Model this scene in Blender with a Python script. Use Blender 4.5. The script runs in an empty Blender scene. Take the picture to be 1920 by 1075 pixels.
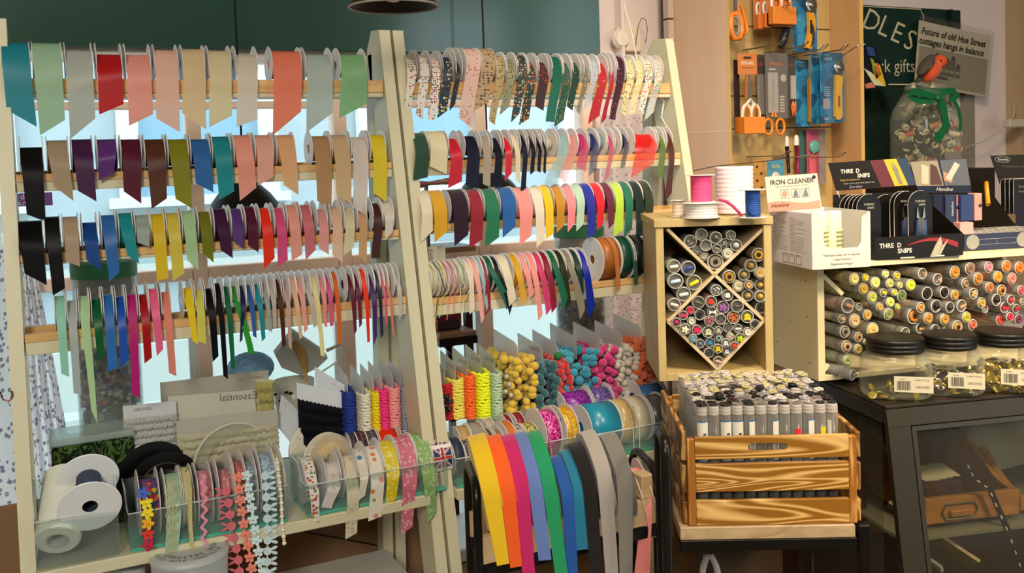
import bpy, math, random
from mathutils import Vector, Matrix
V = Vector
sc = bpy.context.scene
COL = sc.collection
# ---------------------------------------------------------------- camera
F = 1780.0; W = 1920.0; H = 1075.0
YAW = math.radians(26.3); PITCH = math.radians(3.0); ROLL = 0.033
PY = 385.0                                   # picture row of the lens axis
CAMP = V((0, 0, 1.5))
_f = V((math.sin(YAW) * math.cos(PITCH), math.cos(YAW) * math.cos(PITCH), -math.sin(PITCH)))
_r0 = V((math.cos(YAW), -math.sin(YAW), 0)); _u0 = _r0.cross(_f)
CR = _r0 * math.cos(ROLL) - _u0 * math.sin(ROLL)
CU = _r0 * math.sin(ROLL) + _u0 * math.cos(ROLL)
cam = bpy.data.cameras.new('camera'); camo = bpy.data.objects.new('camera', cam); COL.objects.link(camo)
cam.sensor_width = 36.0; cam.lens = F / W * 36.0; cam.clip_start = 0.05; cam.clip_end = 100
cam.shift_y = (PY - H / 2) / W
camo.matrix_world = Matrix(((CR.x, CU.x, -_f.x, CAMP.x), (CR.y, CU.y, -_f.y, CAMP.y), (CR.z, CU.z, -_f.z, CAMP.z), (0, 0, 0, 1)))
sc.camera = camo
sc.view_settings.view_transform = 'Standard'; sc.view_settings.look = 'None'
sc.view_settings.gamma = 1.0; sc.view_settings.use_curve_mapping = False
sc.view_settings.exposure = 0.0
# ---------------------------------------------------------------- light: overcast daylight outside, warm lamps inside
wd = bpy.data.worlds.new('sky'); sc.world = wd; wd.use_nodes = True
bg = wd.node_tree.nodes['Background']; bg.inputs[0].default_value = (0.86, 0.95, 1.0, 1); bg.inputs[1].default_value = 4.0
def area(name, loc, to, size, power, colr, sy=None, spread=180):
    l = bpy.data.lights.new(name, 'AREA'); l.energy = power; l.color = colr; l.size = size; l.spread = math.radians(spread)
    if sy: l.shape = 'RECTANGLE'; l.size_y = sy
    o = bpy.data.objects.new(name, l); COL.objects.link(o); o.location = loc
    o.rotation_euler = (V(to) - V(loc)).to_track_quat('-Z', 'Y').to_euler()
    return o
WARM = (1.0, 0.80, 0.56)
area('unseen_light', (0.1, 0.1, 2.62), (0.35, 1.7, 1.0), 0.5, 6, (1.0, 0.93, 0.80))
area('unseen_light', (1.4, -0.5, 2.6), (1.75, 1.3, 0.95), 0.35, 9, WARM, spread=56)
area('unseen_light', (-0.9, -1.3, 2.5), (0.1, 1.6, 1.0), 0.6, 19, (1.0, 0.93, 0.80), spread=100)
area('unseen_light', (0.85, 0.75, 2.6), (2.0, 1.65, 1.1), 0.3, 11.5, (1.0, 0.82, 0.62), spread=100)  # extra lamp, added to brighten the panels on the right

# ---------------------------------------------------------------- pixels to points
def ray(px, py):
    return (_f + CR * ((px - W / 2) / F) - CU * ((py - PY) / F))
def U(px, py, Y):
    d = ray(px, py); return CAMP + d * (Y / d.y)
def UD(px, py, dep):
    return CAMP + ray(px, py) * dep
def UZ(px, py, z):
    d = ray(px, py); return CAMP + d * ((z - 1.5) / d.z)
def UX(px, py, X):
    d = ray(px, py); return CAMP + d * (X / d.x)
def UP(px, py, p0, n):
    d = ray(px, py); return CAMP + d * ((V(p0) - CAMP).dot(n) / d.dot(n))
def depth(p): return (V(p) - CAMP).dot(_f)
def PX(p):
    q = V(p) - CAMP; d = q.dot(_f); return (960 + F * q.dot(CR) / d, PY - F * q.dot(CU) / d)
# ---------------------------------------------------------------- materials
def lin(h):
    if isinstance(h, (tuple, list)): return tuple(h[:3])
    h = h.lstrip('#'); c = [int(h[i:i + 2], 16) / 255 for i in (0, 2, 4)]
    return tuple(x / 12.92 if x <= 0.04045 else ((x + 0.055) / 1.055) ** 2.4 for x in c)
def hexmul(h, k): return tuple(min(0.9, x * k) for x in lin(h))
_mc = {}
def mat(c, rough=0.5, metal=0.0, alpha=1.0, transl=0.0, sheen=0.0, coat=0.0, emit=0.0, spec=0.5, k=1.0, bump=None):
    key = (str(c), rough, metal, alpha, transl, sheen, coat, emit, spec, k, str(bump))
    if key in _mc: return _mc[key]
    m = bpy.data.materials.new('m_' + str(len(_mc))); m.use_nodes = True; nt = m.node_tree
    b = nt.nodes['Principled BSDF']; cc = tuple(min(0.93, x * k) for x in lin(c))
    b.inputs['Base Color'].default_value = cc + (1,); b.inputs['Roughness'].default_value = rough
    b.inputs['Metallic'].default_value = metal; b.inputs['Specular IOR Level'].default_value = spec if max(cc) > .04 or metal or rough < .25 else .22
    if sheen: b.inputs['Sheen Weight'].default_value = sheen
    if coat: b.inputs['Coat Weight'].default_value = coat
    if emit: b.inputs['Emission Color'].default_value = cc + (1,); b.inputs['Emission Strength'].default_value = emit
    out = nt.nodes['Material Output']; sh = b.outputs[0]
    if transl:
        t = nt.nodes.new('ShaderNodeBsdfTranslucent'); t.inputs[0].default_value = cc + (1,)
        mx = nt.nodes.new('ShaderNodeMixShader'); mx.inputs[0].default_value = transl
        nt.links.new(sh, mx.inputs[1]); nt.links.new(t.outputs[0], mx.inputs[2]); sh = mx.outputs[0]
    if alpha < 1:
        t = nt.nodes.new('ShaderNodeBsdfTransparent')
        mx = nt.nodes.new('ShaderNodeMixShader'); mx.inputs[0].default_value = alpha
        nt.links.new(t.outputs[0], mx.inputs[1]); nt.links.new(sh, mx.inputs[2]); sh = mx.outputs[0]
    nt.links.new(sh, out.inputs[0])
    if bump:
        tc = nt.nodes.new('ShaderNodeTexCoord'); n = nt.nodes.new('ShaderNodeTexNoise'); n.inputs['Scale'].default_value = bump[0]
        bp = nt.nodes.new('ShaderNodeBump'); bp.inputs['Strength'].default_value = bump[1]; bp.inputs['Distance'].default_value = 0.002
        nt.links.new(tc.outputs['Object'], n.inputs[0]); nt.links.new(n.outputs[0], bp.inputs['Height']); nt.links.new(bp.outputs[0], b.inputs['Normal'])
    _mc[key] = m; return m
def clear(tint='#e8f0ee', op=0.12, rough=0.05, edge=.30):
    """clear plastic or glass: mostly transparent with a glossy skin, edges denser"""
    key = ('clear', str(tint), op, rough, edge)
    if key in _mc: return _mc[key]
    m = bpy.data.materials.new('m_' + str(len(_mc))); m.use_nodes = True; nt = m.node_tree; nt.nodes.clear()
    out = nt.nodes.new('ShaderNodeOutputMaterial'); t = nt.nodes.new('ShaderNodeBsdfTransparent')
    c = lin(tint); t.inputs[0].default_value = tuple(0.55 + 0.45 * x for x in c) + (1,)
    g = nt.nodes.new('ShaderNodeBsdfPrincipled'); g.inputs['Base Color'].default_value = c + (1,); g.inputs['Roughness'].default_value = rough
    g.inputs['Specular IOR Level'].default_value = 1.0
    lw = nt.nodes.new('ShaderNodeLayerWeight'); lw.inputs[0].default_value = 0.35
    mr = nt.nodes.new('ShaderNodeMapRange'); mr.inputs['To Min'].default_value = op; mr.inputs['To Max'].default_value = min(0.75, op + edge)
    mx = nt.nodes.new('ShaderNodeMixShader')
    nt.links.new(lw.outputs['Facing'], mr.inputs['Value']); nt.links.new(mr.outputs[0], mx.inputs[0])
    nt.links.new(t.outputs[0], mx.inputs[1]); nt.links.new(g.outputs[0], mx.inputs[2]); nt.links.new(mx.outputs[0], out.inputs[0])
    _mc[key] = m; return m
def wood(c1, c2, scale=(8, 60, 60), dist=2.0, rough=0.5, sharp=None, k=1.0, coat=0.0):
    key = ('wood', str(c1), str(c2), scale, dist, rough, str(sharp), k)
    if key in _mc: return _mc[key]
    m = bpy.data.materials.new('m_' + str(len(_mc))); m.use_nodes = True; nt = m.node_tree; b = nt.nodes['Principled BSDF']
    tc = nt.nodes.new('ShaderNodeTexCoord'); mp = nt.nodes.new('ShaderNodeMapping'); mp.inputs['Scale'].default_value = scale
    n = nt.nodes.new('ShaderNodeTexNoise'); n.inputs['Scale'].default_value = 1.0; n.inputs['Distortion'].default_value = dist; n.inputs['Detail'].default_value = 3
    r = nt.nodes.new('ShaderNodeValToRGB'); e = r.color_ramp.elements
    if sharp:                                   # growth rings: bands of the noise
        w = nt.nodes.new('ShaderNodeMath'); w.operation = 'MULTIPLY'; w.inputs[1].default_value = sharp
        p = nt.nodes.new('ShaderNodeMath'); p.operation = 'PINGPONG'; p.inputs[1].default_value = 1.0
        nt.links.new(n.outputs[0], w.inputs[0]); nt.links.new(w.outputs[0], p.inputs[0]); nt.links.new(p.outputs[0], r.inputs[0])
        n.inputs['Detail'].default_value = 0.5
        e[0].position = 0.38; e[1].position = 1.0
    else:
        nt.links.new(n.outputs[0], r.inputs[0]); e[0].position = 0.3; e[1].position = 0.7
    e[0].color = tuple(min(.93, x * k) for x in lin(c1)) + (1,); e[1].color = tuple(min(.93, x * k) for x in lin(c2)) + (1,)
    nt.links.new(tc.outputs['Object'], mp.inputs[0]); nt.links.new(mp.outputs[0], n.inputs[0]); nt.links.new(r.outputs[0], b.inputs['Base Color'])
    b.inputs['Roughness'].default_value = rough; b.inputs['Coat Weight'].default_value = coat
    _mc[key] = m; return m
def pat(base, spots, scale=180, size=0.35, rough=0.5, transl=0.2, kind='dot', alpha=1.0, stretch=(1, 1, 1), k=1.0):
    """printed cloth or paper: scattered spots of several colours on a ground"""
    key = ('pat', str(base), str(spots), scale, size, rough, transl, kind, alpha, stretch, k)
    if key in _mc: return _mc[key]
    m = bpy.data.materials.new('m_' + str(len(_mc))); m.use_nodes = True; nt = m.node_tree; b = nt.nodes['Principled BSDF']
    tc = nt.nodes.new('ShaderNodeTexCoord'); mp = nt.nodes.new('ShaderNodeMapping'); mp.inputs['Scale'].default_value = stretch
    v = nt.nodes.new('ShaderNodeTexVoronoi'); v.inputs['Scale'].default_value = scale
    v.inputs['Randomness'].default_value = 0.0 if kind == 'grid' else (0.55 if kind == 'dot' else 1.0)
    nt.links.new(tc.outputs['Object'], mp.inputs[0]); nt.links.new(mp.outputs[0], v.inputs['Vector'])
    lt = nt.nodes.new('ShaderNodeMath'); lt.operation = 'LESS_THAN'; lt.inputs[1].default_value = size
    if kind == 'ring':
        a = nt.nodes.new('ShaderNodeMath'); a.operation = 'SUBTRACT'; a.inputs[1].default_value = size
        ab = nt.nodes.new('ShaderNodeMath'); ab.operation = 'ABSOLUTE'; lt.inputs[1].default_value = 0.1
        nt.links.new(v.outputs['Distance'], a.inputs[0]); nt.links.new(a.outputs[0], ab.inputs[0]); nt.links.new(ab.outputs[0], lt.inputs[0])
    else: nt.links.new(v.outputs['Distance'], lt.inputs[0])
    r = nt.nodes.new('ShaderNodeValToRGB'); r.color_ramp.interpolation = 'CONSTANT'
    sep = nt.nodes.new('ShaderNodeSeparateColor'); nt.links.new(v.outputs['Color'], sep.inputs[0]); nt.links.new(sep.outputs[0], r.inputs[0])
    el = r.color_ramp.elements
    while len(el) < len(spots): el.new(0.5)
    for i, s in enumerate(spots): el[i].position = i / len(spots); el[i].color = tuple(min(.93, x * k) for x in lin(s)) + (1,)
    if len(spots) == 1: el[1].color = el[0].color
    mx = nt.nodes.new('ShaderNodeMix'); mx.data_type = 'RGBA'; mx.inputs['A'].default_value = tuple(min(.93, x * k) for x in lin(base)) + (1,)
    nt.links.new(lt.outputs[0], mx.inputs['Factor']); nt.links.new(r.outputs[0], mx.inputs['B']); nt.links.new(mx.outputs['Result'], b.inputs['Base Color'])
    b.inputs['Roughness'].default_value = rough; sh = b.outputs[0]; out = nt.nodes['Material Output']
    if transl:
        t = nt.nodes.new('ShaderNodeBsdfTranslucent'); nt.links.new(mx.outputs['Result'], t.inputs[0])
        ms = nt.nodes.new('ShaderNodeMixShader'); ms.inputs[0].default_value = transl
        nt.links.new(sh, ms.inputs[1]); nt.links.new(t.outputs[0], ms.inputs[2]); sh = ms.outputs[0]
    if alpha < 1:
        t = nt.nodes.new('ShaderNodeBsdfTransparent'); ms = nt.nodes.new('ShaderNodeMixShader'); ms.inputs[0].default_value = alpha
        nt.links.new(t.outputs[0], ms.inputs[1]); nt.links.new(sh, ms.inputs[2]); sh = ms.outputs[0]
    nt.links.new(sh, out.inputs[0]); _mc[key] = m; return m
# ---------------------------------------------------------------- mesh builder
class MB:
    def __init__(s): s.v = []; s.f = []; s.mi = []; s.cur = 0; s.xf = None; s.sm = []; s.smooth = False
    def add(s, vs, fs, smooth=None):
        n = len(s.v)
        for p in vs: s.v.append(s.xf @ V(p) if s.xf else V(p))
        for f in fs: s.f.append([i + n for i in f]); s.mi.append(s.cur); s.sm.append(s.smooth if smooth is None else smooth)
        return s
    def box(s, lo, hi, M=None, bev=0.0):
        x0, y0, z0 = lo; x1, y1, z1 = hi
        if bev <= 0:
            vs = [(x0, y0, z0), (x1, y0, z0), (x1, y1, z0), (x0, y1, z0), (x0, y0, z1), (x1, y0, z1), (x1, y1, z1), (x0, y1, z1)]
            fs = [(0, 3, 2, 1), (4, 5, 6, 7), (0, 1, 5, 4), (1, 2, 6, 5), (2, 3, 7, 6), (3, 0, 4, 7)]
        else:
            b = bev; vs = []; idx = {}
            for ax in range(3):
                for sx in (0, 1):
                    for sy in (0, 1):
                        for sz in (0, 1):
                            c = [(x0, x1)[sx], (y0, y1)[sy], (z0, z1)[sz]]; sg = [1 - 2 * sx, 1 - 2 * sy, 1 - 2 * sz]
                            for a in range(3):
                                if a != ax: c[a] += sg[a] * b
                            idx[(ax, sx, sy, sz)] = len(vs); vs.append(tuple(c))
            fs = []
            for ax in range(3):
                a, c = [q for q in range(3) if q != ax]
                for sd in (0, 1):
                    lp = []
                    for (p, q) in ((0, 0), (1, 0), (1, 1), (0, 1)):
                        k = [0, 0, 0]; k[ax] = sd; k[a] = p; k[c] = q; lp.append(idx[(ax, *k)])
                    if (sd == 0) ^ (ax == 1): lp.reverse()
                    fs.append(lp)
            for ax in range(3):
                a, c = [q for q in range(3) if q != ax]
                for p in (0, 1):
                    for q in (0, 1):
                        k0 = [0, 0, 0]; k0[a] = p; k0[c] = q; k1 = list(k0); k1[ax] = 1
                        fs.append([idx[(a, *k0)], idx[(a, *k1)], idx[(c, *k1)], idx[(c, *k0)]])
            for sx in (0, 1):
                for sy in (0, 1):
                    for sz in (0, 1): fs.append([idx[(0, sx, sy, sz)], idx[(1, sx, sy, sz)], idx[(2, sx, sy, sz)]])
        if M is not None: vs = [M @ V(p) for p in vs]
        return s.add(vs, fs)
    def beam(s, p0, p1, w, t, up=(0, 0, 1)):
        """square bar from p0 to p1, w across, t along 'up'"""
        p0 = V(p0); p1 = V(p1); d = (p1 - p0).normalized(); sd = d.cross(V(up)).normalized(); u = sd.cross(d)
        vs = []
        for p in (p0, p1):
            for a, b in ((-1, -1), (1, -1), (1, 1), (-1, 1)): vs.append(p + sd * (a * w / 2) + u * (b * t / 2))
        return s.add(vs, [(0, 1, 2, 3), (7, 6, 5, 4), (0, 4, 5, 1), (1, 5, 6, 2), (2, 6, 7, 3), (3, 7, 4, 0)])
    def lathe(s, prof, M, n=24, smooth=True, caps=False):
        """profile [(r, h)] turned round M's z axis"""
        vs = []; fs = []; k = len(prof)
        for i in range(n):
            a = 2 * math.pi * i / n; ca, sa = math.cos(a), math.sin(a)
            for r, h in prof: vs.append(M @ V((r * ca, r * sa, h)))
        for i in range(n):
            j = (i + 1) % n
            for q in range(k - 1): fs.append((i * k + q, j * k + q, j * k + q + 1, i * k + q + 1))
        s.add(vs, fs, smooth)
        if caps:
            m = len(s.v) - len(vs)
            s.f.append([m + i * k for i in range(n)][::-1]); s.mi.append(s.cur); s.sm.append(False)
            s.f.append([m + i * k + k - 1 for i in range(n)]); s.mi.append(s.cur); s.sm.append(False)
        return s
    def tube(s, pts, r, n=8, closed=False, flat=1.0, smooth=True):
        pts = [V(p) for p in pts]; k = len(pts); rs = r if isinstance(r, (list, tuple)) else [r] * k
        vs = []; fs = []; u = None
        for i, p in enumerate(pts):
            a = pts[(i - 1) % k] if (closed or i) else p; b = pts[(i + 1) % k] if (closed or i < k - 1) else p
            t = (b - a); t = t.normalized() if t.length > 1e-9 else V((0, 0, 1))
            if u is None: u = t.orthogonal().normalized()
            u = (u - t * u.dot(t)); u = u.normalized() if u.length > 1e-6 else t.orthogonal().normalized()
            w = t.cross(u)
            for j in range(n):
                an = 2 * math.pi * j / n; vs.append(p + (u * math.cos(an) + w * math.sin(an) * flat) * rs[i])
        for i in range(k if closed else k - 1):
            i2 = (i + 1) % k
            for j in range(n): fs.append((i * n + j, i2 * n + j, i2 * n + (j + 1) % n, i * n + (j + 1) % n))
        if not closed: fs.append(tuple(range(n))[::-1]); fs.append(tuple((k - 1) * n + j for j in range(n)))
        return s.add(vs, fs, smooth)
    def prism(s, poly, M, t, smooth=False):
        """flat outline in M's xy plane, thickness t along its z"""
        n = len(poly); vs = [M @ V((x, y, 0)) for x, y in poly] + [M @ V((x, y, t)) for x, y in poly]
        fs = [tuple(range(n))[::-1], tuple(range(n, 2 * n))] + [(i, (i + 1) % n, n + (i + 1) % n, n + i) for i in range(n)]
        return s.add(vs, fs, smooth)
    def grid(s, rows, smooth=True):
        """rows of points -> quads"""
        m = len(rows[0]); vs = [p for r in rows for p in r]
        return s.add(vs, [(i * m + j, i * m + j + 1, (i + 1) * m + j + 1, (i + 1) * m + j) for i in range(len(rows) - 1) for j in range(m - 1)], smooth)
    def ball(s, c, r, n=8, sq=(1, 1, 1)):
        c = V(c); k = max(3, n // 2 + 1)
        prof = [(max(1e-5, math.sin(math.pi * i / k)) * r, -math.cos(math.pi * i / k) * r) for i in range(k + 1)]
        M = Matrix.Translation(c) @ Matrix.Diagonal((sq[0], sq[1], sq[2], 1))
        return s.lathe(prof, M, n)
    def text(s, body, o, r, u, size, align='CENTER', ext=0.0002, shear=0.0, bold=0.0):
        cu = bpy.data.curves.new('t', 'FONT'); cu.body = body; cu.size = 1.0; cu.align_x = align; cu.shear = shear; cu.offset = bold
        cu.resolution_u = 2
        ob = bpy.data.objects.new('t', cu); COL.objects.link(ob); dg = bpy.context.evaluated_depsgraph_get(); dg.update()
        me = bpy.data.meshes.new_from_object(ob.evaluated_get(dg)); r = V(r).normalized(); u = V(u).normalized(); n = r.cross(u)
        s.add([V(o) + r * (v.co.x * size) + u * (v.co.y * size) + n * ext for v in me.vertices], [tuple(p.vertices) for p in me.polygons], False)
        bpy.data.objects.remove(ob); bpy.data.curves.remove(cu); bpy.data.meshes.remove(me); return s
def axis(p, z, x=None):
    """frame at p with local z along z"""
    z = V(z).normalized()
    x = V(x) if x is not None else (V((0, 0, 1)) if abs(z.z) < 0.9 else V((1, 0, 0)))
    y = z.cross(x).normalized(); x = y.cross(z)
    return Matrix(((x.x, y.x, z.x, p[0]), (x.y, y.y, z.y, p[1]), (x.z, y.z, z.z, p[2]), (0, 0, 0, 1)))
_W = {}
def mesh(name, mb, mats, M=None):
    me = bpy.data.meshes.new(name)
    vs = [M @ v for v in mb.v] if M is not None else mb.v
    me.from_pydata([tuple(v) for v in vs], [], mb.f)
    for m in (mats if isinstance(mats, (list, tuple)) else [mats]): me.materials.append(m)
    me.polygons.foreach_set('material_index', mb.mi); me.polygons.foreach_set('use_smooth', mb.sm)
    me.update(); return me
def obj(name, mb, mats, parent=None, loc=None):
    """mb holds world coordinates; with a parent they are turned into its own"""
    if parent is not None:
        me = mesh(name, mb, mats, _W[parent.name].inverted()); o = bpy.data.objects.new(name, me); COL.objects.link(o); o.parent = parent
        _W[o.name] = _W[parent.name]
    else:
        if loc is None:
            xs = [v.x for v in mb.v]; ys = [v.y for v in mb.v]; zs = [v.z for v in mb.v]
            loc = V(((min(xs) + max(xs)) / 2, (min(ys) + max(ys)) / 2, min(zs)))
        me = mesh(name, mb, mats, Matrix.Translation(-V(loc))); o = bpy.data.objects.new(name, me); COL.objects.link(o); o.location = loc
        _W[o.name] = Matrix.Translation(V(loc))
    return o
_labels = set()
def tag(o, label, cat, group=None, kind=None):
    if label in _labels: print('DUPLABEL', label)
    n = len(label.split())
    if n > 16 or n < 4: print('LABELLEN', n, label)
    _labels.add(label); o['label'] = label; o['category'] = cat
    if group: o['group'] = group
    if kind: o['kind'] = kind
    return o
def thing(name, label, cat, loc, group=None, M=None):
    o = bpy.data.objects.new(name, None); COL.objects.link(o); o.empty_display_size = 0.01
    mw = M if M is not None else Matrix.Translation(V(loc)); o.matrix_world = mw; _W[o.name] = mw
    return tag(o, label, cat, group)
def struct(name, mb, m, label=None):
    o = obj(name, mb, m); o['kind'] = 'structure'; _W[o.name] = Matrix.Translation(o.location)
    if label: o['label'] = label; o['category'] = name.split('_')[0]
    return o
def shared(root, parts):
    """hang copies of ready meshes under root: parts = [(name, mesh, [(subname, mesh)...])]"""
    for p in parts:
        o = bpy.data.objects.new(p[0], p[1]); COL.objects.link(o); o.parent = root
        for q in (p[2] if len(p) > 2 else []):
            c = bpy.data.objects.new(q[0], q[1]); COL.objects.link(c); c.parent = o
# ================================================================ setting
WY = 2.25                                       # window wall
cream = mat('#d8cfae', 0.45, k=1.0)
whitewall = mat('#e6dcd2', 0.7)
def wallbox(name, lo, hi, m, label=None): return struct(name, MB().box(lo, hi), m, label)
wallbox('floor', (-2.2, -2.6, -0.05), (3.6, 3.6, 0), wood('#6b543c', '#8a6c4c', (3, 40, 40)))
wallbox('ceiling', (-2.2, -2.6, 2.7), (3.6, 2.6, 2.75), mat('#e9e2d4', 0.8))
struct('wall_rear', MB().box((-2.2, -2.65, 0), (2.6, -2.6, 2.7)).box((3.5, -2.65, 0), (3.6, -2.6, 2.7)).box((2.6, -2.65, 0), (3.5, -2.6, .4)), mat('#c9b493', 0.8))
struct('window_added_rear', MB().box((2.6, -2.63, .4), (3.5, -2.625, 2.69)), clear('#eaf6fa', 0.03))  # unseen opening, added to spread the blue reflection along the green board
wallbox('wall_left', (-2.25, -2.6, 0), (-2.2, 2.5, 2.7), mat('#d9cdb8', 0.8))
WX0 = -0.55; WX1 = 1.62
wr = U(1113, 60, WY).x                          # right edge of the window
wallbox('wall_window_left', (-2.2, WY, 0), (-0.75, WY + 0.1, 2.7), whitewall)
wallbox('wall_window_right', (wr, WY, 0), (3.6, WY + 0.1, 2.7), mat('#e4d3cd', 0.7))
zs = U(700, 101, WY).z
wallbox('wall_window_top', (-0.75, WY, zs - 0.02), (wr, WY + 0.1, 2.7), whitewall)
ZSILL = 0.62
wallbox('wall_window_below', (-0.75, WY, 0), (wr, WY + 0.1, ZSILL), whitewall)
# green glossy board over the window
gb = MB().box((-0.8, WY - 0.035, zs), (wr, WY - 0.01, 2.5), bev=0.003)
o = struct('trim_1', gb, mat('#2a4c40', 0.14, spec=.6), 'dark green board above the shop window'); o['category'] = 'trim'
# timber window
fm = mat('#f8d6c0', 0.5); fw = mat('#eef0ee', 0.5)
def U2(px, py): return U(px, py, WY + 0.05)
mull = [(-0.62, 0), (U2(368, 430).x, 1), (U2(641, 500).x, 1), (U2(893, 300).x, 1), (wr - 0.02, 0)]
zt = U2(600, 492).z; ztop = U2(400, 202).z
wf = MB(); wg = MB(); n = 0
for i, (x, k) in enumerate(mull):
    wf.box((x - 0.016, WY + 0.01, ZSILL), (x + 0.016, WY + 0.06, zs), bev=0.002)
for i in range(len(mull) - 1):
    a, b = mull[i][0] + 0.017, mull[i + 1][0] - 0.017
    wf.box((a, WY + 0.012, zt - 0.014), (b, WY + 0.055, zt + 0.014), bev=0.002)
    wf.box((a, WY + 0.012, ztop - 0.004), (b, WY + 0.055, ztop + 0.012), bev=0.002)
    wf.box((a, WY + 0.012, ZSILL), (b, WY + 0.055, ZSILL + 0.03), bev=0.002)
    wg.box((a, WY + 0.03, ZSILL + 0.03), (b, WY + 0.033, zs))
wo = struct('window_1', wf, fm, 'pale timber shop window with several panes')
wo['category'] = 'window'
g = obj('window_pane', wg, clear('#eaf6fa', 0.03), wo)
wi = MB()                                       # white inner linings of the mullions
for x in [m_[0] for m_ in mull[1:4]]: wi.box((x - 0.034, WY + 0.015, ZSILL), (x - 0.0165, WY + 0.05, zt - 0.015))
obj('lining', wi, fw, wo)
struct('trim_2', MB().box((-2.2, WY - 0.32, ZSILL - 0.03), (wr + 0.2, WY - 0.0, ZSILL), bev=0.004), mat('#e8e2d8', 0.5), 'white window ledge behind the ribbon stands')
# brown board below the ledge
struct('wall_ledge_front', MB().box((-2.2, WY - 0.34, 0), (wr + 0.2, WY - 0.32, ZSILL - 0.03)), mat('#a08260', 0.9, bump=(200, 0.4)))
# ---------------- street
street = MB().box((-6, 3.4, 0.12), (9, 9, 0.15)); struct('ground', street, mat('#b4b2ae', 0.9, bump=(40, 0.4)), 'pale paved street outside the window')
fac = wood('#a4b6bc', '#b0c0c4', (2, 2, 2), 0.5, 0.8)
fc = MB().box((-6, 5.2, 0.15), (9, 5.4, 6)); ho = struct('building', fc, fac)
ho['kind'] = 'thing'; tag(ho, 'pale blue building across the street behind the window', 'building')
tr = MB()
for z in (0.95, 1.15): tr.box((-6, 5.12, z), (9, 5.2, z + 0.06))
tr.box((-6, 5.02, 0.15), (9, 5.2, 0.62)); tr.box((-6, 4.85, 0.15), (9, 5.02, 0.33))
obj('plinth', tr, mat('#bcc6c0', 0.8), ho)
for i, x in enumerate((-2.2, -0.9, 0.35, 1.6, 2.9, 4.2)):
    obj('window_frame', MB().box((x, 5.13, 1.35), (x + 0.1, 5.19, 3.4)).box((x + 0.7, 5.13, 1.35), (x + 0.8, 5.19, 3.4)).box((x - 0.05, 5.1, 1.3), (x + 0.85, 5.2, 1.35)), mat('#d4dcda', 0.7), ho)
    obj('window_glass', MB().box((x + 0.1, 5.16, 1.35), (x + 0.7, 5.19, 3.4)), mat('#86acc0', 0.3), ho)
# curtains
def curtain(name, x0, x1, x0b, x1b, zt_, zb_, y, folds, m, label, amp=0.018):
    rows = []
    for i in range(15):
        t = i / 14; z = zt_ + (zb_ - zt_) * t; r = []
        for j in range(81):
            s = j / 80; a = x0 + (x0b - x0) * t; b = x1 + (x1b - x1) * t
            r.append(V((a + (b - a) * s, y + amp * math.sin(s * folds * 6.283 + 0.6 * math.sin(3 * t)) , z)))
        rows.append(r)
    return tag(obj(name, MB().grid(rows), m), label, 'curtain')
cm = pat('#f0edec', ['#8a8298', '#f0edec', '#a096a4', '#f0edec', '#9c8c94'], 95, 0.42, 0.8, 0.45, 'rand')
curtain('floral_curtain', -0.50, U(2, 600, WY - .06).x, -0.50, U(50, 940, WY - .06).x, 1.78, 0.72, WY - 0.06, 4, cm, 'white curtain with mauve flower sprigs at the far left of the picture')
curtain('floral_curtain', U(38, 440, WY - .03).x, U(52, 440, WY - .03).x, U(50, 800, WY - .03).x, U(150, 800, WY - .03).x, 1.40, 0.72, WY - 0.03, 3, cm, 'white floral curtain gathered behind the left post, wider towards its hem', 0.012)
cm2 = pat('#f0e9ea', ['#b9aab0', '#c8a8b0'], 110, 0.28, 0.8, 0.4, 'rand')
curtain('speckled_curtain', wr - 0.02, wr + 0.11, wr - 0.06, wr + 0.14, 1.60, 0.70, WY - 0.06, 3, cm2, 'white speckled curtain hanging behind the right ribbon stand')
# slatwall at the right of the window wall
sx0 = U(1240, 60, 2.2).x; sx1 = U(1370, 200, 1.95).x - .014
sl = MB(); sl.box((sx0, 2.19, 0.5), (sx1, 2.2, 2.6)); sw = struct('wall_slats', sl, mat('#4a3b33', 0.7), 'dark grooved backing of the slatted wall panel'); 
s2 = MB(); ph = (U(1255, 78, 2.17).z - U(1255, 38, 2.17).z); z = U(1255, 38, 2.17).z + 0.001
z0 = z + abs(ph) * 8
for i in range(26):
    zz = z0 - i * abs(ph); s2.box((sx0, 2.165, zz - abs(ph) + 0.0045), (sx1, 2.19, zz), bev=0.001)
obj('slat', s2, mat('#bfae9f', 0.6), sw)
# right part of the room
RB = [U(1617, 10, 2.9).x, 2.9]
wr_ = MB().box((3.6, -1.2, 0), (3.65, 2.25, 2.7)).box((3.6, -2.6, 0), (3.65, -2.3, 2.7)).box((3.6, -2.3, 0), (3.65, -1.2, .35))
struct('wall_right', wr_, mat('#a89272', 0.8))
struct('window_2', MB().box((3.62, -2.3, .35), (3.625, -1.2, 2.69)), clear('#eaf6fa', 0.03))  # unseen pane, added so the green board mirrors bluish daylight
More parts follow.
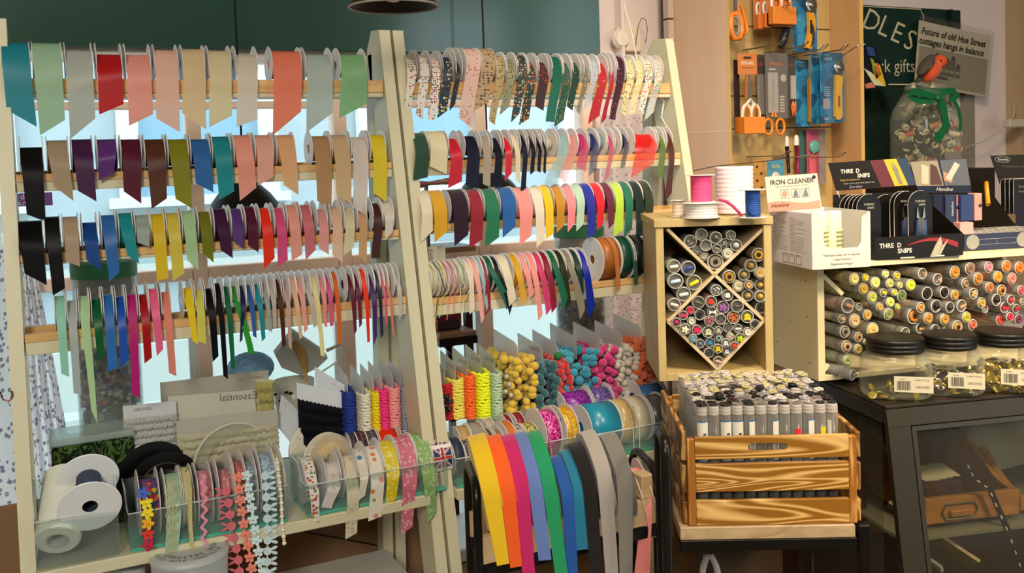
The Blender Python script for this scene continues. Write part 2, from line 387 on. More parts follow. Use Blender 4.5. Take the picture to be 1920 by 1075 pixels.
# ================================================================ two leaning white stands
SL = 0.20
def LY(z): return 1.70 + SL * (z - 1.5)
NL = V((0, 1, -SL)).normalized()
def ULn(px, py, off=0.0):
    """pixel onto the leaning front plane of the stands"""
    return UP(px, py, V((0, 1.70 + off, 1.5)), V((0, 1, -SL)))
white = mat('#cfc8a8', 0.4); pine = wood('#c79a5e', '#dcb47c', (6, 90, 90), 1.5, 0.5)
pine2 = wood('#b98a4e', '#cfa468', (6, 90, 90), 1.5, 0.5)
XL0 = ULn(34, 640).x; XL1 = ULn(712, 62).x; XR0 = ULn(737, 62).x; XR1 = ULn(1241, 76).x
XL0 = ULn(18, 400).x
ZT = ULn(712, 60).z
ROWS = {}
ROWDEF = {  # name: (centre px), slat kind, radius
 ('left', 1): ((300, 120), 'wide', .0335), ('left', 2): ((380, 285), 'std', .0325), ('left', 3): ((450, 418), 'std1', .0325), ('left', 4): ((510, 546), 'dbl', .033),
 ('right', 1): ((980, 130), 'wide', .034), ('right', 2): ((980, 271), 'std', .031), ('right', 3): ((1000, 379), 'std1', .034), ('right', 4): ((950, 510), 'dbl', .037)}
for k_, (p_, kd, R_) in ROWDEF.items():
    c = ULn(p_[0], p_[1], 0.0)
    ROWS[k_] = (c.y, c.z, R_, kd)
stand = {}
for side, xa, xb in (('left', XL0, XL1), ('right', XR0, XR1)):
    st = thing('display_stand', 'tall white ladder stand, the %s one of two, hung with rows of ribbon spools' % side, 'display stand', ((xa + xb) / 2, 1.55, 0), 'white ladder stands')
    stand[side] = st
    for x in (xa, xb):
        m = MB()
        # front leg board, leaning
        d = V((0, SL, 1)).normalized(); t0 = V((x, LY(0) - 0.0, 0)); 
        fy = lambda z: LY(z)
        pr = [(fy(0) - 0.028, 0), (fy(0) + 0.032, 0), (fy(ZT) + 0.05, ZT - 0.03), (fy(ZT) + 0.02, ZT + 0.004), (fy(ZT) - 0.028, ZT)]
        M_ = Matrix(((0, 0, 1, x - 0.0105), (1, 0, 0, 0), (0, 1, 0, 0), (0, 0, 0, 1)))
        m.prism(pr, M_, 0.021); obj('leg', m, white, st)
        # rear leg
        m = MB(); yb = LY(1.5) + 0.06
        pr = [(yb + 0.10, 0), (yb + 0.135, 0), (yb + 0.05, ZT - 0.04), (yb + 0.012, ZT - 0.04)]
        m.prism(pr, M_, 0.021); obj('rear_leg', m, white, st)
    x0, x1 = xa + 0.0115, xb - 0.0115
    if side == 'right': x1 = xb - 0.0115
    for row in (1, 2, 3, 4):
        y, z, R, kd = ROWS[(side, row)]
        zb = z - R + 0.004; yf = y - 0.030
        fr = MB(); bk = MB(); br = MB()
        if kd == 'wide':
            fr.box((x0, yf, zb - 0.022), (x1, yf + 0.014, zb + 0.001), bev=0.0008)
            bk.box((x0, y + 0.014, zb - 0.022), (x1, y + 0.028, zb + 0.001), bev=0.0008)
            br.box((x0, yf + 0.001, zb - 0.030), (x1, y + 0.029, zb - 0.0225), bev=0.0008)
        else:
            h = 0.0125
            fr.box((x0, yf, zb - h), (x1, yf + 0.014, zb), bev=0.0008)
            bk.box((x0, y + 0.014, zb - h + 0.005), (x1, y + 0.028, zb + 0.005), bev=0.0008)
            hh = {'std': 0.015, 'std1': 0.005, 'dbl': 0.02}[kd]
            br.box((x0, yf + 0.001, zb - h - hh), (x1, y + 0.029, zb - h - 0.0005), bev=0.0008)
        obj('rail', fr, pine, st); obj('rail', bk, pine2, st); obj('shelf_bar', br, white, st)
# bottom shelves
SHZ = {}
pl = ULn(400, 990); pr_ = ULn(860, 897)
for side, xa, xb in (('left', XL0, XL1), ('right', XR0, XR1)):
    q = {'left': ULn(545, 962), 'right': ULn(1215, 832)}[side]
    SHZ[side] = q.z
    ys = LY(q.z)
    m = MB().box((xa + 0.0115, ys - 0.045, q.z - 0.019), (xb - 0.0115, ys + 0.30, q.z), bev=0.0015)
    obj('bottom_shelf', m, white, stand[side])
SHY = {k: LY(v) for k, v in SHZ.items()}
print('SHELF', SHZ, SHY, 'X', XL0, XL1, XR0, XR1, 'ZT', ZT)
# ================================================================ ribbon spools on the rails
flm = mat('#e4dfdc', 0.35); flm2 = mat('#c9c2ba', 0.4)
def ribbonmat(c, kind):
    if kind == 'sheer': return mat(c, 0.4, alpha=0.62, transl=0.35, k=1.15)
    if kind == 'velvet': return mat(c, 0.75, transl=0.08, sheen=0.4, k=1.1)
    if kind == 'satin': return mat(c, 0.38, transl=0.33, k=1.25, spec=0.5)
    if kind == 'card': return mat(c, 0.6)
    return kind
def spool(y, z, R, xl, xr, col, kind, yw_px, BL, BR, label, group, fl=(1, 1), rw=None, name='ribbon_spool', hole=0.009, ty=0.044):
    xm = (xl + xr) / 2
    # X positions from picture columns on the row's own axis height
    A = U(xl, PX(V((0.3, y, z)))[1], y - 0.02).x if xl > 5 else xl
    A = U(xl, yw_px, y).x; B = U(xr, yw_px, y).x
    top = U(xm, yw_px, y).z
    r = rw if rw else max(0.014, min(R - 0.0015, top - z))
    st = thing(name, label, 'ribbon spool', (A + (B - A) / 2, y, z - R), group)
    rm = ribbonmat(col, kind) if isinstance(kind, str) else kind
    M_ = lambda x: Matrix(((0, 0, 1, x), (1, 0, 0, y), (0, 1, 0, z), (0, 0, 0, 1)))
    e = 0.0014
    for i, x in enumerate((A - e, B)):
        if fl[i]:
            m = MB(); rr = R * (1.0 if fl[i] == 1 else fl[i])
            m.lathe([(hole, 0), (rr - 0.0008, 0), (rr, e * .3), (rr, e * .7), (rr - 0.0008, e), (hole, e), (hole, 0)], M_(x), 40, smooth=False)
            obj('flange', m, flm, st)
    m = MB().lathe([(hole, 0), (r, 0), (r, B - A), (hole, B - A), (hole, 0)], M_(A), 40, smooth=False)
    for i in range(len(m.sm)): m.sm[i] = (i % 4 == 1)
    obj('wound_ribbon', m, rm, st)
    if BL is not None:
        yt = y - ty; rows = []
        pl_ = U(BL[0], BL[1], yt); pr2 = U(BR[0], BR[1], yt)
        ra = r + 0.0006; N = 9
        for i in range(N):
            a = math.radians(90 - 62 * i / (N - 1)) ; a = math.pi - a      # over the top towards the viewer
            rr = ra + 0.0025 * (i / (N - 1)) ** 2
            rows.append([V((A, y + rr * math.cos(a), z + rr * math.sin(a))), V((B, y + rr * math.cos(a), z + rr * math.sin(a)))])
        s0, s1 = rows[-1]; n2 = 14; wv = random.uniform(-1, 1) * 0.002
        for i in range(1, n2 + 1):
            t = i / n2; yy = s0.y + (yt - s0.y) * (1 - (1 - min(1, t * 2.2)) ** 2) + wv * math.sin(t * 5) * t
            e1 = t * t * (3 - 2 * t) * 0.45 + t * 0.55
            a_ = V((s0.x + (pl_.x - s0.x) * e1, yy, s0.z + (pl_.z - s0.z) * t)); b_ = V((s1.x + (pr2.x - s1.x) * e1, yy, s1.z + (pr2.z - s1.z) * t))
            rows.append([a_, b_])
        m = MB().grid(rows); obj('ribbon_tail', m, rm, st)
    return st
ORD = {1: 'top', 2: 'second', 3: 'third', 4: 'fourth'}
def dorow(side, row, data):
    y, z, R, kd = ROWS[(side, row)]
    names = [d[0] for d in data]
    for i, d in enumerate(data):
        nm, xl, xr, yw, c, kind, BL, BR = d[:8]; opt = d[8] if len(d) > 8 else {}
        L = names[i - 1] if i else None; Rn = names[i + 1] if i < len(names) - 1 else None
        rr = ' on the %s rail, %s stand' % (ORD[row], side)
        if L and Rn: lb = '%s spool between %s and %s,' % (nm, L, Rn)
        elif L: lb = '%s spool right of %s at right end,' % (nm, L)
        else: lb = '%s spool left of %s at left end,' % (nm, Rn)
        lb = lb.rstrip(',') + rr
        if len(lb.split()) > 16: lb = lb.replace(' on the ', ' ').replace(' stand', ' stand')
        spool(y, z, opt.get('R', R), xl, xr, c, kind, yw, BL, BR, lb, 'ribbon spools on the %s rail of the %s stand' % (ORD[row], side), opt.get('fl', (1, 1)), opt.get('rw'), ty=opt.get('ty', 0.044))
random.seed(3)
S = 'satin'; SH = 'sheer'; VV = 'velvet'
dorow('left', 1, [
 ('teal', 3, 53, 81, '#12808f', S, (12, 206), (69, 238)), ('sage', 60, 112, 82, '#93b494', S, (75, 254), (122, 225)),
 ('silver', 121, 169, 95, '#a9aea4', S, (132, 261), (179, 222)), ('red', 179, 224, 105, '#b00d14', S, (186, 215), (232, 195)),
 ('salmon', 233, 277, 106, '#dd9486', S, (242, 236), (287, 214)), ('peach', 286, 327, 95, '#d9b09c', S, (293, 222), (338, 248)),
 ('gold-cream', 338, 377, 93, '#d3b890', S, (342, 212), (387, 243)), ('champagne', 386, 425, 96, '#d0c29a', S, (392, 239), (435, 217)),
 ('ivory', 437, 474, 104, '#cfc4b4', S, (444, 238), (483, 224)), ('coral', 503, 556, 97, '#e07a60', S, (512, 254), (565, 209)),
 ('pale grey', 565, 612, 103, '#a9b5ae', S, (574, 249), (624, 211)), ('apple green', 629, 675, 103, '#7fae7c', S, (636, 222), (688, 195))])
dorow('left', 2, [
 ('black', 38, 79, 284, '#0b0b0e', S, (50, 402), (86, 416)), ('taupe', 87, 125, 264, '#a38d74', S, (101, 350), (138, 377)),
 ('plum', 133, 170, 262, '#3f1040', S, (146, 358), (181, 378)), ('purple', 180, 215, 262, '#5a2a74', S, (185, 339), (214, 326)),
 ('maroon', 224, 260, 262, '#520a26', S, (232, 359), (265, 382)), ('brown', 268, 304, 262, '#4f2612', S, (284, 392), (313, 372)),
 ('olive', 311, 347, 262, '#7d7a16', S, (329, 373), (360, 391)), ('blue', 353, 387, 262, '#27609f', S, (367, 344), (400, 361)),
 ('teal', 393, 425, 257, '#118489', S, (411, 375), (439, 359)), ('rose-pink', 433, 464, 254, '#dd9280', S, (450, 377), (481, 352)),
 ('shell pink', 472, 504, 254, '#d9a290', S, (484, 348), (512, 332)), ('apricot', 512, 544, 254, '#d6a678', S, (532, 347), (560, 366)),
 ('camel', 578, 610, 256, '#ac845a', S, (595, 377), (622, 390)), ('sand', 614, 644, 254, '#c9aa80', S, (631, 363), (660, 383)),
 ('ivory', 650, 679, 258, '#cfc3ba', S, (662, 390), (688, 404)), ('yellow', 686, 712, 254, '#d0bc20', S, (700, 362), (725, 379))])
dorow('left', 3, [
 ('wide black', 34, 78, 415, '#0a0a0c', S, (46, 513), (88, 535)), ('black', 83, 110, 407, '#0b0b0d', S, (99, 554), (122, 541)),
 ('taupe', 117, 144, 407, '#a9927a', S, (124, 490), (150, 500)), ('royal blue', 153, 179, 418, '#0c4088', S, (162, 487), (189, 508)),
 ('mid blue', 188, 213, 404, '#2a63a6', S, (205, 529), (224, 510)), ('teal', 220, 244, 400, '#11888e', S, (238, 478), (261, 495)),
 ('grey', 250, 276, 404, '#9ba8a0', S, (258, 455), (280, 463)), ('golden yellow', 280, 303, 402, '#d0b01c', S, (294, 527), (316, 522)),
 ('lemon', 308, 331, 400, '#c9b645', S, (324, 527), (345, 513)), ('mint', 337, 359, 396, '#a2c294', S, (351, 488), (373, 507)),
 ('olive', 367, 389, 398, '#6f7012', S, (380, 475), (401, 493)), ('plum', 396, 419, 392, '#3d1038', S, (414, 469), (437, 485)),
 ('violet', 428, 447, 392, '#532f78', S, (436, 452), (457, 467)), ('wine', 454, 472, 388, '#500c2a', S, (465, 460), (485, 474)),
 ('scarlet', 481, 499, 391, '#fa2a0c', S, (495, 505), (515, 484)), ('magenta', 508, 525, 391, '#cc4878', S, (521, 501), (540, 488)),
 ('salmon', 531, 550, 385, '#dc9684', S, (547, 490), (567, 477)), ('dusty rose', 557, 575, 385, '#c26a70', S, (573, 488), (592, 469)),
 ('pink', 587, 604, 393, '#d79590', S, (598, 466), (617, 478)), ('beige', 612, 630, 389, '#d8b296', S, (623, 478), (642, 492)),
 ('cream', 637, 653, 391, '#cdc39c', S, (644, 480), (664, 463)), ('tan', 662, 677, 393, '#bd9468', S, (672, 480), (687, 494)),
 ('dark brown', 690, 705, 382, '#3c1512', S, (696, 484), (712, 484)), ('ivory', 708, 727, 379, '#cdc6bc', S, (722, 450), (736, 435))])
dorow('left', 4, [
 ('aqua', 102, 120, 556, '#8cc6ae', S, (115, 701), (130, 707)), ('silver', 125, 141, 565, '#a2abab', S, (138, 737), (152, 741)),
 ('pale green', 146, 164, 556, '#a6c894', S, (171, 770), (183, 795)), ('dark green', 170, 187, 563, '#06582a', S, (183, 680), (196, 668)),
 ('cobalt blue', 192, 209, 553, '#2468b0', S, (202, 697), (220, 690)), ('royal blue', 215, 230, 557, '#0c4aa8', S, (226, 690), (241, 675)),
 ('fuchsia', 235, 252, 552, '#b0126c', S, (248, 740), (262, 745)), ('crimson', 258, 273, 560, '#a00210', S, (271, 682), (285, 671)),
 ('rose', 276, 292, 542, '#df5c88', S, (294, 668), (306, 655)), ('salmon', 299, 314, 548, '#d4806e', S, (317, 700), (331, 706)),
 ('bright yellow', 340, 356, 541, '#e0c418', S, (360, 638), (371, 646)), ('lemon', 361, 375, 545, '#ccc85a', S, (371, 640), (387, 645)),
 ('black', 380, 394, 543, '#0b0b0e', S, (399, 679), (410, 668)), ('thin black', 398, 409, 532, '#0d0b0d', S, (419, 705), (428, 712)),
 ('bottle green', 414, 425, 538, '#0a5c3a', S, (433, 690), (441, 692)), ('leaf green', 429, 439, 545, '#269026', S, (465, 663), (477, 664)),
 ('navy', 443, 453, 538, '#141a4c', S, (450, 643), (455, 638)), ('blue', 456, 466, 536, '#30589c', S, (474, 630), (481, 634)),
 ('teal', 471, 481, 543, '#118a9a', S, (491, 641), (498, 634)), ('grey', 485, 494, 533, '#9aa29c', S, (503, 620), (511, 623)),
 ('silver', 497, 506, 525, '#b3ada4', S, (513, 618), (519, 612)), ('dark brown', 510, 519, 525, '#4b1a10', S, (529, 652), (536, 647)),
 ('mushroom', 525, 534, 535, '#bd9c90', S, (541, 650), (547, 655)), ('tan', 537, 546, 521, '#dcae8c', S, (562, 637), (568, 633)),
 ('blush', 549, 559, 521, '#dd9c90', S, (570, 624), (577, 618)), ('stone', 563, 573, 528, '#bdb4a8', S, (588, 615), (598, 610)),
 ('cream', 576, 586, 517, '#dccf94', S, (601, 667), (609, 668)), ('rose', 590, 599, 520, '#d98c8c', S, (608, 612), (614, 614)),
 ('cerise', 602, 611, 519, '#cc5480', S, (618, 612), (625, 610)), ('rust orange', 615, 624, 511, '#cc5a10', S, (633, 642), (640, 648)),
 ('wine', 642, 652, 515, '#5e0c30', S, (664, 628), (669, 620)), ('burgundy', 655, 663, 514, '#640c34', S, (673, 615), (678, 608)),
 ('scarlet', 667, 676, 505, '#f8300f', S, (689, 643), (694, 641)), ('purple', 682, 691, 525, '#3d1c66', S, (701, 650), (708, 630)),
 ('navy', 693, 700, 506, '#16163e', S, (714, 635), (719, 627)), ('pink', 703, 708, 508, '#cc5c7c', S, (723, 612), (727, 610)),
 ('coral', 711, 716, 510, '#d47460', S, (736, 627), (740, 630)), ('olive yellow', 719, 727, 515, '#a89c34', S, None, None),
 ('silver', 730, 737, 508, '#b3b3ae', S, (748, 600), (755, 590))])
P = pat
horse = ['#6a4a3a', '#8a6044', '#54403a']
dorow('right', 1, [
 ('red floral print', 752, 770, 110, 0, P('#ece6dc', ['#b3403c', '#5c8c74', '#c05444', '#e0e0d8'], 190, .42), (758, 211), (771, 200)),
 ('woodland animal print', 776, 794, 107, 0, P('#ece4dc', ['#a8605a', '#8c8c94', '#c0947c', '#ece4dc'], 160, .36), (780, 215), (793, 224)),
 ('cherry print', 798, 814, 109, 0, P('#f0e8e0', ['#b0202c', '#20242c', '#c02838', '#3c4c34'], 240, .40), (802, 225), (817, 226)),
 ('navy mushroom print', 819, 836, 108, 0, P('#1c2a3c', ['#b8a458', '#2c4c44', '#d8d0b8', '#28384c'], 170, .40), (819, 222), (838, 208)),
 ('black message', 841, 851, 112, 0, P('#1e1c22', ['#b8b4b0', '#1e1c22', '#1e1c22'], 330, .22), (843, 208), (854, 195), {'R': .041}),
 ('pink blossom print', 860, 886, 92, 0, P('#dcb8ac', ['#b8605c', '#dcb8ac', '#8c6c64', '#dcb8ac'], 210, .36), (860, 222), (884, 240), {'R': .041}),
 ('wide tan horse', 890, 914, 92, 0, P('#b39a74', horse + ['#b39a74'], 110, .38, stretch=(1, 1, 1.6)), (888, 208), (915, 193), {'R': .041}),
 ('tan horse', 918, 934, 106, 0, P('#b09c6c', horse, 190, .38), (917, 226), (928, 235)),
 ('grey horse', 938, 954, 112, 0, P('#8f8c6c', ['#3c3838', '#54504c'], 190, .36), (937, 216), (955, 200)),
 ('green nutcracker print', 958, 974, 104, 0, P('#1e3a34', ['#b04038', '#d8ccb8', '#1e3a34', '#2c5448'], 240, .40), (958, 230), (975, 212)),
 ('dark gnome print', 978, 992, 118, 0, P('#1c3430', ['#c8703c', '#b8bcae', '#a83430', '#c09040'], 190, .42), (973, 235), (992, 222)),
 ('tartan', 997, 1014, 119, 0, P('#3a2024', ['#b0403c', '#202c2c', '#3a2024'], 260, .40, kind='grid'), (1003, 199), (1019, 208)),
 ('plain green', 1022, 1039, 107, '#0f6048', S, (1023, 228), (1040, 229)),
 ('green holly print', 1043, 1056, 121, 0, P('#14503c', ['#7c9468', '#14503c', '#8c5450'], 260, .36), (1039, 238), (1057, 225)),
 ('green star', 1060, 1073, 117, 0, P('#123c2c', ['#c8a45c', '#123c2c', '#123c2c'], 210, .30), (1062, 200), (1073, 208)),
 ('olive heart', 1081, 1090, 130, 0, P('#6c7460', ['#d8d4c4', '#6c7460'], 230, .34, alpha=.8), (1081, 208), (1087, 215)),
 ('blue lettered', 1093, 1107, 112, 0, P('#b8c4cc', ['#5c84b0', '#b8c4cc', '#d04858'], 260, .28, alpha=.85), (1094, 206), (1108, 195)),
 ('red leaf print', 1110, 1124, 126, 0, P('#b01824', ['#d8ac5c', '#b01824', '#b01824'], 140, .34), (1102, 233), (1124, 217)),
 ('thin red snow', 1130, 1137, 127, 0, P('#a01030', ['#d8a0ac', '#a01030', '#a01030'], 260, .24), (1127, 233), (1137, 222), {'R': .038}),
 ('burgundy lettered', 1141, 1155, 106, 0, P('#3c0c24', ['#c8a49c', '#3c0c24', '#3c0c24', '#3c0c24'], 300, .26), (1143, 223), (1154, 226), {'R': .038}),
 ('cream bunny print', 1160, 1175, 112, 0, P('#e0d8a8', ['#c8703c', '#7c9454', '#54484c', '#d8a850'], 260, .40), (1163, 211), (1172, 217)),
 ('cream chick print', 1178, 1191, 112, 0, P('#dcd4b0', ['#d8b040', '#9cac4c', '#e0c060'], 210, .42), (1178, 215), (1191, 211)),
 ('coloured egg print', 1194, 1207, 112, 0, P('#e8e0cc', ['#d0486c', '#e07c3c', '#5c9c5c', '#7c90a0'], 190, .46), (1197, 206), (1207, 215)),
 ('pale blue floral', 1212, 1226, 112, 0, P('#c4ccc8', ['#d88c58', '#6c9c6c', '#7ca8c8', '#d8a44c'], 240, .42), (1209, 227), (1227, 210))])
dorow('right', 2, [
 ('dark green', 765, 790, 250, '#123c28', VV, (775, 338), (802, 333)), ('cream', 793, 824, 247, '#d8cfae', S, (806, 312), (838, 327)),
 ('red', 831, 850, 264, '#c01028', S, (841, 353), (867, 340)), ('navy', 861, 884, 256, '#16182c', S, (873, 347), (897, 354)),
 ('taupe', 891, 905, 257, '#a09284', S, (905, 345), (919, 351)), ('black', 912, 926, 263, '#121424', S, (926, 350), (940, 352)),
 ('crimson', 933, 944, 267, '#c0102c', S, (946, 341), (959, 325)), ('ivory', 948, 958, 254, '#d2c8b0', S, (967, 337), (975, 345)),
 ('thin navy', 964, 973, 253, '#14162a', S, (976, 360), (986, 352)), ('narrow black', 979, 986, 253, '#131218', S, (994, 328), (1002, 322)),
 ('thin black', 992, 998, 253, '#131218', S, (1007, 320), (1013, 325)), ('thinnest black', 1003, 1007, 254, '#131218', S, (1018, 323), (1023, 326)),
 ('cream organza', 1013, 1030, 257, '#e0d2c4', SH, None, None), ('light blue organza', 1036, 1052, 254, '#a0c8d0', SH, (1022, 345), (1046, 345)),
 ('peach organza', 1055, 1069, 254, '#e09c98', SH, (1044, 330), (1062, 345)), ('magenta organza', 1071, 1087, 252, '#c83878', SH, (1080, 312), (1098, 323)),
 ('navy organza', 1092, 1106, 251, '#24306c', SH, (1103, 331), (1118, 318)), ('pale teal organza', 1110, 1122, 250, '#9cc0c0', SH, None, None),
 ('raspberry organza', 1126, 1135, 252, '#c03c70', SH, (1133, 341), (1143, 330)), ('peach sheer', 1140, 1149, 252, '#e0ac9c', SH, None, None),
 ('dark navy sheer', 1152, 1162, 250, '#1c2450', SH, (1163, 317), (1172, 312)), ('wide red organza', 1176, 1214, 255, '#dc2020', SH, (1182, 335), (1226, 306), {'fl': (1, 1)}),
 ('olive green', 1220, 1229, 249, '#5c7038', S, (1232, 328), (1243, 337)), ('chocolate brown', 1236, 1245, 247, '#4c241c', S, (1247, 378), (1260, 362))])
dorow('right', 3, [
 ('cream', 776, 794, 360, '#d8ceb0', VV, (789, 455), (812, 433)), ('mustard', 797, 821, 357, '#cc9810', VV, (815, 455), (839, 434)),
 ('plum', 833, 861, 356, '#241022', VV, (852, 462), (878, 440)), ('wine red', 867, 889, 356, '#880420', VV, (880, 466), (905, 449)),
 ('green', 896, 919, 355, '#046a48', VV, (910, 464), (936, 445)), ('blue', 925, 950, 352, '#08549c', VV, (942, 446), (966, 425)),
 ('pink', 955, 980, 352, '#e88c88', VV, (975, 461), (997, 442)), ('ivory', 984, 1001, 352, '#d8cebc', VV, (1006, 465), (1021, 450)),
 ('yellow', 1003, 1018, 349, '#e0ba10', VV, (1023, 449), (1038, 438)), ('ochre', 1024, 1040, 350, '#b8800c', VV, (1044, 437), (1057, 424)),
 ('rose pink', 1044, 1060, 350, '#e8848c', VV, (1065, 436), (1078, 420)), ('mint', 1063, 1078, 347, '#a8c8b4', VV, (1080, 434), (1094, 420)),
 ('royal blue', 1079, 1096, 345, '#081c94', VV, (1102, 447), (1117, 440)), ('scarlet', 1098, 1113, 344, '#cc0424', VV, (1120, 432), (1132, 420)),
 ('burgundy', 1117, 1131, 343, '#5c0c34', VV, (1141, 430), (1151, 420)), ('lime', 1136, 1149, 343, '#a8cc38', VV, (1150, 444), (1168, 432)),
 ('emerald', 1152, 1166, 341, '#04644c', VV, (1171, 444), (1186, 430)), ('blackish green', 1170, 1186, 341, '#04201e', VV, (1193, 466), (1206, 450)),
 ('dark olive', 1189, 1204, 340, '#24301c', VV, (1209, 448), (1223, 430))])
thin = [('yellow string', 796, 801, '#c8c490', '#d8b868', 816, 605), ('black string', 804, 810, '#c4c8c0', '#141414', 817, 592), ('lime string', 813, 818, '#c8c880', '#d0c03c', 824, 596),
        ('orange string', 821, 827, '#c8a8b8', '#e07850', 838, 600), ('coral string', 830, 837, '#c8b0c0', '#e05c50', 850, 588), ('cream string', 841, 848, '#bcc8b0', '#d8c888', 862, 572),
        ('pale green string', 852, 859, '#b8ccb0', '#c0cc98', 866, 605)]
y, z, R, kd = ROWS[('right', 4)]
r4 = []
for i, (nm, a, b, c1, c2, ex, ey) in enumerate(thin):
    L = thin[i - 1][0] if i else 'white post'; Rn = thin[i + 1][0] if i < 6 else 'cream ribbon'
    s_ = spool(y, z, R * .93, a, b, c1, S, 492, None, None, '%s spool between %s and %s, fourth rail of right stand' % (nm, L, Rn), 'ribbon spools on the fourth rail of the right stand')
    p0 = V((U((a + b) / 2, 490, y).x, y - 0.012, z + R * .9)); p3 = U(ex, ey, y - 0.05)
    pts = [p0, p0 + V((0.004, -0.018, -0.012)), p0 + V((0.010, -0.030, -0.05)), (p0 * .35 + p3 * .65) + V((0.004, -0.006, 0)), p3]
    obj('string_end', MB().tube(pts, 0.0008, 5), mat(c2, 0.5, k=1.2), s_)
dorow('right', 4, [
 ('cream', 862, 870, 487, '#dccabc', S, (880, 590), (890, 580)), ('shell pink', 872, 881, 485, '#e0a498', S, (902, 608), (908, 597)),
 ('light blue', 883, 890, 484, '#94b0bc', S, (911, 585), (915, 575)), ('wine', 892, 897, 484, '#880c28', S, (909, 594), (921, 580)),
 ('dark green', 899, 909, 481, '#0c5c4c', S, (950, 582), (957, 568)), ('black', 912, 920, 482, '#0a1414', S, (955, 592), (960, 575)),
 ('ivory', 924, 938, 479, '#d8ceb8', S, (954, 575), (967, 560)), ('mustard', 947, 958, 477, '#cc9c14', S, (978, 573), (988, 562)),
 ('pink', 962, 972, 476, '#dc9490', S, (993, 560), (1001, 552)), ('salmon', 977, 987, 475, '#e09088', S, (1010, 603), (1018, 590)),
 ('magenta', 990, 1000, 474, '#c03468', S, (1024, 592), (1034, 578)), ('claret', 1003, 1013, 473, '#800828', S, (1035, 588), (1045, 575)),
 ('emerald', 1017, 1027, 471, '#045c40', S, (1055, 582), (1067, 570)), ('dark olive', 1031, 1041, 470, '#242818', S, (1060, 582), (1070, 565)),
 ('grey', 1045, 1055, 470, '#807c70', S, (1088, 600), (1098, 580)), ('bottle green', 1059, 1069, 469, '#0c3430', S, (1088, 562), (1095, 548)),
 ('blue', 1073, 1083, 470, '#0824a0', S, (1102, 597), (1115, 575))])
# four big reels at the end of the fourth rail
for nm, a, b, c, tx in (('copper', 1110, 1142, '#a8642c', 1137), ('bottle green', 1145, 1166, '#14483c', 1170), ('black', 1170, 1192, '#1c1a18', 1184), ('charcoal', 1195, 1216, '#26262c', None)):
    cz = U(1130, 483, y).z
    s_ = spool(y, z - R + 0.046, 0.046, a, b, c, S, 442, None, None, 'large %s velvet cord reel near the right end of the fourth rail' % nm, 'large reels on the fourth rail of the right stand', rw=0.043)
    if tx:
        X = U(tx - 3, 480, y).x; zz = z - R + 0.046; rows = []
        for i in range(12):
            an = math.radians(95 + 75 * i / 11); rows.append([V((X + dx, y + 0.0445 * math.cos(an), zz + 0.0445 * math.sin(an))) for dx in (-0.005, 0.005)])
        ex = {1137: 545, 1170: 533, 1184: 505}[tx]
        zE = U(tx, ex, y - 0.047).z
        rows += [[V((X + dx, y - 0.048, zz + (zE - zz) * t)) for dx in (-0.005, 0.005)] for t in (0.5, 1)]
        obj('ribbon_tail', MB().grid(rows), ribbonmat(c, 'velvet'), s_)
# ================================================================ things on the bottom shelf of the left stand
ZS = SHZ['left']; YF = SHY['left'] - 0.045
clr = clear('#dfe8e4', 0.05, 0.06, edge=.2); teal = mat('#4fb39a', 0.35, alpha=0.9)
def XL(px, y=None, py=960): return U(px, py, YF if y is None else y).x
def tray(x0, x1, y0, y1, z, hf, hb, label, base=teal, name='clear_bin', group=None, cm=clr, t=0.0022, th=0.006):
    st = thing(name, label, 'storage bin', ((x0 + x1) / 2, (y0 + y1) / 2, z), group)
    m = MB().box((x0 + .002, y0 + .002, z), (x1 - .002, y1 - .002, z + th), bev=0.0015); obj('base', m, base, st)
    m = MB(); m.box((x0, y0, z + th), (x1, y0 + t, z + hf), bev=0.0006); obj('front_wall', m, cm, st)
    m = MB(); m.box((x0, y1 - t, z + th), (x1, y1, z + hb), bev=0.0006); obj('back_wall', m, cm, st)
    for x in (x0, x1 - t):
        M_ = Matrix(((0, 0, 1, x), (1, 0, 0, 0), (0, 1, 0, 0), (0, 0, 0, 1)))
        yy = [y0 + t, y0 + t + (y1 - y0) * .25, y0 + (y1 - y0) * .45, y1 - t]
        m = MB().prism([(yy[0], z + th), (yy[3], z + th), (yy[3], z + hb), (yy[2], z + hb), (yy[1], z + hf), (yy[0], z + hf)], M_, t)
        obj('side_wall', m, cm, st)
    # rolled rim
    m = MB().tube([(x0, y1, z + hb), (x0, y0 + (y1 - y0) * .45, z + hb), (x0, y0 + (y1 - y0) * .25, z + hf), (x0, y0, z + hf), (x1, y0, z + hf), (x1, y0 + (y1 - y0) * .25, z + hf), (x1, y0 + (y1 - y0) * .45, z + hb), (x1, y1, z + hb)], 0.0012, 6)
    obj('rim', m, clear('#f4fbf8', 0.35, 0.05), st)
    return st
BY0, BY1 = YF + 0.004, YF + 0.112
tray(XL(62), XL(222), BY0, BY1 - .01, ZS, .075, .11, 'clear plastic bin holding a white roll and two empty-looking white reels', base=clr)
bx0, bx1 = XL(240), XL(543); tray(bx0, bx1, BY0, BY1, ZS, 0.062, 0.085, 'clear bin with teal base holding flower, ric-rac and bunny trims')
cx0, cx1 = XL(575, py=930), XL(842, py=900); tray(cx0, cx1, BY0, BY1, ZS, 0.055, 0.08, 'clear bin with teal base holding spotted, daisy and flag ribbons')
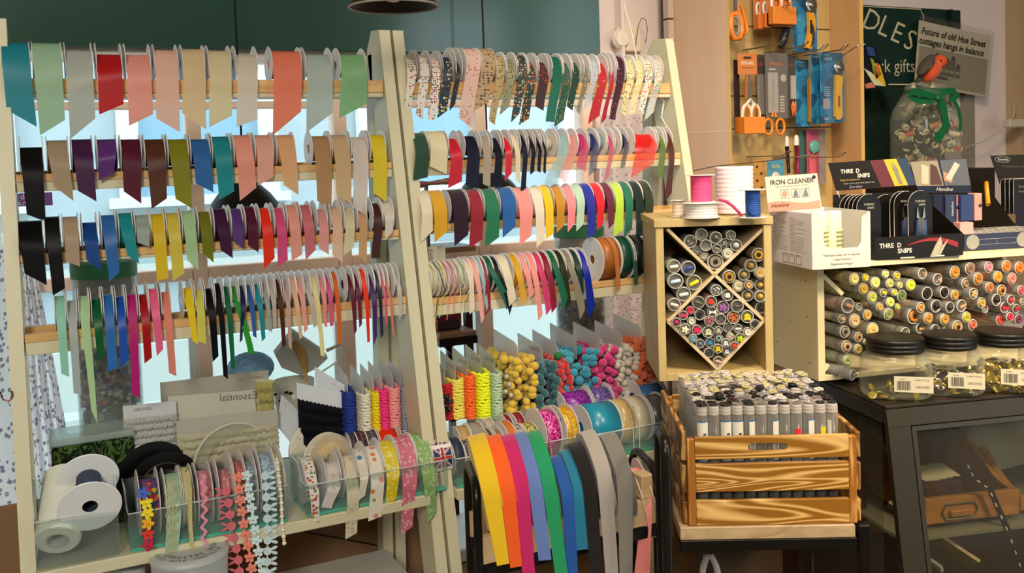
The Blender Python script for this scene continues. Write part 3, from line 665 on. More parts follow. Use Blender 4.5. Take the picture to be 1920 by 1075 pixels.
# --- roll of white netting lying with its end to the viewer
A_ = V((XL(107, BY0 + .012, 1000), BY0 + 0.016, ZS + 0.037)); dirn = V((0.16, 1, 0.62)).normalized()
st = thing('netting_roll', 'roll of white netting lying in the clear bin at far left', 'roll of fabric', A_ - V((0, 0, .032)))
m = MB().lathe([(.0165, 0), (.030, 0), (.0325, .003), (.0325, .12), (.0165, .12), (.0165, 0)], axis(A_, dirn), 36, smooth=False)
obj('wound_netting', m, mat('#eceee0', 0.85, transl=0.1, bump=(300, .3)), st)
m = MB().lathe([(.0135, -.001), (.0165, -.001), (.0165, .12), (.0135, .12), (.0135, -.001)], axis(A_, dirn), 30, smooth=False)
obj('cardboard_core', m, mat('#b9bab0', 0.6), st)
# --- two white reels with navy yarn
st = thing('yarn_reel', 'white plastic reel of navy yarn tilted in the leftmost clear bin', 'reel', (XL(166, BY0 + .06, 930), BY0 + .06, ZS))
c1 = UP(169, 950, (0, BY0 - .004, 1), (0, 1, 0)); c2 = UP(166, 897, (0, BY0 + .06, 1), (0, 1, 0)) 
ax = (c2 - c1).normalized(); wm_ = mat('#e4e6e6', 0.35)
for c, r in ((c1, .0445), (c2, .0445)):
    m = MB().lathe([(.011, -.001), (r - .001, -.001), (r, 0), (r - .001, .001), (.011, .001), (.011, -.001)], axis(c, ax), 44, smooth=False); obj('flange', m, wm_, st)
m = MB().lathe([(.011, .001), (.018, .002), (.020, (c2 - c1).length * .5), (.018, (c2 - c1).length - .002), (.011, (c2 - c1).length - .001)], axis(c1, ax), 24)
obj('wound_yarn', m, mat('#3c4a66', 0.9, bump=(400, 1)), st)
# --- flat black and clear reels behind the trims (discs facing the viewer)
def disc_reel(px, py, y, r, label, rings, thick=.012, tilt=(0.15, -1, .12), hub=.012, nm='flat_reel', cat='reel'):
    c = U(px, py, y); st = thing(nm, label, cat, (c.x, c.y, c.z - r)); ax = V(tilt).normalized()
    n = 0
    for (nm2, r0, r1, a, b, mm) in rings:
        m = MB().lathe([(r0, a), (r1 - .0008, a), (r1, a + .0006), (r1, b - .0006), (r1 - .0008, b), (r0, b), (r0, a)], axis(c, ax), 56, smooth=False); obj(nm2, m, mm, st)
    return st
blk = mat('#0e0d0d', 0.3); 
disc_reel(290, 903, BY1 + .035, .066, 'black flat reel, rearmost of the black ones in the bin', [('flange', .012, .066, 0, .002, blk), ('wound_cord', .02, .060, -.010, 0, mat('#161415', .8)), ('flange', .012, .066, -.012, -.010, mat('#cfd4d0', .3))])
disc_reel(310, 915, BY1 + .012, .060, 'black flat reel leaning in front of another black reel, left shelf', [('flange', .012, .060, 0, .002, blk), ('raised_ring', .040, .042, .002, .0032, mat('#3a3836', .3)), ('raised_ring', .028, .030, .002, .0032, mat('#3a3836', .3)), ('wound_cord', .02, .055, -.010, 0, mat('#161415', .8))])
disc_reel(440, 872, BY1 + .03, .072, 'large clear plastic reel behind the pink trims, left shelf', [('flange', .050, .072, 0, .0015, clear('#e8e8dc', .12)), ('rim', .070, .073, -.001, .0025, clear('#f0f0e4', .4))])
disc_reel(452, 892, BY1 + .012, .052, 'frosted cream reel standing behind the bunny trims', [('flange', .010, .052, 0, .002, mat('#b3aa94', .4, alpha=.8)), ('wound_cord', .012, .046, -.010, 0, mat('#b8b098', .8))])
disc_reel(592, 845, BY1 + .025, .052, 'large cream reel of ribbon standing behind the butterfly ribbon', [('flange', .016, .052, 0, .002, mat('#d2cfba', .4)), ('wound_ribbon', .022, .047, -.014, 0, mat('#bdb490', .6)), ('rim', .050, .0525, -.0005, .003, mat('#dedac8', .4)), ('wound_ribbon', .038, .046, .002, .0024, pat('#d6d2bc', ['#b9ac54', '#8c7c8c', '#d6d2bc'], 200, .35, transl=0))], tilt=(.25, -1, .2))
disc_reel(620, 862, BY1 - .012, .046, 'cream reel with brown banded ribbon facing out beside the white hearts', [('flange', .030, .046, 0, .0015, clear('#e4dcc8', .3)), ('wound_ribbon', .010, .038, -.004, .001, wood('#c4a878', '#d8c494', (200, 200, 4), .3, .7)), ('flange', .028, .047, -.014, -.012, mat('#d2cdb8', .4)), ('hub', .006, .012, .001, .004, mat('#8a8478', .5))], tilt=(.3, -1, .15))
# --- spools standing in the bins
AY = BY0 + .056
def zpx(px, py, y): return U(px, py, y).z
def binspool(xl, xr, yw, c, kind, BL, BR, label, R, y=AY, z0=None, fl=(1, 1), name='trim_spool', group='spools in the left bins', zs=None, ty=None, tail=True):
    z = (ZS if zs is None else zs) + .0065 + R
    st = spool(y, z, R, xl, xr, c, kind, yw, BL, BR, label, group, fl, name=name, ty=(y - BY0 + .004) if ty is None else ty, hole=.012)
    return st
Pd = lambda *a, **k: pat(*a, transl=.12, **k)
binspool(257, 292, 900, 0, Pd('#4a3c78', ['#c83050', '#3060b8', '#d8c020', '#d86c20', '#6a4890'], scale=150, size=.6), None, None, 'spool of rainbow felt flower trim, first in its clear bin', .052, fl=(1, 1))
binspool(305, 332, 890, 0, Pd('#97bfa4', ['#c8ac74', '#a8ccb0', '#d0b888'], scale=300, size=.4), (309, 1056), (333, 1060), 'mint green spool of zigzag braid hanging down below the shelf edge', .050)
binspool(336, 354, 878, '#bdb480', 'card', None, None, 'spool of thin cream and yellow plaited braid', .050)
binspool(364, 389, 884, 0, Pd('#d88a94', ['#e0a0a4', '#c8707c'], scale=260, size=.5), None, None, 'spool of wavy pink ric-rac braid', .050)
binspool(402, 428, 882, 0, Pd('#c07c7c', ['#dcb4ac', '#c87880', '#b06470'], scale=220, size=.5), None, None, 'spool of dusty pink felt bunny trim', .052)
binspool(431, 450, 866, 0, Pd('#b0625c', ['#dc8478', '#c87068'], scale=220, size=.5), None, None, 'spool of salmon pink felt flower trim next to blue', .054)
binspool(452, 470, 868, 0, Pd('#8494a8', ['#b8ccd8', '#a0b8c8'], scale=220, size=.5), None, None, 'spool of pale blue felt flower trim next to salmon pink', .053)
binspool(478, 504, 852, 0, Pd('#8ca0b4', ['#bcd0dc', '#a8c0d0'], scale=220, size=.5), None, None, 'spool of pale blue felt bunny trim hanging below the shelf', .055)
binspool(507, 519, 850, '#c9c09c', 'card', None, None, 'narrow spool of cream pompom edging at the bin right end', .054)
# hanging trims
def shape_flower(r, n=5, d=.5):
    return [(r * (d + (1 - d) * abs(math.cos(n * a / 2 * 1.0))) * math.cos(a), r * (d + (1 - d) * abs(math.cos(n * a / 2))) * math.sin(a)) for a in [2 * math.pi * i / 30 for i in range(30)]]
def path3(pts, y, n):
    P3 = [U(px, py, y) for px, py in pts]; out = []
    L = [0]
    for i in range(1, len(P3)): L.append(L[-1] + (P3[i] - P3[i - 1]).length)
    for k in range(n):
        s = L[-1] * k / (n - 1); i = 1
        while i < len(L) - 1 and L[i] < s: i += 1
        out.append(P3[i - 1].lerp(P3[i], (s - L[i - 1]) / max(1e-9, L[i] - L[i - 1])))
    return out
def trim(name, label, kind, pts, n, r, cols, group=None, flip=1, y=None):
    y = BY0 - .006 if y is None else y; P3 = path3(pts, y, n); m = MB(); ms = [mat(c, .7, k=1.15) for c in cols]
    for i, p in enumerate(P3):
        M_ = axis(p, (-.25, -1, .05), x=(1, -.25, 0)); m.cur = i * len(cols) // n if kind == 'rainbow' else 0
        if kind in ('flower', 'rainbow'): m.prism(shape_flower(r), M_ @ Matrix.Rotation(i * .4, 4, 'Z'), .0014); m.lathe([(0.0001, .003), (r * .28, .002), (r * .3, 0)], M_, 10)
        elif kind == 'bunny':
            s = flip
            m.prism([(r * .62 * math.cos(a), r * .62 * math.sin(a)) for a in [k * .45 for k in range(14)]], M_, .0016)
            for q in (.35, -.35):
                c_, s_ = math.cos(q), math.sin(q)
                m.prism([((r * .5 + r * .55 * (1 + math.cos(a))) * c_ * s - r * .24 * math.sin(a) * s_, ((r * .5 + r * .55 * (1 + math.cos(a))) * s_ + r * .24 * math.sin(a) * c_)) for a in [k * .628 for k in range(10)]], M_, .0012)
            for q in ((-.2, .2), (.1, .2), (-.05, -.15)): m.ball(M_ @ V((q[0] * r, q[1] * r, .0018)), r * .07, 6)
        elif kind == 'ball': m.ball(p, r * (.7 + .3 * (i % 2)), 8)
    if kind in ('flower', 'rainbow', 'ball'): m.cur = 0; m.tube(P3, .0012, 5)
    else: m.tube(P3, .0014, 5)
    o = obj(name, m, ms); return tag(o, label, 'trim', group)
trim('flower_trim', 'chain of yellow, orange and red felt flowers over the bin front', 'rainbow', [(268, 925), (277, 950), (278, 1022)], 6, .0100, ['#3c60b4', '#e0cc18', '#e0cc18', '#dca010', '#cc2c20', '#b01838'])
trim('bunny_trim', 'hanging length of dusty pink felt bunnies, left of the salmon flowers', 'bunny', [(424, 922), (430, 950), (436, 1000), (446, 1040), (449, 1072)], 8, .0112, ['#c05c66'], flip=-1)
trim('flower_trim', 'hanging length of salmon felt flowers beside the pink bunnies', 'flower', [(446, 895), (452, 950), (462, 1010), (472, 1066)], 9, .0092, ['#d87c68'])
trim('flower_trim', 'hanging length of pale blue felt flowers between salmon and bunny trims', 'flower', [(462, 892), (472, 960), (482, 1020), (492, 1074)], 10, .0092, ['#c0d4d4'])
trim('bunny_trim', 'hanging length of pale blue felt bunnies in a long row', 'bunny', [(497, 892), (501, 960), (502, 1020), (500, 1074)], 10, .0108, ['#b4c8cc'])
trim('pompom_trim', 'hanging string of tiny cream pompoms at the bin right end', 'ball', [(519, 862), (527, 930), (529, 980), (533, 1019)], 26, .0038, ['#ddd4c0'])
# plaited braid and ric-rac
def bez(pts, y, n): return path3(pts, y, n)
p = bez([(351, 882), (356, 920), (357, 990), (362, 1035), (366, 1075)], BY0 - .005, 60)
m = MB()
for s in (0, 2.1, 4.2): m.tube([q + V((math.sin(i * .9 + s) * .0022, math.cos(i * .9 + s) * .001, 0)) for i, q in enumerate(p)], .0016, 6)
tag(obj('plaited_braid', m, mat('#c8bc88', .8)), 'thin cream and yellow plaited braid hanging past the shelf edge', 'trim')
p = bez([(380, 890), (384, 940), (382, 1000), (386, 1040), (383, 1072)], BY0 - .006, 90)
m = MB(); rows = [[q + V((math.sin(i * .62) * .0032 + dx, 0, 0)) for dx in (-.0026, 0, .0026)] for i, q in enumerate(p)]
m.grid(rows); m.grid([[q + V((0, .0012, 0)) for q in r] for r in rows])
tag(obj('ric_rac_trim', m, mat('#dc8ca0', .7)), 'wavy pink ric-rac hanging between the braid and bunny trims', 'trim')
# zigzag on the mint braid
for k_ in range(1):
    m = MB()
    for off in (-.004, .001, .006):
        q = path3([(317, 905), (321, 980), (322, 1055)], BY0 - .0062, 44)
        m.grid([[a + V((math.sin(i * 1.0) * .0036 + off + dx, 0, 0)) for dx in (-.0007, .0007)] for i, a in enumerate(q)])
    tag(obj('zigzag_stitching', m, mat('#c8ae78', .7)), 'gold zigzag stitching down the hanging mint braid', 'trim')
# bin 3 ribbons
G3 = 'ribbons in the spotted ribbon bin'
binspool(562, 580, 850, 0, Pd('#e4e0dc', ['#a83060', '#7c8c60', '#b89040', '#c85040'], scale=140, size=.42), (585, 977), (599, 980), 'narrow white butterfly print ribbon at the left of its bin', .040, group=G3)
binspool(601, 627, 868, 0, Pd('#d4ccc8', ['#b0a8a0', '#d4ccc8'], scale=120, size=.3), (603, 952), (622, 954), 'short white ribbon with silver hearts, second in its bin', .040, group=G3)
binspool(633, 656, 856, 0, Pd('#d2cab2', ['#b0a884', '#d2cab2'], scale=130, size=.3), (648, 1013), (670, 1000), 'long cream ribbon with gold hearts hanging below the shelf', .044, group=G3)
binspool(657, 674, 843, 0, Pd('#ddd9cc', ['#3c88a8', '#d8c428', '#80b068', '#d88880', '#ddd9cc'], scale=75, size=.36), (672, 940), (685, 930), 'white ribbon with coloured dots, the narrower and shorter one', .044, group=G3)
binspool(678, 702, 838, 0, Pd('#e0dccf', ['#d87c50', '#d4c030', '#78ac60', '#d89088', '#3c80a8', '#e0dccf'], scale=70, size=.36), (690, 978), (716, 968), 'white ribbon with big coloured dots, the wider one', .045, group=G3)
binspool(705, 730, 828, 0, Pd('#d8c41c', ['#e8e0a0'], scale=150, size=.28, kind='ring'), (723, 957), (744, 935), 'yellow daisy print ribbon spool in the clear bin', .046, group=G3)
binspool(734, 763, 820, 0, Pd('#cc6c84', ['#e4b4b4'], scale=150, size=.28, kind='ring'), (752, 1004), (774, 988), 'pink daisy print ribbon spool with the longest tail', .046, group=G3)
binspool(766, 792, 814, 0, Pd('#84ac68', ['#b8cca0'], scale=150, size=.28, kind='ring'), (802, 983), (818, 962), 'pale green daisy print ribbon spool beside the flag ribbon', .046, group=G3)
# union flag ribbon: roll with flags built on it
XA, XB = U(797, 850, AY).x, U(833, 850, AY).x; Ru = .041; zc = ZS + .0065 + Ru
st = thing('flag_ribbon_roll', 'roll of red, white and blue union flag ribbon at the bin end', 'ribbon roll', ((XA + XB) / 2, AY, ZS + .0065))
MX = Matrix(((0, 0, 1, XA), (1, 0, 0, AY), (0, 1, 0, zc), (0, 0, 0, 1)))
obj('wound_ribbon', MB().lathe([(.02, 0), (Ru, 0), (Ru, XB - XA), (.02, XB - XA), (.02, 0)], MX, 48, smooth=False), mat('#e4dfd8', .5), st)
fb, fr2, fw2 = MB(), MB(), MB()
def onroll(u, v, d): a = math.radians(u); return V((XA + v * (XB - XA), AY - (Ru + d) * math.cos(a), zc + (Ru + d) * math.sin(a)))
def patch(m, u0, u1, v0, v1, d, sk=0.0):
    rows = [[onroll(u0 + (u1 - u0) * i / 5, v0 + sk * i / 5, d), onroll(u0 + (u1 - u0) * i / 5, v1 + sk * i / 5, d)] for i in range(6)]; m.grid(rows)
for k in range(4):
    a = -75 + k * 58
    for (ua, ub, va, vb) in ((a + 2.8, a + 22.4, .04, .38), (a + 2.8, a + 22.4, .62, .96), (a + 30.8, a + 50.4, .04, .38), (a + 30.8, a + 50.4, .62, .96)): patch(fb, ua, ub, va, vb, .0002)
    for (u0, v0, u1, v1) in ((a + 2.8, .03, a + 23.8, .40), (a + 2.8, .85, a + 23.8, .48), (a + 29.4, .48, a + 51.8, .03), (a + 29.4, .40, a + 51.8, .85)):
        rows = [[onroll(u0 + (u1 - u0) * i / 5, v0 + (v1 - v0) * i / 5, .0004), onroll(u0 + (u1 - u0) * i / 5, v0 + (v1 - v0) * i / 5 + .12, .0004)] for i in range(6)]; fw2.grid(rows)
        rows = [[onroll(u0 + (u1 - u0) * i / 5, v0 + (v1 - v0) * i / 5 + .03, .0006), onroll(u0 + (u1 - u0) * i / 5, v0 + (v1 - v0) * i / 5 + .08, .0006)] for i in range(6)]; fr2.grid(rows)
    patch(fw2, a + 2.8, a + 51.8, .38, .62, .0005); patch(fr2, a + 2.8, a + 51.8, .43, .57, .0008); patch(fr2, a + 23.8, a + 29.4, .02, .98, .0008)
obj('blue_fields', fb, mat('#1e2c5c', .5), st); obj('white_bands', fw2, mat('#e8e4e0', .5), st); obj('red_crosses', fr2, mat('#b0202c', .5), st)
# second row behind
Y2 = AY + .068; ZR = ZS + .03
for (a, b, c, kd, lb) in ((650, 662, '#4c3c48', S, 'white spool of plum tartan ribbon behind the spotted ribbons'), (664, 680, 0, Pd('#4c2c38', ['#804850', '#2c3038'], scale=200, size=.5), 'white spool of red tartan ribbon behind the spotted ribbons'),
                          (682, 700, 0, Pd('#54484c', ['#6c6068', '#3c3a40'], scale=200, size=.5), 'white spool of grey tartan ribbon behind the yellow daisies'), (705, 738, '#ff2c0c', S, 'white spool of bright scarlet ribbon behind the daisy ribbons'),
                          (745, 775, 0, Pd('#3c3c60', ['#b8303c', '#d8d0cc', '#2c3468'], scale=130, size=.5), 'white spool of flag ribbon behind the green daisies')):
    spool(Y2, ZS + .062, .034, a, b, c, kd, 806, None, None, lb, 'spools behind the spotted ribbon bin')
# --- green picture tin
x0, x1 = XL(93, BY1 + .05, 800), XL(248, BY1 + .05, 800); y_ = BY1 + .035
zt_ = U(170, 800, y_ + .06).z
st = thing('picture_box', 'clear lidded box with dark green leaf picture behind the leftmost bin', 'box', ((x0 + x1) / 2, y_ + .03, ZS))
obj('body', MB().box((x0, y_, ZS), (x1, y_ + .08, zt_ - .012), bev=.004), wood('#0c140e', '#4c6a30', (60, 60, 25), 3, .15, sharp=5), st)
obj('lid', MB().box((x0 - .002, y_ - .002, zt_ - .0115), (x1 + .002, y_ + .082, zt_), bev=.003), clear('#c8d8d0', .35), st)
# --- lace cards
def card(px0, px1, pyt, pyb, y, c, label, lace=None, text=None, tilt=0.0, skew=0.0, group='trimming cards on the left shelf', lace_top=.25, lcol=None, lace_x=(0, 1), mirror=False, th=.0012, name='trimming_card'):
    a = U(px0, pyt, y); b = U(px1, pyt + skew, y); zb = U((px0 + px1) / 2, pyb, y).z
    st = thing(name, label, 'trimming card', ((a.x + b.x) / 2, y, zb), group)
    m = MB(); h0 = a.z - zb; h1 = b.z - zb
    m.add([(a.x, y, zb), (b.x, y, zb), (b.x, y, b.z), (a.x, y, a.z), (a.x, y + th, zb), (b.x, y + th, zb), (b.x, y + th, b.z), (a.x, y + th, a.z)], [(0, 1, 2, 3), (7, 6, 5, 4), (0, 4, 5, 1), (1, 5, 6, 2), (2, 6, 7, 3), (3, 7, 4, 0)])
    obj('card', m, mat(c, .5, transl=.1), st)
    if lace:
        m = MB(); nr = lace; w = b.x - a.x; xa = a.x + w * lace_x[0]; xb = a.x + w * lace_x[1]; rows = []
        zt0 = a.z - (a.z - zb) * lace_top; zt1 = b.z - (a.z - zb) * lace_top
        N = nr * 6; Mx = 44
        for i in range(N + 1):
            t = i / N; r = []
            for j in range(Mx + 1):
                s = j / Mx; ph = i * math.pi / 3
                zz = (zt0 + (zt1 - zt0) * s) * (1 - t) + (zb + .002) * t + .0012 * math.sin(j * 1.6 + i // 6 * 1.3)
                bump_ = .0055 * abs(math.sin(ph / 2 + .15 * math.sin(j * .9))) + .0018 * math.sin(j * 2.1 + (i // 3) * 1.9)
                edge = min(1, 8 * min(s, 1 - s)); r.append(V((xa + (xb - xa) * s + .0012 * math.sin(i * 1.7) * (s > .5), y - .0015 - (.003 + bump_) * edge, zz)))
            rows.append(r)
        m.grid(rows); m.grid([[p + V((0, 2 * (y - p.y) + .001, 0)) for p in r] for r in rows])
        obj('lace_hank', m, mat(lcol, .85, transl=.2, bump=(500, 1.0)), st)
    for tx in (text or []):
        s_, fx, fz, sz, tc_ = tx; o = V((a.x + (b.x - a.x) * fx, y - .0004, a.z + (b.z - a.z) * fx - fz)); rr = (b - a).normalized()
        if mirror: rr = -rr
        m = MB(); m.text(s_, o, rr, (0, 0, 1), sz, ext=0.0)
        obj('printed_text', m, mat(tc_, .6), st)
    return st
card(300, 503, 718, 800, BY1 + .085, '#b0aa9c', 'grey card of cream star lace with barcode print, standing rearmost', lace=2, lcol='#cfc898', skew=-24, lace_top=.42, text=[('SV47 WHITE', .88, .012, .004, '#4a4844'), ('01523 (wk)', .74, .013, .003, '#4a4844')])
card(315, 478, 744, 790, BY1 + .070, '#c9c6b4', 'pale card printed Essential in mirror writing, with lace behind it', skew=-13, mirror=True, text=[('Essential', .80, .016, .019, '#5e5c58')], lace=None)
card(230, 330, 762, 862, BY1 + .058, '#cdd0d2', 'white card of thick white lace printed GROVES at its corner', lace=6, lcol='#c4c3ba', skew=-10, lace_top=.22, text=[('GROVES', .36, .011, .0075, '#54524e')])
card(330, 520, 790, 880, BY1 + .048, '#b6b2a4', 'grey card wound with ruffled ivory lace behind the clear reel', lace=5, lcol='#c8c2a4', skew=-22, lace_top=.25)
card(478, 512, 712, 780, BY1 + .083, '#cdc79a', 'cream flower lace folded over the end of the rearmost card', lace=3, lcol='#cdc57e', skew=0, lace_top=.05)
# white paper bag corner
a = U(527, 740, BY1 + .075); m = MB()
m.add([U(527, 740, BY1 + .075), U(567, 778, BY1 + .05), U(560, 850, BY1 + .05), U(520, 800, BY1 + .075), U(533, 742, BY1 + .09), U(572, 780, BY1 + .065)], [(0, 1, 2, 3), (0, 4, 5, 1), (1, 5, 2), (0, 3, 4)])
tag(obj('paper_bag', m, mat('#dcdce0', .5, transl=.3, bump=(80, 1))), 'crumpled white paper bag corner left of the black lace', 'bag')
# --- hanks of trimming, filed one behind another (cards at constant X, seen end on)
def hank(pxf, pyt, pyb, w_px, y0, y1, col, label, cardc='#dfe0e0', group='hanks on the left shelf', top=None, lacy=0, ct=None, zs=None, pompom=False, txt=None, cardh=.03, back=None, nb=None):
    """pxf = picture column of its front end, w = width of the hank; runs from y0 (front) back to y1"""
    xa = U(pxf, pyt, y0).x; xb = U(pxf + w_px, pyt, y0).x; zt_ = U(pxf, pyt, y0).z; zb = (ZS if zs is None else zs)
    if pyb: zb = max(zb, U(pxf, pyb, y0).z)
    st = thing('trimming_hank', label, 'trimming hank', ((xa + xb) / 2, (y0 + y1) / 2, zb), group)
    xm = (xa + xb) / 2; ztc = zt_ + cardh
    m = MB(); M_c = Matrix(((0, 0, 1, xm - .0006), (1, 0, 0, 0), (0, 1, 0, 0), (0, 0, 0, 1))); L_ = y1 - y0
    m.prism([(y0 + L_ * .16, zt_ - .014), (y1 + .006, zt_ - .014), (y1 + .006, ztc + .012), (y0 + L_ * .26, ztc), (y0 + L_ * .16, ztc - .008)], M_c, .0012)
    o = obj('card', m, mat(cardc, .5, alpha=.8, transl=.55, k=1.1), st)
    if not pompom:
        m = MB(); N = max(4, int((zt_ - zb) / .0052)); hw = (xb - xa) / 2; t_ = .0038
        for i in range(N):
            zz = zt_ - (i + .5) * (zt_ - zb) / N; q = []
            for j in range(28):
                a = 2 * math.pi * j / 28; wv = .0018 * math.sin(j * 2.4 + i * 2.3)
                cy = (y0 + y1) / 2; hy = (y1 - y0) / 2
                sx = abs(math.cos(a)) ** .35 * (1 if math.cos(a) > 0 else -1); sy = math.sin(a)
                q.append(V((xm + hw * (abs(math.cos(a)) ** .6) * (1 if math.cos(a) >= 0 else -1), cy + hy * sy, zz + wv + .0012 * math.sin(i * 1.1 + a))))
            m.tube(q, .0038, 6, closed=True)
        obj('wound_trim', m, mat(col, .8, k=1.15, bump=(350, .8)), st)
    else:
        m = MB(); random.seed(int(pxf)); r0 = pompom; N = int((zt_ - zb) / (r0 * 1.5)) + 1; Q = int((y1 - y0) / (r0 * 1.75)) + 1
        for i in range(N):
            for j in range(Q + 1):
                for s in (-1, 1):
                    rr = r0 * random.uniform(.95, 1.2)
                    m.ball((xm + s * (xb - xa) * random.uniform(.10, .60), y0 + j * (y1 - y0) / Q + random.uniform(-.2, .2) * r0, zb + rr + i * (zt_ - zb - r0) / max(1, N - 1) + random.uniform(-.25, .25) * r0), rr, 10, sq=(1, 1, random.uniform(.9, 1.05)))
        o = obj('pompoms', m, mat(col, .95, k=1.1, sheen=.6, bump=(900, .6)), st); o['kind'] = 'stuff'
    if txt:
        m = MB(); m.text(txt, V((xm - .0012, y0 + (y1 - y0) * .42, ztc - .012)), (0, 1, 0), (0, 0, 1), .013, ext=-0.0003)
        obj('printed_text', m, mat('#77756e', .6), st)
    return st
HY0, HY1 = BY1 + .004, BY1 + .10
# black lace hank, turned to face the viewer
card(556, 640, 718, 860, BY1 + .028, '#d8dde2', 'white card wound with a wide black lace edging', lace=5, lcol='#0c0f1a', skew=18, lace_top=.20, group='wound lace cards')
card(590, 646, 688, 850, BY1 + .036, '#d3dae0', 'white card with rounded corner and gold print behind the black lace', skew=34, text=[('GREEN & GOLD', .75, .012, .0035, '#9c9468')], group='wound lace cards')
for i, (px, w, pt, c, lb) in enumerate(((645, 22, 737, '#0c2c80', 'navy blue ric-rac hank beside the black lace card'), (675, 22, 741, '#cfccb8', 'white knitted trim hank between navy and yellow hanks'),
        (699, 13, 738, '#dcc40c', 'narrow yellow trim hank between white and magenta hanks'), (713, 16, 733, '#dc2c7c', 'magenta trim hank between yellow and pale pink hanks'), (731, 22, 729, '#e89494', 'fluffy pale pink trim hank right of the magenta hank'),
        (755, 7, 729, '#8c94a0', 'thin blue grey trim hank near the left stand post'), (763, 4, 735, '#c0a418', 'very thin gold trim hank near the left stand post'), (768, 7, 740, '#a8acb0', 'thin silver grey trim hank near the left stand post'), (777, 8, 722, '#dc98a0', 'dusty pink trim hank touching the stand post'))):
    hank(px, pt, 860, w, HY0 + .012, HY0 + .10, c, lb, cardh=.026)
# --- behind: blue yarn ball, white bee mug, box pincushion with wooden bird
st = thing('yarn_ball', 'ball of pale blue yarn in the window', 'yarn ball', UD(470, 705, 2.0) ); st_loc = U(468, 690, 1.98)
m = MB(); c = U(470, 690, 1.98); r = .040
m.ball(c, r, 20, (1.15, 1, .8))
for k in range(26):
    ax = V((random.uniform(-1, 1), random.uniform(-1, 1), random.uniform(-1, 1))).normalized(); M_ = axis(c, ax); e = random.uniform(-.4, .4) * r
    rr = math.sqrt(r * r - e * e) + .0004
    pts = [M_ @ V((rr * math.cos(a), rr * math.sin(a), e)) for a in [j * .2618 for j in range(24)]]
    m.tube([V((c.x + (p.x - c.x) * 1.15, p.y, c.z + (p.z - c.z) * .8)) for p in pts], .0013, 4, closed=True)
obj('wound_yarn', m, mat('#b8d8f6', .85, transl=.5, k=1.1), st)
def jar_profile(px, pyt, pyb, y, rpx):
    c = U(px, pyb, y); t = U(px, pyt, y); r = rpx * depth(c) / F; return c, t.z - c.z, r
c, h, r = jar_profile(555, 712, 800, 1.93, 38)
st = thing('storage_pot', 'white enamel pot painted with small bees beside the black lace', 'pot', c)
obj('pot_body', MB().lathe([(.001, 0), (r * .8, 0), (r * .95, h * .5), (r, h), (r * .97, h), (r * .9, h * .5), (.001, .004)], axis(c, (0, 0, 1)), 36), mat('#e0d9c8', .3, transl=.4), st)
m = MB()
for (px, py) in ((516, 740), (537, 736), (545, 738), (526, 752)): m.ball(U(px, py, 1.93 - r * 1.0), .0035, 8, (1.3, .4, .8))
obj('bee_motifs', m, mat('#1c1814', .6), st)
# hexagonal pin cushion box
c = U(552, 662, 1.9)
st = thing('pincushion_box', 'tilted white pincushion box printed with small bees, open lid', 'box', c - V((0, 0, .04)))
m = MB(); hexa = [U(px, py, 1.9) for px, py in ((515, 665), (550, 622), (610, 662), (615, 672), (596, 690), (566, 705), (528, 690))]
n = len(hexa); m.add(hexa + [p + V((.004, .03, .002)) for p in hexa], [tuple(range(n)), tuple(range(n, 2 * n))[::-1]] + [(i, i + n, (i + 1) % n + n, (i + 1) % n) for i in range(n)])
obj('lid', m, pat('#cfc8bd', ['#2c2824', '#cfc8bd', '#cfc8bd'], 70, .2, transl=.5), st)
m = MB().tube([U(px, py, 1.895) for px, py in ((612, 658), (640, 645), (646, 662), (630, 680), (600, 700))], .004, 6, flat=.3); obj('ribbon_loop', m, mat('#d9d2c2', .5, transl=.2), st)
m = MB().tube([U(px, py, 1.89) for px, py in ((551, 641), (560, 654), (566, 666), (569, 680), (573, 695), (575, 716))], [.006, .0095, .010, .008, .0035, .003], 10)
tag(obj('wooden_bird_clip', m, mat('#b98c4c', .5)), 'carved tan wooden bird on a peg over the pincushion box', 'wooden bird')
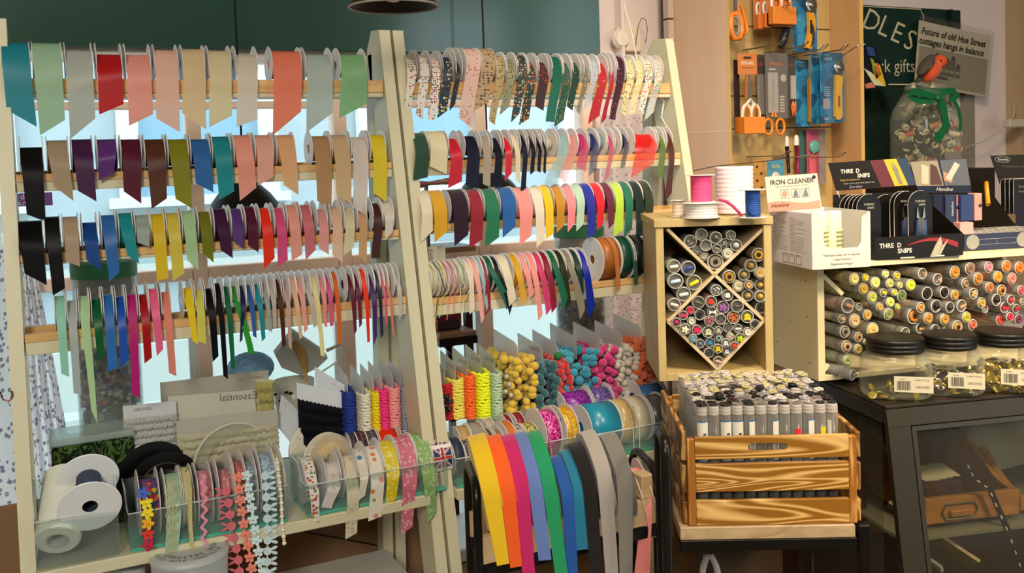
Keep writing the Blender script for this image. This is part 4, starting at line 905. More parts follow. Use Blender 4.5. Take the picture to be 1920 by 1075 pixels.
# --- tall clear vases of reels and beads in the window
def vase(px, pyt, pyb, rpx, y, label, tiers, lid=None):
    c, h, r = jar_profile(px, pyt, pyb, y, rpx); st = thing('glass_vase', label, 'glass vase', c, 'tall vases in the window')
    obj('glass', MB().lathe([(.001, .001), (r * .98, .001), (r, .004), (r, h), (r - .002, h), (r - .002, .006), (.001, .005)], axis(c, (0, 0, 1)), 48), clear('#e0ecee', .08, .04), st)
    z_of = lambda py: U(px, py, y).z
    for (p0, p1, kind, cols, rr) in tiers:
        za, zb = z_of(p1), z_of(p0); m = MB(); ms = [mat(q, .35) for q in cols]
        N = int((zb - za) * (r) ** 1 * 2 * math.pi / (rr * rr * 3.0))
        for i in range(N):
            a = random.uniform(0, 6.283); zz = random.uniform(za + rr, zb - rr); d = (r - .003 - rr); p = V((c.x + d * math.cos(a), c.y + d * math.sin(a), zz)); m.cur = random.randrange(len(ms))
            if kind == 'bead': m.ball(p, rr * random.uniform(.7, 1.1), 7)
            elif kind == 'button': m.lathe([(.0003, .002), (rr * .6, .002), (rr * .8, .003), (rr, .0015), (rr, 0), (.0003, 0)], axis(p, V((math.cos(a), math.sin(a), random.uniform(-.4, .4)))), 14)
            else:
                ax = V((math.cos(a) * .8, math.sin(a) * .8, random.uniform(-.6, .6))) if i % 2 else V((-math.sin(a), math.cos(a), random.uniform(-.8, .8)))
                q = p - V((math.cos(a), math.sin(a), 0)) * rr * .7
                m.lathe([(rr * .3, -rr), (rr * .95, -rr), (rr * .95, -rr * .8), (rr * .7, -rr * .75), (rr * .7, rr * .75), (rr * .95, rr * .8), (rr * .95, rr), (rr * .3, rr)], axis(q, ax), 14)
        o = obj({'bead': 'beads', 'button': 'buttons', 'reel': 'thread_reels'}[kind], m, ms, st); o['kind'] = 'stuff'
        m = MB().lathe([(.001, za - c.z), (r * .78, za - c.z), (r * .78, zb - c.z), (.001, zb - c.z)], axis(c, (0, 0, 1)), 24); obj('filling', m, mat(cols[1], .9, transl=.5), st)
    if lid:
        za, zb = z_of(lid[1]) - c.z, z_of(lid[0]) - c.z
        obj('ribbon_band', MB().lathe([(r + .0008, za), (r + .0015, (za + zb) / 2), (r + .0008, zb)], axis(c, (0, 0, 1)), 48), mat('#3f8a5e', .4, transl=.2), st)
    return st
beads = ['#4c3c50', '#e8d8c4', '#c8704c', '#4c5c90', '#f0e8dc', '#74607c', '#a84838', '#d8c4a8']
vase(232, 485, PX(V((U(232, 790, 1.93).x, 1.93, ZSILL + .0015)))[1], 56, 1.93, 'tall clear vase of beads and thread reels behind the left stand', [(640, 758, 'bead', beads, .0056), (512, 622, 'reel', ['#b08c88', '#d8c8c4', '#c88c8c', '#a87868', '#c0a498'], .012), (758, 960, 'button', ['#9c948c', '#c0b8b0', '#7c7470'], .008)], (487, 515))
vase(1100, 425, PX(V((U(1100, 660, 1.99).x, 1.99, ZSILL + .0015)))[1], 46, 1.99, 'tall clear vase of beads and thread reels behind the right stand', [(548, 900, 'bead', ['#3c2c30', '#d8b8a0', '#8c543c', '#44406c', '#e0ccb8', '#8c4438'], .0056), (440, 540, 'reel', ['#b88c74', '#d8b8ac', '#c89484', '#a8785c'], .012)], (424, 442))
# --- pendant lamps in the window and overhead
def pendant(px, py_base, rpx, y, label, cordtop=0, flat=False, shade_h=None):
    b = U(px, py_base, y); r = rpx * depth(b) / F; st = thing('pendant_lamp', label, 'pendant lamp', b)
    h = shade_h or r * .75
    obj('shade', MB().lathe([(r, 0), (r * 1.02, .003), (r * .72, h * .45), (r * .3, h * .85), (.012, h), (.010, h), (.28 * r, h * .83), (r * .68, h * .42), (r * .97, .002)], axis(b, (0, 0, 1)), 48), mat('#24221f', .4), st)
    obj('shade_rim', MB().tube([b + V((r * math.cos(a), r * math.sin(a), .001)) for a in [i * .1571 for i in range(40)]], .002, 6, closed=True), mat('#a89c8c', .5), st)
    obj('bulb', MB().ball(b + V((0, 0, .03)), .022, 14), mat('#efe6d2', .3), st)
    obj('cord', MB().tube([b + V((0, 0, h)), b + V((-.001, 0, (2.69 - b.z) * .5)), V((b.x, b.y, 2.69))], .0022, 6), mat('#16161a', .5), st)
pendant(459, 392, 66, 2.1, 'dark cone pendant lamp hanging in the window behind the left stand', shade_h=.075)
pendant(917, 368, 62, 2.12, 'dark cone pendant lamp hanging in the window behind the right stand', shade_h=.075)
pendant(738, 14, 83, 1.45, 'dark pendant lamp at the top edge of the picture')
# --- below the shelf, left
rb = UD(363, 1075, 1.45)
st = thing('recycling_tub', 'clear round tub lettered in green below the left shelf', 'tub', (rb.x, rb.y + .03, .74))
c = V((rb.x, rb.y + .04, .74)); zt_ = UD(360, 1040, 1.47).z; r = .058; h = zt_ - .74
obj('tub_body', MB().lathe([(.001, 0), (r * .9, 0), (r, h), (r * .97, h), (r * .87, .003)], axis(c, (0, 0, 1)), 44), clear('#dfe4e2', .35), st)
obj('lid', MB().lathe([(r * 1.03, h - .006), (r * 1.03, h + .001), (r * .8, h + .004), (.001, h + .002)], axis(c, (0, 0, 1)), 44), mat('#c6cbc8', .35, alpha=.7), st)
def curvetext(mb, s, c, r, z, size, a0, up=False, step=.0):
    for i, chh in enumerate(s):
        if chh == ' ': continue
        a = a0 - i * step
        p = V((c.x + r * math.cos(a), c.y + r * math.sin(a), z)); u = V((math.cos(a), math.sin(a), 0)); rr = V((math.sin(a), -math.cos(a), 0))
        mb.text(chh, p, rr, u, size)
m = MB(); curvetext(m, 'TEXTILES RECYCLING', c, r * .55, zt_ + .0045, .013, math.radians(200), step=-.23); curvetext(m, 'AUTUMN SUN CUSHION', c, r * .76, zt_ + .004, .011, math.radians(330), step=.19)
obj('green_lettering', m, mat('#2c5c2c', .6), st)
b2 = UD(235, 1075, 1.45)
tag(obj('plastic_tub', MB().lathe([(.001, 0), (.05, 0), (.054, UD(235, 1064, 1.5).z - .74), (.001, UD(235, 1064, 1.5).z - .735)], axis((b2.x - .02, b2.y + .06, .74), (0, 0, 1)), 32), mat('#cfd3d2', .35)), 'white plastic tub under the shelf beside the lettered tub', 'tub')
wb = MB().box((U(650, 1050, 1.65).x - .35, 1.47, .68), (XL1 - .03, 1.75, .74)); o = tag(obj('lower_shelf_board', wb, mat('#cfcac2', .4)), 'pale lower board beneath the left stand shelf', 'shelf')
fb = MB().box((-.35, 1.898, .10), (XL1 + .1, 1.909, .905), bev=.002); tag(obj('felt_screen', fb, mat('#8a6a4c', .95, bump=(300, .5))), 'brown felt covered board behind the lower left shelf', 'board')
tag(obj('black_cable', MB().tube([U(px, py, 1.895) for px, py in ((540, 985), (580, 1000), (640, 1010), (700, 1022), (735, 1030))], .0015, 6), mat('#120f0e', .5)), 'thin black cable trailing across the brown board', 'cable')
tag(obj('curtain_hook', MB().tube([U(px, py, 1.6) for px, py in ((0, 735), (6, 750), (18, 752), (23, 742), (21, 733))], .0012, 6), mat('#a0583c', .25, metal=.9)), 'small copper hook on the curtain at the far left edge', 'hook')
psg = tag(obj('purple_sign', MB().box((U(30, 365, 2.2).x, 2.20, U(30, 388, 2.2).z), (U(98, 365, 2.2).x, 2.202, U(60, 362, 2.2).z)), mat('#6a3a84', .5)), 'small purple sticker sign on the window pane, upper left', 'sign')
m = MB(); m.text('de', U(38, 374, 2.199), (1, 0, 0), (0, 0, 1), .016, align='LEFT', ext=.0004); m.text('s.m', U(34, 385, 2.199), (1, 0, 0), (0, 0, 1), .014, align='LEFT', ext=.0004); obj('printed_text', m, mat('#e4dcec', .5), psg)
# ================================================================ bottom shelf of the right stand
ZR_ = SHZ['right']; RY0, RY1 = YF + .004, YF + .118

ax0, ax1 = XR0 + .014, U(1078, 800, RY0).x
tray(ax0, ax1, RY0, RY1, ZR_, .055, .088, 'clear bin of metallic and sequin trims on the right shelf')
tray(ax1 + .006, XR1 - .014, RY0, RY1, ZR_, .052, .080, 'clear bin with teal base holding shiny cord reels at right')
AY2 = RY0 + .052
def rs(xl, xr, yw, c, kind, label, R, y=AY2, BL=None, BR=None, group='reels in the right bins', z=None, fl=(1, 1), ty=None):
    return spool(y, (ZR_ + .0065 + R) if z is None else z, R, xl, xr, c, kind, yw, BL, BR, label, group, fl, ty=(y - RY0 + .005) if ty is None else ty, hole=.012)
Q = lambda *a, **k: pat(*a, transl=0, **k)
YB2 = AY2 + .052
rs(852, 871, 770, '#b99a64', S, 'white spool of matte gold ribbon, leftmost at the back of its bin', .030, y=YB2, z=ZR_ + .052)
rs(874, 896, 766, '#9c968c', S, 'spool of silver grey ribbon beside the matte gold one', .030, y=YB2, z=ZR_ + .054)
rs(906, 918, 762, '#b8b2a8', S, 'white spool with pale ribbon behind the brown ones, second bin', .031, y=YB2, z=ZR_ + .056)
rs(941, 950, 760, '#7c1428', S, 'white spool of dark red ribbon, left of its twin in the bin', .033, y=YB2, z=ZR_ + .056)
rs(958, 972, 755, '#8c1c30', S, 'white spool of dark red ribbon, right of its twin in the bin', .033, y=YB2, z=ZR_ + .057)
rs(990, 1004, 756, '#d4ccc0', S, 'white spool of cream ribbon at the back before the yellow pompoms', .034, y=YB2, z=ZR_ + .058)
rs(838, 856, 792, 0, Q('#202a44', ['#d8d0b0', '#202a44', '#202a44'], 110, .25), 'navy ribbon spool with small silver stars at the left of the bin', .036)
rs(862, 892, 800, 0, Q('#1c1a1e', ['#6c6460', '#a8a098', '#2c2826'], 420, .5, rough=.25), 'spool of black glitter sequin trim in the clear bin', .032)
rs(906, 914, 806, '#6c4838', S, 'white spool of chocolate satin ribbon in the front row of the bin', .040, BL=(902, 860), BR=(916, 862), ty=.030)
rs(920, 931, 808, '#8c6c5c', S, 'white spool of mushroom brown ribbon in the front row of the bin', .040, BL=(930, 838), BR=(946, 838), ty=.034)
rs(938, 952, 790, '#c87830', S, 'white spool with shiny copper ribbon draped over its side', .043, BL=(958, 835), BR=(970, 832), ty=.036)
rs(961, 972, 788, 0, Q('#7c786c', ['#e0dcd0', '#a8a49c', '#3c3a34'], 330, .5, rough=.2), 'clear spool of silver bead chain beside the gold bead chain', .038)
rs(976, 996, 785, 0, Q('#8c8450', ['#e8e090', '#b8ac4c', '#4c4820'], 330, .5, rough=.2), 'clear spool of gold bead chain beside the silver bead chain', .038)
sf = rs(1003, 1030, 770, 0, Q('#b00c7c', ['#e060b0', '#7c0858', '#f090d0'], 330, .5, rough=.25), 'large white reel of shimmering fuchsia bead trim', .050)
p = path3([(1026, 800), (1032, 830), (1034, 850), (1036, 872)], RY0 - .006, 20); m = MB()
for q in p: m.ball(q, .0022, 7)
obj('bead_strand', m, mat('#e080b8', .2, metal=.5), sf)
sy = rs(1040, 1062, 765, 0, Q('#c8940c', ['#e8c030', '#a87808', '#e0b020'], 300, .5, rough=.35), 'large reel of golden yellow cord with lettering on its flange', .050)
p = path3([(1063, 775), (1070, 790), (1074, 805), (1076, 822)], RY0 - .004, 22); m = MB()
for q in p: m.ball(q, .0019, 7)
obj('bead_strand', m, mat('#e0d090', .2, metal=.6), sy)
Xf = U(1040, 765, AY2).x - .0016; m = MB()
for i, ch in enumerate('nadoice'):
    a = math.radians(150 - i * 17); m.text(ch, V((Xf, AY2 - .036 * math.sin(a) * 0 + .036 * math.cos(a) * -1, ZR_ + .0565 + .036 * math.sin(a))), (0, -math.sin(a), -math.cos(a)), (0, -math.cos(a), math.sin(a)), .013, ext=.0005)
obj('printed_text', m, mat('#2c2622', .5), sy)
# second bin
def cordreel(xl, xr, yw, c, label, R, y, z=None):
    s_ = spool(y, (ZR_ + .0065 + R) if z is None else z, R, xl, xr, c, wood(c, hexs(c, 1.35), (500, 2, 2), .4, .3), yw, None, None, label, 'reels of shiny cord', (1, 1), hole=.012)
    return s_
def hexs(h, k): return tuple(min(.9, x * k) for x in lin(h))
cordreel(1088, 1142, 752, '#1c7894', 'wide reel of turquoise shiny cord in the teal based bin', .046, AY2)
cordreel(1145, 1168, 748, '#b49c64', 'reel of pale gold shiny cord between turquoise and cream reels', .046, AY2)
cr = cordreel(1172, 1197, 744, '#c8bca0', 'reel of cream shiny cord with two strings hanging from it', .046, AY2)
for (a_, b_, c_) in (((1176, 758), (1187, 800), (1190, 872)), ((1186, 762), (1199, 800), (1200, 870))):
    obj('cord_end', MB().tube(path3([a_, b_, c_], RY0 - .005, 12), .0010, 6), mat('#d4ccae', .5), cr)
cordreel(1203, 1232, 742, '#56524c', 'reel of dark grey shiny cord at the right end of its bin', .046, AY2)
spool(YB2 + .01, ZR_ + .075, .040, 1046, 1094, 0, Q('#6c1880', ['#a040b8', '#54106c'], 260, .45, rough=.35), 735, None, None, 'wide reel of bright purple braided cord behind the bins', 'reels behind the right bins', hole=.012)
spool(YB2 + .01, ZR_ + .078, .040, 1098, 1134, 0, Q('#54408c', ['#8c74c0', '#403074'], 260, .45, rough=.35), 728, None, None, 'wide reel of lavender braided cord next to bright purple', 'reels behind the right bins', hole=.012)
spool(YB2 + .01, ZR_ + .075, .038, 1186, 1232, '#4878b0', S, 722, None, None, 'reel of soft blue ribbon at the back right of the shelf', 'reels behind the right bins', hole=.012)
# ---- hanks and pompom cards, filed end on
H0, H1 = RY1 + .002, RY1 + .115
# beaded tassel hank at the far left
for (px, w, pt, c, lb, tx) in ((826, 26, 722, '#b01420', 'red knitted trim hank at the left end of the right shelf', 'Essential'), (846, 27, 714, '#d8cc50', 'pale yellow ric-rac hank under a card printed Essential', 'Essential'),
        (873, 19, 706, '#e4601c', 'orange ric-rac hank between two yellow hanks', 'Essential'), (894, 28, 702, '#d8e414', 'neon yellow ric-rac hank with deep waves', 'Essential'), (924, 20, 702, '#a4bca0', 'pale mint ric-rac hank beside the neon yellow one', 'Essential')):
    hank(px, pt, 790, w, H0 + .008, H0 + .090, c, lb, cardc='#d4d2c4', group='ric-rac hanks on the right shelf', zs=ZR_ + .0, cardh=.030, txt=tx)
m = MB()
for (px, py) in ((832, 752), (838, 745), (844, 752), (836, 762), (842, 768), (832, 770)): m.ball(U(px, py, H0 - .004), .006, 10)
tag(obj('beaded_trim', m, pat('#141216', ['#b82028', '#141216', '#d8d0c8', '#141216'], 260, .3, transl=0)), 'black beaded trim with red and white specks at the left', 'trim')
tag(obj('silver_bell_trim', (lambda mm: [mm.ball(U(px, py, H0 - .002), .0055, 10) for px, py in ((950, 707), (955, 722), (948, 735), (958, 742))] and mm)(MB()), mat('#b8b2a4', .35, metal=.3)), 'short string of grey pompoms hanging beside the mint hank', 'trim')
for (px, w, pt, c, lb, yo, r0) in ((958, 44, 682, '#cdac20', 'card of golden yellow pompom trim', .0, .0078), (1010, 34, 688, '#0e5460', 'card of dark teal pompom trim next to yellow', .006, .0078),
        (1046, 20, 680, '#b0101c', 'card of red and green pompom trim between two teal ones', .006, .0075), (1066, 48, 668, '#1490ac', 'card of bright turquoise pompom trim', .008, .0080),
        (1114, 42, 664, '#cc1c74', 'card of hot pink pompom trim between turquoise and white', .010, .0080), (1160, 34, 660, '#d6ccbc', 'card of white pompom trim between hot pink and orange', .014, .0070), (1196, 34, 646, '#dc5c10', 'card of bright orange pompom trim at the right end', .010, .0080)):
    hank(px, pt, 800, w, H0 + yo, H0 + yo + .125, c, lb, cardc='#e0dedb', group='pompom cards on the right shelf', zs=ZR_ + .012, pompom=r0, cardh=.034, txt='Essential' if px in (1010,) else None)
m = MB().ball(U(1046, 668, H0 + .004), .0085, 12); tag(obj('green_pompom', m, mat('#1c6c34', .9)), 'single green pompom on top of the red pompom card', 'pompom')
# folded quilt on a little dark table seen behind (in the window)
st = thing('wooden_chair', 'dark wooden chair with a pale seat standing in the window', 'chair', U(840, 690, 2.08))
q0, q1 = U(800, 618, 2.08), U(868, 610, 2.08)
obj('seat', MB().box((q0.x, 2.0, q0.z - .012), (q1.x, 2.17, q0.z), bev=.002), mat('#9c7460', .5), st)
lx = U(875, 600, 2.08).x; obj('back_post', MB().box((lx - .008, 2.06, ZSILL + .001), (lx + .008, 2.085, U(873, 500, 2.08).z), bev=.002), mat('#2c1a16', .4), st)
obj('seat_rail', MB().box((q0.x, 2.0, q0.z - .030), (lx - .0085, 2.015, q0.z - .0125)), mat('#2c1a16', .4), st)
obj('brace', MB().beam(U(815, 630, 2.06), U(858, 672, 2.06), .008, .008, (0, 1, 0)), mat('#1c1614', .4), st)
for x_ in (q0.x + .01, q1.x - .02): obj('leg', MB().box((x_, 2.13, ZSILL + .001), (x_ + .014, 2.145, q0.z - .0125)), mat('#2c1a16', .4), st)
obj('arm_rest', MB().box((U(790, 470, 2.1).x, 2.03, U(800, 466, 2.1).z - .008), (lx + .01, 2.16, U(800, 462, 2.1).z), bev=.002), mat('#9c7454', .4), st)
obj('turned_rail', MB().lathe([(.001, 0), (.007, .003), (.0085, .012), (.006, .022), (.0045, .035), (.006, .05), (.0065, .065), (.008, .072), (.0075, .082), (.001, .086)], axis(U(782, 347, 2.08), U(854, 338, 2.08) - U(782, 347, 2.08)), 16), mat('#8c6058', .35), st)
obj('upright', MB().box((U(796, 345, 2.09).x, 2.085, U(800, 466, 2.1).z), (U(801, 345, 2.09).x, 2.095, U(800, 345, 2.09).z)), mat('#8c6058', .35), st)
tag(obj('folded_quilt', MB().box((q0.x + .004, 2.03, q0.z + .0005), (q1.x - .022, 2.12, q0.z + .05), bev=.006), pat('#6c1c38', ['#c0581c', '#2c2430', '#7c98a0', '#801c3c'], 26, .6, transl=0, rough=.9)), 'folded patchwork quilt in crimson and orange on the dark chair', 'quilt')
pn = MB().box((U(782, 468, 1.69).x, 1.690, U(782, 500, 1.69).z), (U(835, 470, 1.69).x, 1.691, U(800, 463, 1.69).z)); pc = obj('price_card', pn, mat('#cfc8ac', .6, transl=.1)); tag(pc, 'handwritten price card tucked under the third rail of right stand', 'price card')
m = MB()
for i, s_ in enumerate(('9mm  1.40x', '16mm 1.20', '22mm 1.70', '36mm 2.55')): m.text(s_, V((U(787, 475, 1.688).x, 1.6895, U(787, 474 + i * 7, 1.688).z)), (1, 0, 0), (0, 0, 1), .006, align='LEFT', ext=.0001)
obj('handwriting', m, mat('#4c4a48', .7), pc)
# black and clear thermostat, cords and lights on the wall at right
T0 = U(1174, 75, 2.24); st = thing('thermostat', 'round white thermostat dial on a square plate beside the window', 'thermostat', T0 - V((0, 0, .05)))
obj('wall_plate', MB().box((U(1154, 60, 2.24).x, 2.228, U(1160, 97, 2.24).z), (U(1198, 60, 2.24).x, 2.249, U(1174, 52, 2.24).z), bev=.003), mat('#e2d4bf', .4), st)
obj('dial', MB().lathe([(.027, 0), (.026, .006), (.022, .012), (.020, .016), (.008, .017), (.001, .017)], axis(V((U(1165, 76, 2.22).x, 2.228, T0.z)), (0, -1, 0)), 36, smooth=False), mat('#ece0d0', .35), st)
obj('pipe_box', MB(), mat('#ffffff'), st) if 0 else None
tw = MB(); p = path3([(1168, 0), (1174, 25), (1184, 60), (1192, 100), (1200, 150), (1225, 170), (1245, 190), (1240, 220), (1250, 238), (1262, 260), (1270, 300), (1274, 330)], 1.72, 140)
for s in (0, 3.14): tw.tube([q + V((math.sin(i * 1.1 + s) * .0016, 0, 0)) for i, q in enumerate(p)], .0012, 5)
tag(obj('twisted_cord', tw, mat('#d8ccc0', .6)), 'twisted pale cord hanging down over the right stand post', 'cord')
tag(obj('wire_loop', MB().tube(path3([(1190, 100), (1196, 50), (1203, 33), (1211, 38), (1214, 55), (1210, 80)], 2.2, 30), .0011, 5), mat('#54505c', .5)), 'thin grey wire looped above the thermostat', 'wire')
pv = MB().box((U(1157, 0, 2.235).x, 2.215, 1.2), (U(1163, 0, 2.235).x, 2.249, 2.65), bev=.002); struct('trim_3', pv, mat('#ecdcd6', .6), 'pale vertical pipe casing beside the window')
for i, (a, b) in enumerate(((1369, .02), )): pass
# ================================================================ webbing rack in front of the right stand
steel = mat('#2c2925', 0.28, metal=0.7, spec=.6); YW = 1.36
zc_ = U(890, 927, YW).z
XA_, XB_ = U(884, 930, YW).x, U(1205, 900, YW).x
rk = thing('webbing_rack', 'black tubular steel rack carrying rolls of webbing', 'display rack', ((XA_ + XB_) / 2, YW, 0))
def uframe(x, yf, yb, ztop, zbot, r=.0075, rc=.03, par=None, nm='tube_frame'):
    pts = [V((x, yf, zbot)), V((x, yf, ztop - rc))] + [V((x, yf + rc - rc * math.cos(a), ztop - rc + rc * math.sin(a))) for a in [math.pi / 2 * i / 8 for i in range(1, 9)]]
    pts += [V((x, yb - rc + rc * math.sin(a), ztop - rc + rc * math.cos(a))) for a in [math.pi / 2 * i / 8 for i in range(0, 9)]] + [V((x, yb, zbot))]
    return obj(nm, MB().tube(pts, r, 12), steel, par)
AZ = math.radians(17); FW = V((math.sin(AZ), math.cos(AZ), 0)); TL_ = .17
AXR = (V((math.cos(AZ), -math.sin(AZ), 0)) * math.cos(TL_) + V((0, 0, 1)) * math.sin(TL_)); UPR = AXR.cross(FW)
if UPR.z < 0: UPR = -UPR
def rollframe(c): return Matrix(((FW.x, UPR.x, AXR.x, c.x), (FW.y, UPR.y, AXR.y, c.y), (FW.z, UPR.z, AXR.z, c.z), (0, 0, 0, 1)))
def uframe2(p, w, ztop, r=.0068, rc=.03, par=None, nm='tube_frame'):
    a, b = p - FW * w, p + FW * w; pts = [V((a.x, a.y, 0))]
    for k in range(9):
        t = math.pi / 2 * k / 8; q = a + FW * (rc - rc * math.cos(t)); pts.append(V((q.x, q.y, ztop - rc + rc * math.sin(t))))
    for k in range(9):
        t = math.pi / 2 * k / 8; q = b - FW * (rc - rc * math.sin(t)); pts.append(V((q.x, q.y, ztop - rc + rc * math.cos(t))))
    pts.append(V((b.x, b.y, 0))); return obj(nm, MB().tube(pts, r, 12), steel, par)
PL = U(884, 890, YW); PR = U(1208, 862, YW)
uframe2(PL, .062, U(884, 885, YW).z, par=rk); uframe2(PR, .085, U(1208, 858, YW).z, rc=.06, par=rk)
zr_ = U(1000, 1075, YW).z
for s_ in (-.055, .055):
    a, b = PL + FW * s_, PR + FW * s_; a.z = b.z = zc_ - .10
    obj('cross_bar', MB().beam(a, b, .016, .02), steel, rk)
    a = a.copy(); b = b.copy(); a.z = b.z = zc_ - .068
    obj('wooden_cradle', MB().beam(a, b, .012, .042), wood('#c9a878', '#ddc094', (6, 60, 60), 1.5, .55), rk)
bb = PR - FW * .05; obj('wooden_block', MB().box((bb.x - .03, bb.y - .01, zc_ - .046), (bb.x - .006, bb.y + .02, zc_ - .005), bev=.002), wood('#c9a878', '#ddc094', (6, 60, 60), 1.5, .55), rk)
for nm, xl, xr, yt, c, BL, BR, flg, R_ in (('yellow', 877, 908, 823, '#e8bc08', (932, 1062), (955, 1057), 0, .074), ('orange', 911, 936, 823, '#f25a04', (957, 1066), (979, 1062), 0, .074),
        ('magenta', 938, 962, 822, '#c01060', (980, 1086), (1004, 1086), 0, .074), ('lavender blue', 962, 984, 818, '#6078b4', (1010, 1052), (1034, 1050), 0, .075), ('emerald green', 987, 1010, 816, '#089058', (1042, 1086), (1066, 1086), 0, .075),
        ('royal blue', 1030, 1049, 862, '#084c9c', (1062, 1086), (1084, 1086), 0, .060), ('teal blue', 1050, 1068, 850, '#067090', (1080, 1033), (1105, 1030), 0, .062), ('black', 1064, 1086, 836, '#161414', (1108, 1086), (1131, 1086), 0, .068),
        ('light grey', 1088, 1112, 815, '#a09892', (1136, 1086), (1160, 1086), 0, .074), ('dark grey', 1124, 1150, 820, '#74726a', (1162, 1086), (1186, 1086), 0, .073), ('salmon pink', 1180, 1196, 884, '#f08880', (1188, 1086), (1218, 1086), 1, .052)):
    P0, P1 = U(xl, yt, YW), U(xr, yt, YW); w_ = (P1 - P0).length * .97
    c0 = P0 - UPR * R_
    m_ = mat(c, .8, sheen=.3, k=1.1, bump=(900, .25)); MX = rollframe(c0)
    s_ = thing('webbing_roll', 'roll of %s webbing on the black steel rack' % nm, 'webbing roll', c0 - V((0, 0, R_)), 'rolls of webbing')
    mm = MB().lathe([(.02, 0), (R_ - .001, 0), (R_, .0008), (R_, w_ - .0008), (R_ - .001, w_), (.02, w_), (.02, 0)], MX, 72, smooth=False)
    obj('wound_webbing', mm, m_, s_)
    if flg:
        for x in (-.0015, w_): obj('flange', MB().lathe([(.014, x), (R_ + .016, x), (R_ + .016, x + .0014), (.014, x + .0014), (.014, x)], MX, 60, smooth=False), mat('#dccfc8', .4), s_)
    mt = MB()
    for t2 in (0, .0016):
        rows = []
        for i in range(16):
            a = math.radians(90 + 68 * i / 15); rr = R_ + .0012 + t2 + .003 * (i / 15) ** 2
            rows.append([MX @ V((rr * math.cos(a), rr * math.sin(a), 0)), MX @ V((rr * math.cos(a), rr * math.sin(a), w_))])
        pp = c0 - FW * (R_ + .007 + t2); e0, e1 = UP(BL[0], BL[1], pp, FW), UP(BR[0], BR[1], pp, FW); s0, s1 = rows[-1]
        for i in range(1, 9):
            t = i / 8; te = t * .6 + .4 * t * t
            def mix(s, e):
                q = s + (e - s) * t; off = (q - c0).dot(FW); want = -(R_ + .0042 + t2 + .0028 * min(1, t * 1.5)); q = q + FW * (want - off); return q
            rows.append([mix(s0, e0), mix(s1, e1)])
        mt.grid(rows)
    obj('webbing_tail', mt, m_, s_)
# ================================================================ crate of button tubes
def frame(p0, az):
    a = math.radians(az); x = V((math.sin(a), math.cos(a), 0)); z = V((0, 0, 1)); y = z.cross(x)
    return Matrix(((x.x, y.x, 0, p0[0]), (x.y, y.y, 0, p0[1]), (0, 0, 1, p0[2]), (0, 0, 0, 1)))
DC = 1.45; cp = UD(1299, 987, DC); FC = frame(cp, 118.5)
FCi = FC.inverted()
cw = (FCi @ UP(1601, 985, cp, FC.to_3x3() @ V((0, 1, 0)))).x; chh_ = (FCi @ UP(1290, 822, cp, FC.to_3x3() @ V((0, 1, 0)))).z
bk_ = FCi @ UZ(1243, 740, cp.z + chh_); cd = min(.34, max(.2, bk_.y))
cd = .265
cr = thing('wooden_crate', 'scorched pine slatted crate full of button tubes', 'crate', cp, M=FC)
scorch = wood('#94600f', '#ecc074', (2.4, 20, 22), 1.0, .5, sharp=20)
scs = wood('#7c4c18', '#d8a860', (26, 5, 11), 1.2, .5, sharp=9)
def fb(m, lo, hi, bev=.0012): m.xf = FC; m.box(lo, hi, bev=bev); return m
hs = [(0, .335), (.395, .715), (.76, 1.0)]; t = .008
slots = [(0.0, .315), (.36, .66), (.72, 1.0)]
for i, (a, b) in enumerate(((0, .285), (.38, .70), (.755, 1.0))):
    z0, z1 = a * chh_, b * chh_
    m = MB()
    if i == 2:
        m.xf = FC
        # top board with a rounded handle slot
        M_ = Matrix(((1, 0, 0, 0), (0, 0, -1, t), (0, 1, 0, 0), (0, 0, 0, 1)))
        w0, w1 = .006, cw - .006; sx0_, sx1_ = cw * .355, cw * .60; sz0, sz1 = z0 + (z1 - z0) * .33, z0 + (z1 - z0) * .70; rr = (sz1 - sz0) / 2; n = 10
        sl_ = [(sx1_ - rr + rr * math.sin(math.pi * k / n), (sz0 + sz1) / 2 + rr * math.cos(math.pi * k / n)) for k in range(n + 1)] + [(sx0_ + rr - rr * math.sin(math.pi * k / n), (sz0 + sz1) / 2 - rr * math.cos(math.pi * k / n)) for k in range(n + 1)]
        outer = [(w1, z1), (w1, z0), (w0, z0), (w0, z1)]
        # two halves round the slot
        up = [(w0, (sz0 + sz1) / 2), (w0, z1), (w1, z1), (w1, (sz0 + sz1) / 2)] + [sl_[k] for k in range(n // 2, -1, -1)] + [sl_[k] for k in range(2 * n + 1, 2 * n - n // 2, -1)]
        lo_ = [(w1, (sz0 + sz1) / 2), (w1, z0), (w0, z0), (w0, (sz0 + sz1) / 2)] + [sl_[k] for k in range(n + 1 + n // 2, n, -1)] + [sl_[k] for k in range(n, n // 2 - 1, -1)]
        m.prism(up, M_, t); m.prism(lo_, M_, t)
    else: fb(m, (.006, 0, z0), (cw - .006, t, z1))
    obj('front_board', m, scorch, cr)
    z0b, z1b = z0 - .004, z1 - (.004 if i < 2 else -.002)
    obj('side_board', fb(MB(), (-.014, .008, max(0, z0b)), (-.006, cd, z1b + (.006 if i == 2 else 0))), scs, cr)
    obj('side_board', fb(MB(), (cw + .006, .008, max(0, z0b)), (cw + .014, cd, z1b)), scs, cr)
    obj('back_board', fb(MB(), (.006, cd - t, z0), (cw - .006, cd, z1)), scorch, cr)
for x in (-.006, cw - .006):
    for y in (.0, cd - .012): obj('corner_post', fb(MB(), (x, y, 0), (x + .0118, y + .0118, chh_ - .002)), wood('#a06420', '#e0ac60', (60, 60, 8), 1.5, .5, sharp=4), cr)
obj('bottom_board', fb(MB(), (0, .01, .002), (cw, cd - .01, .008)), scs, cr)
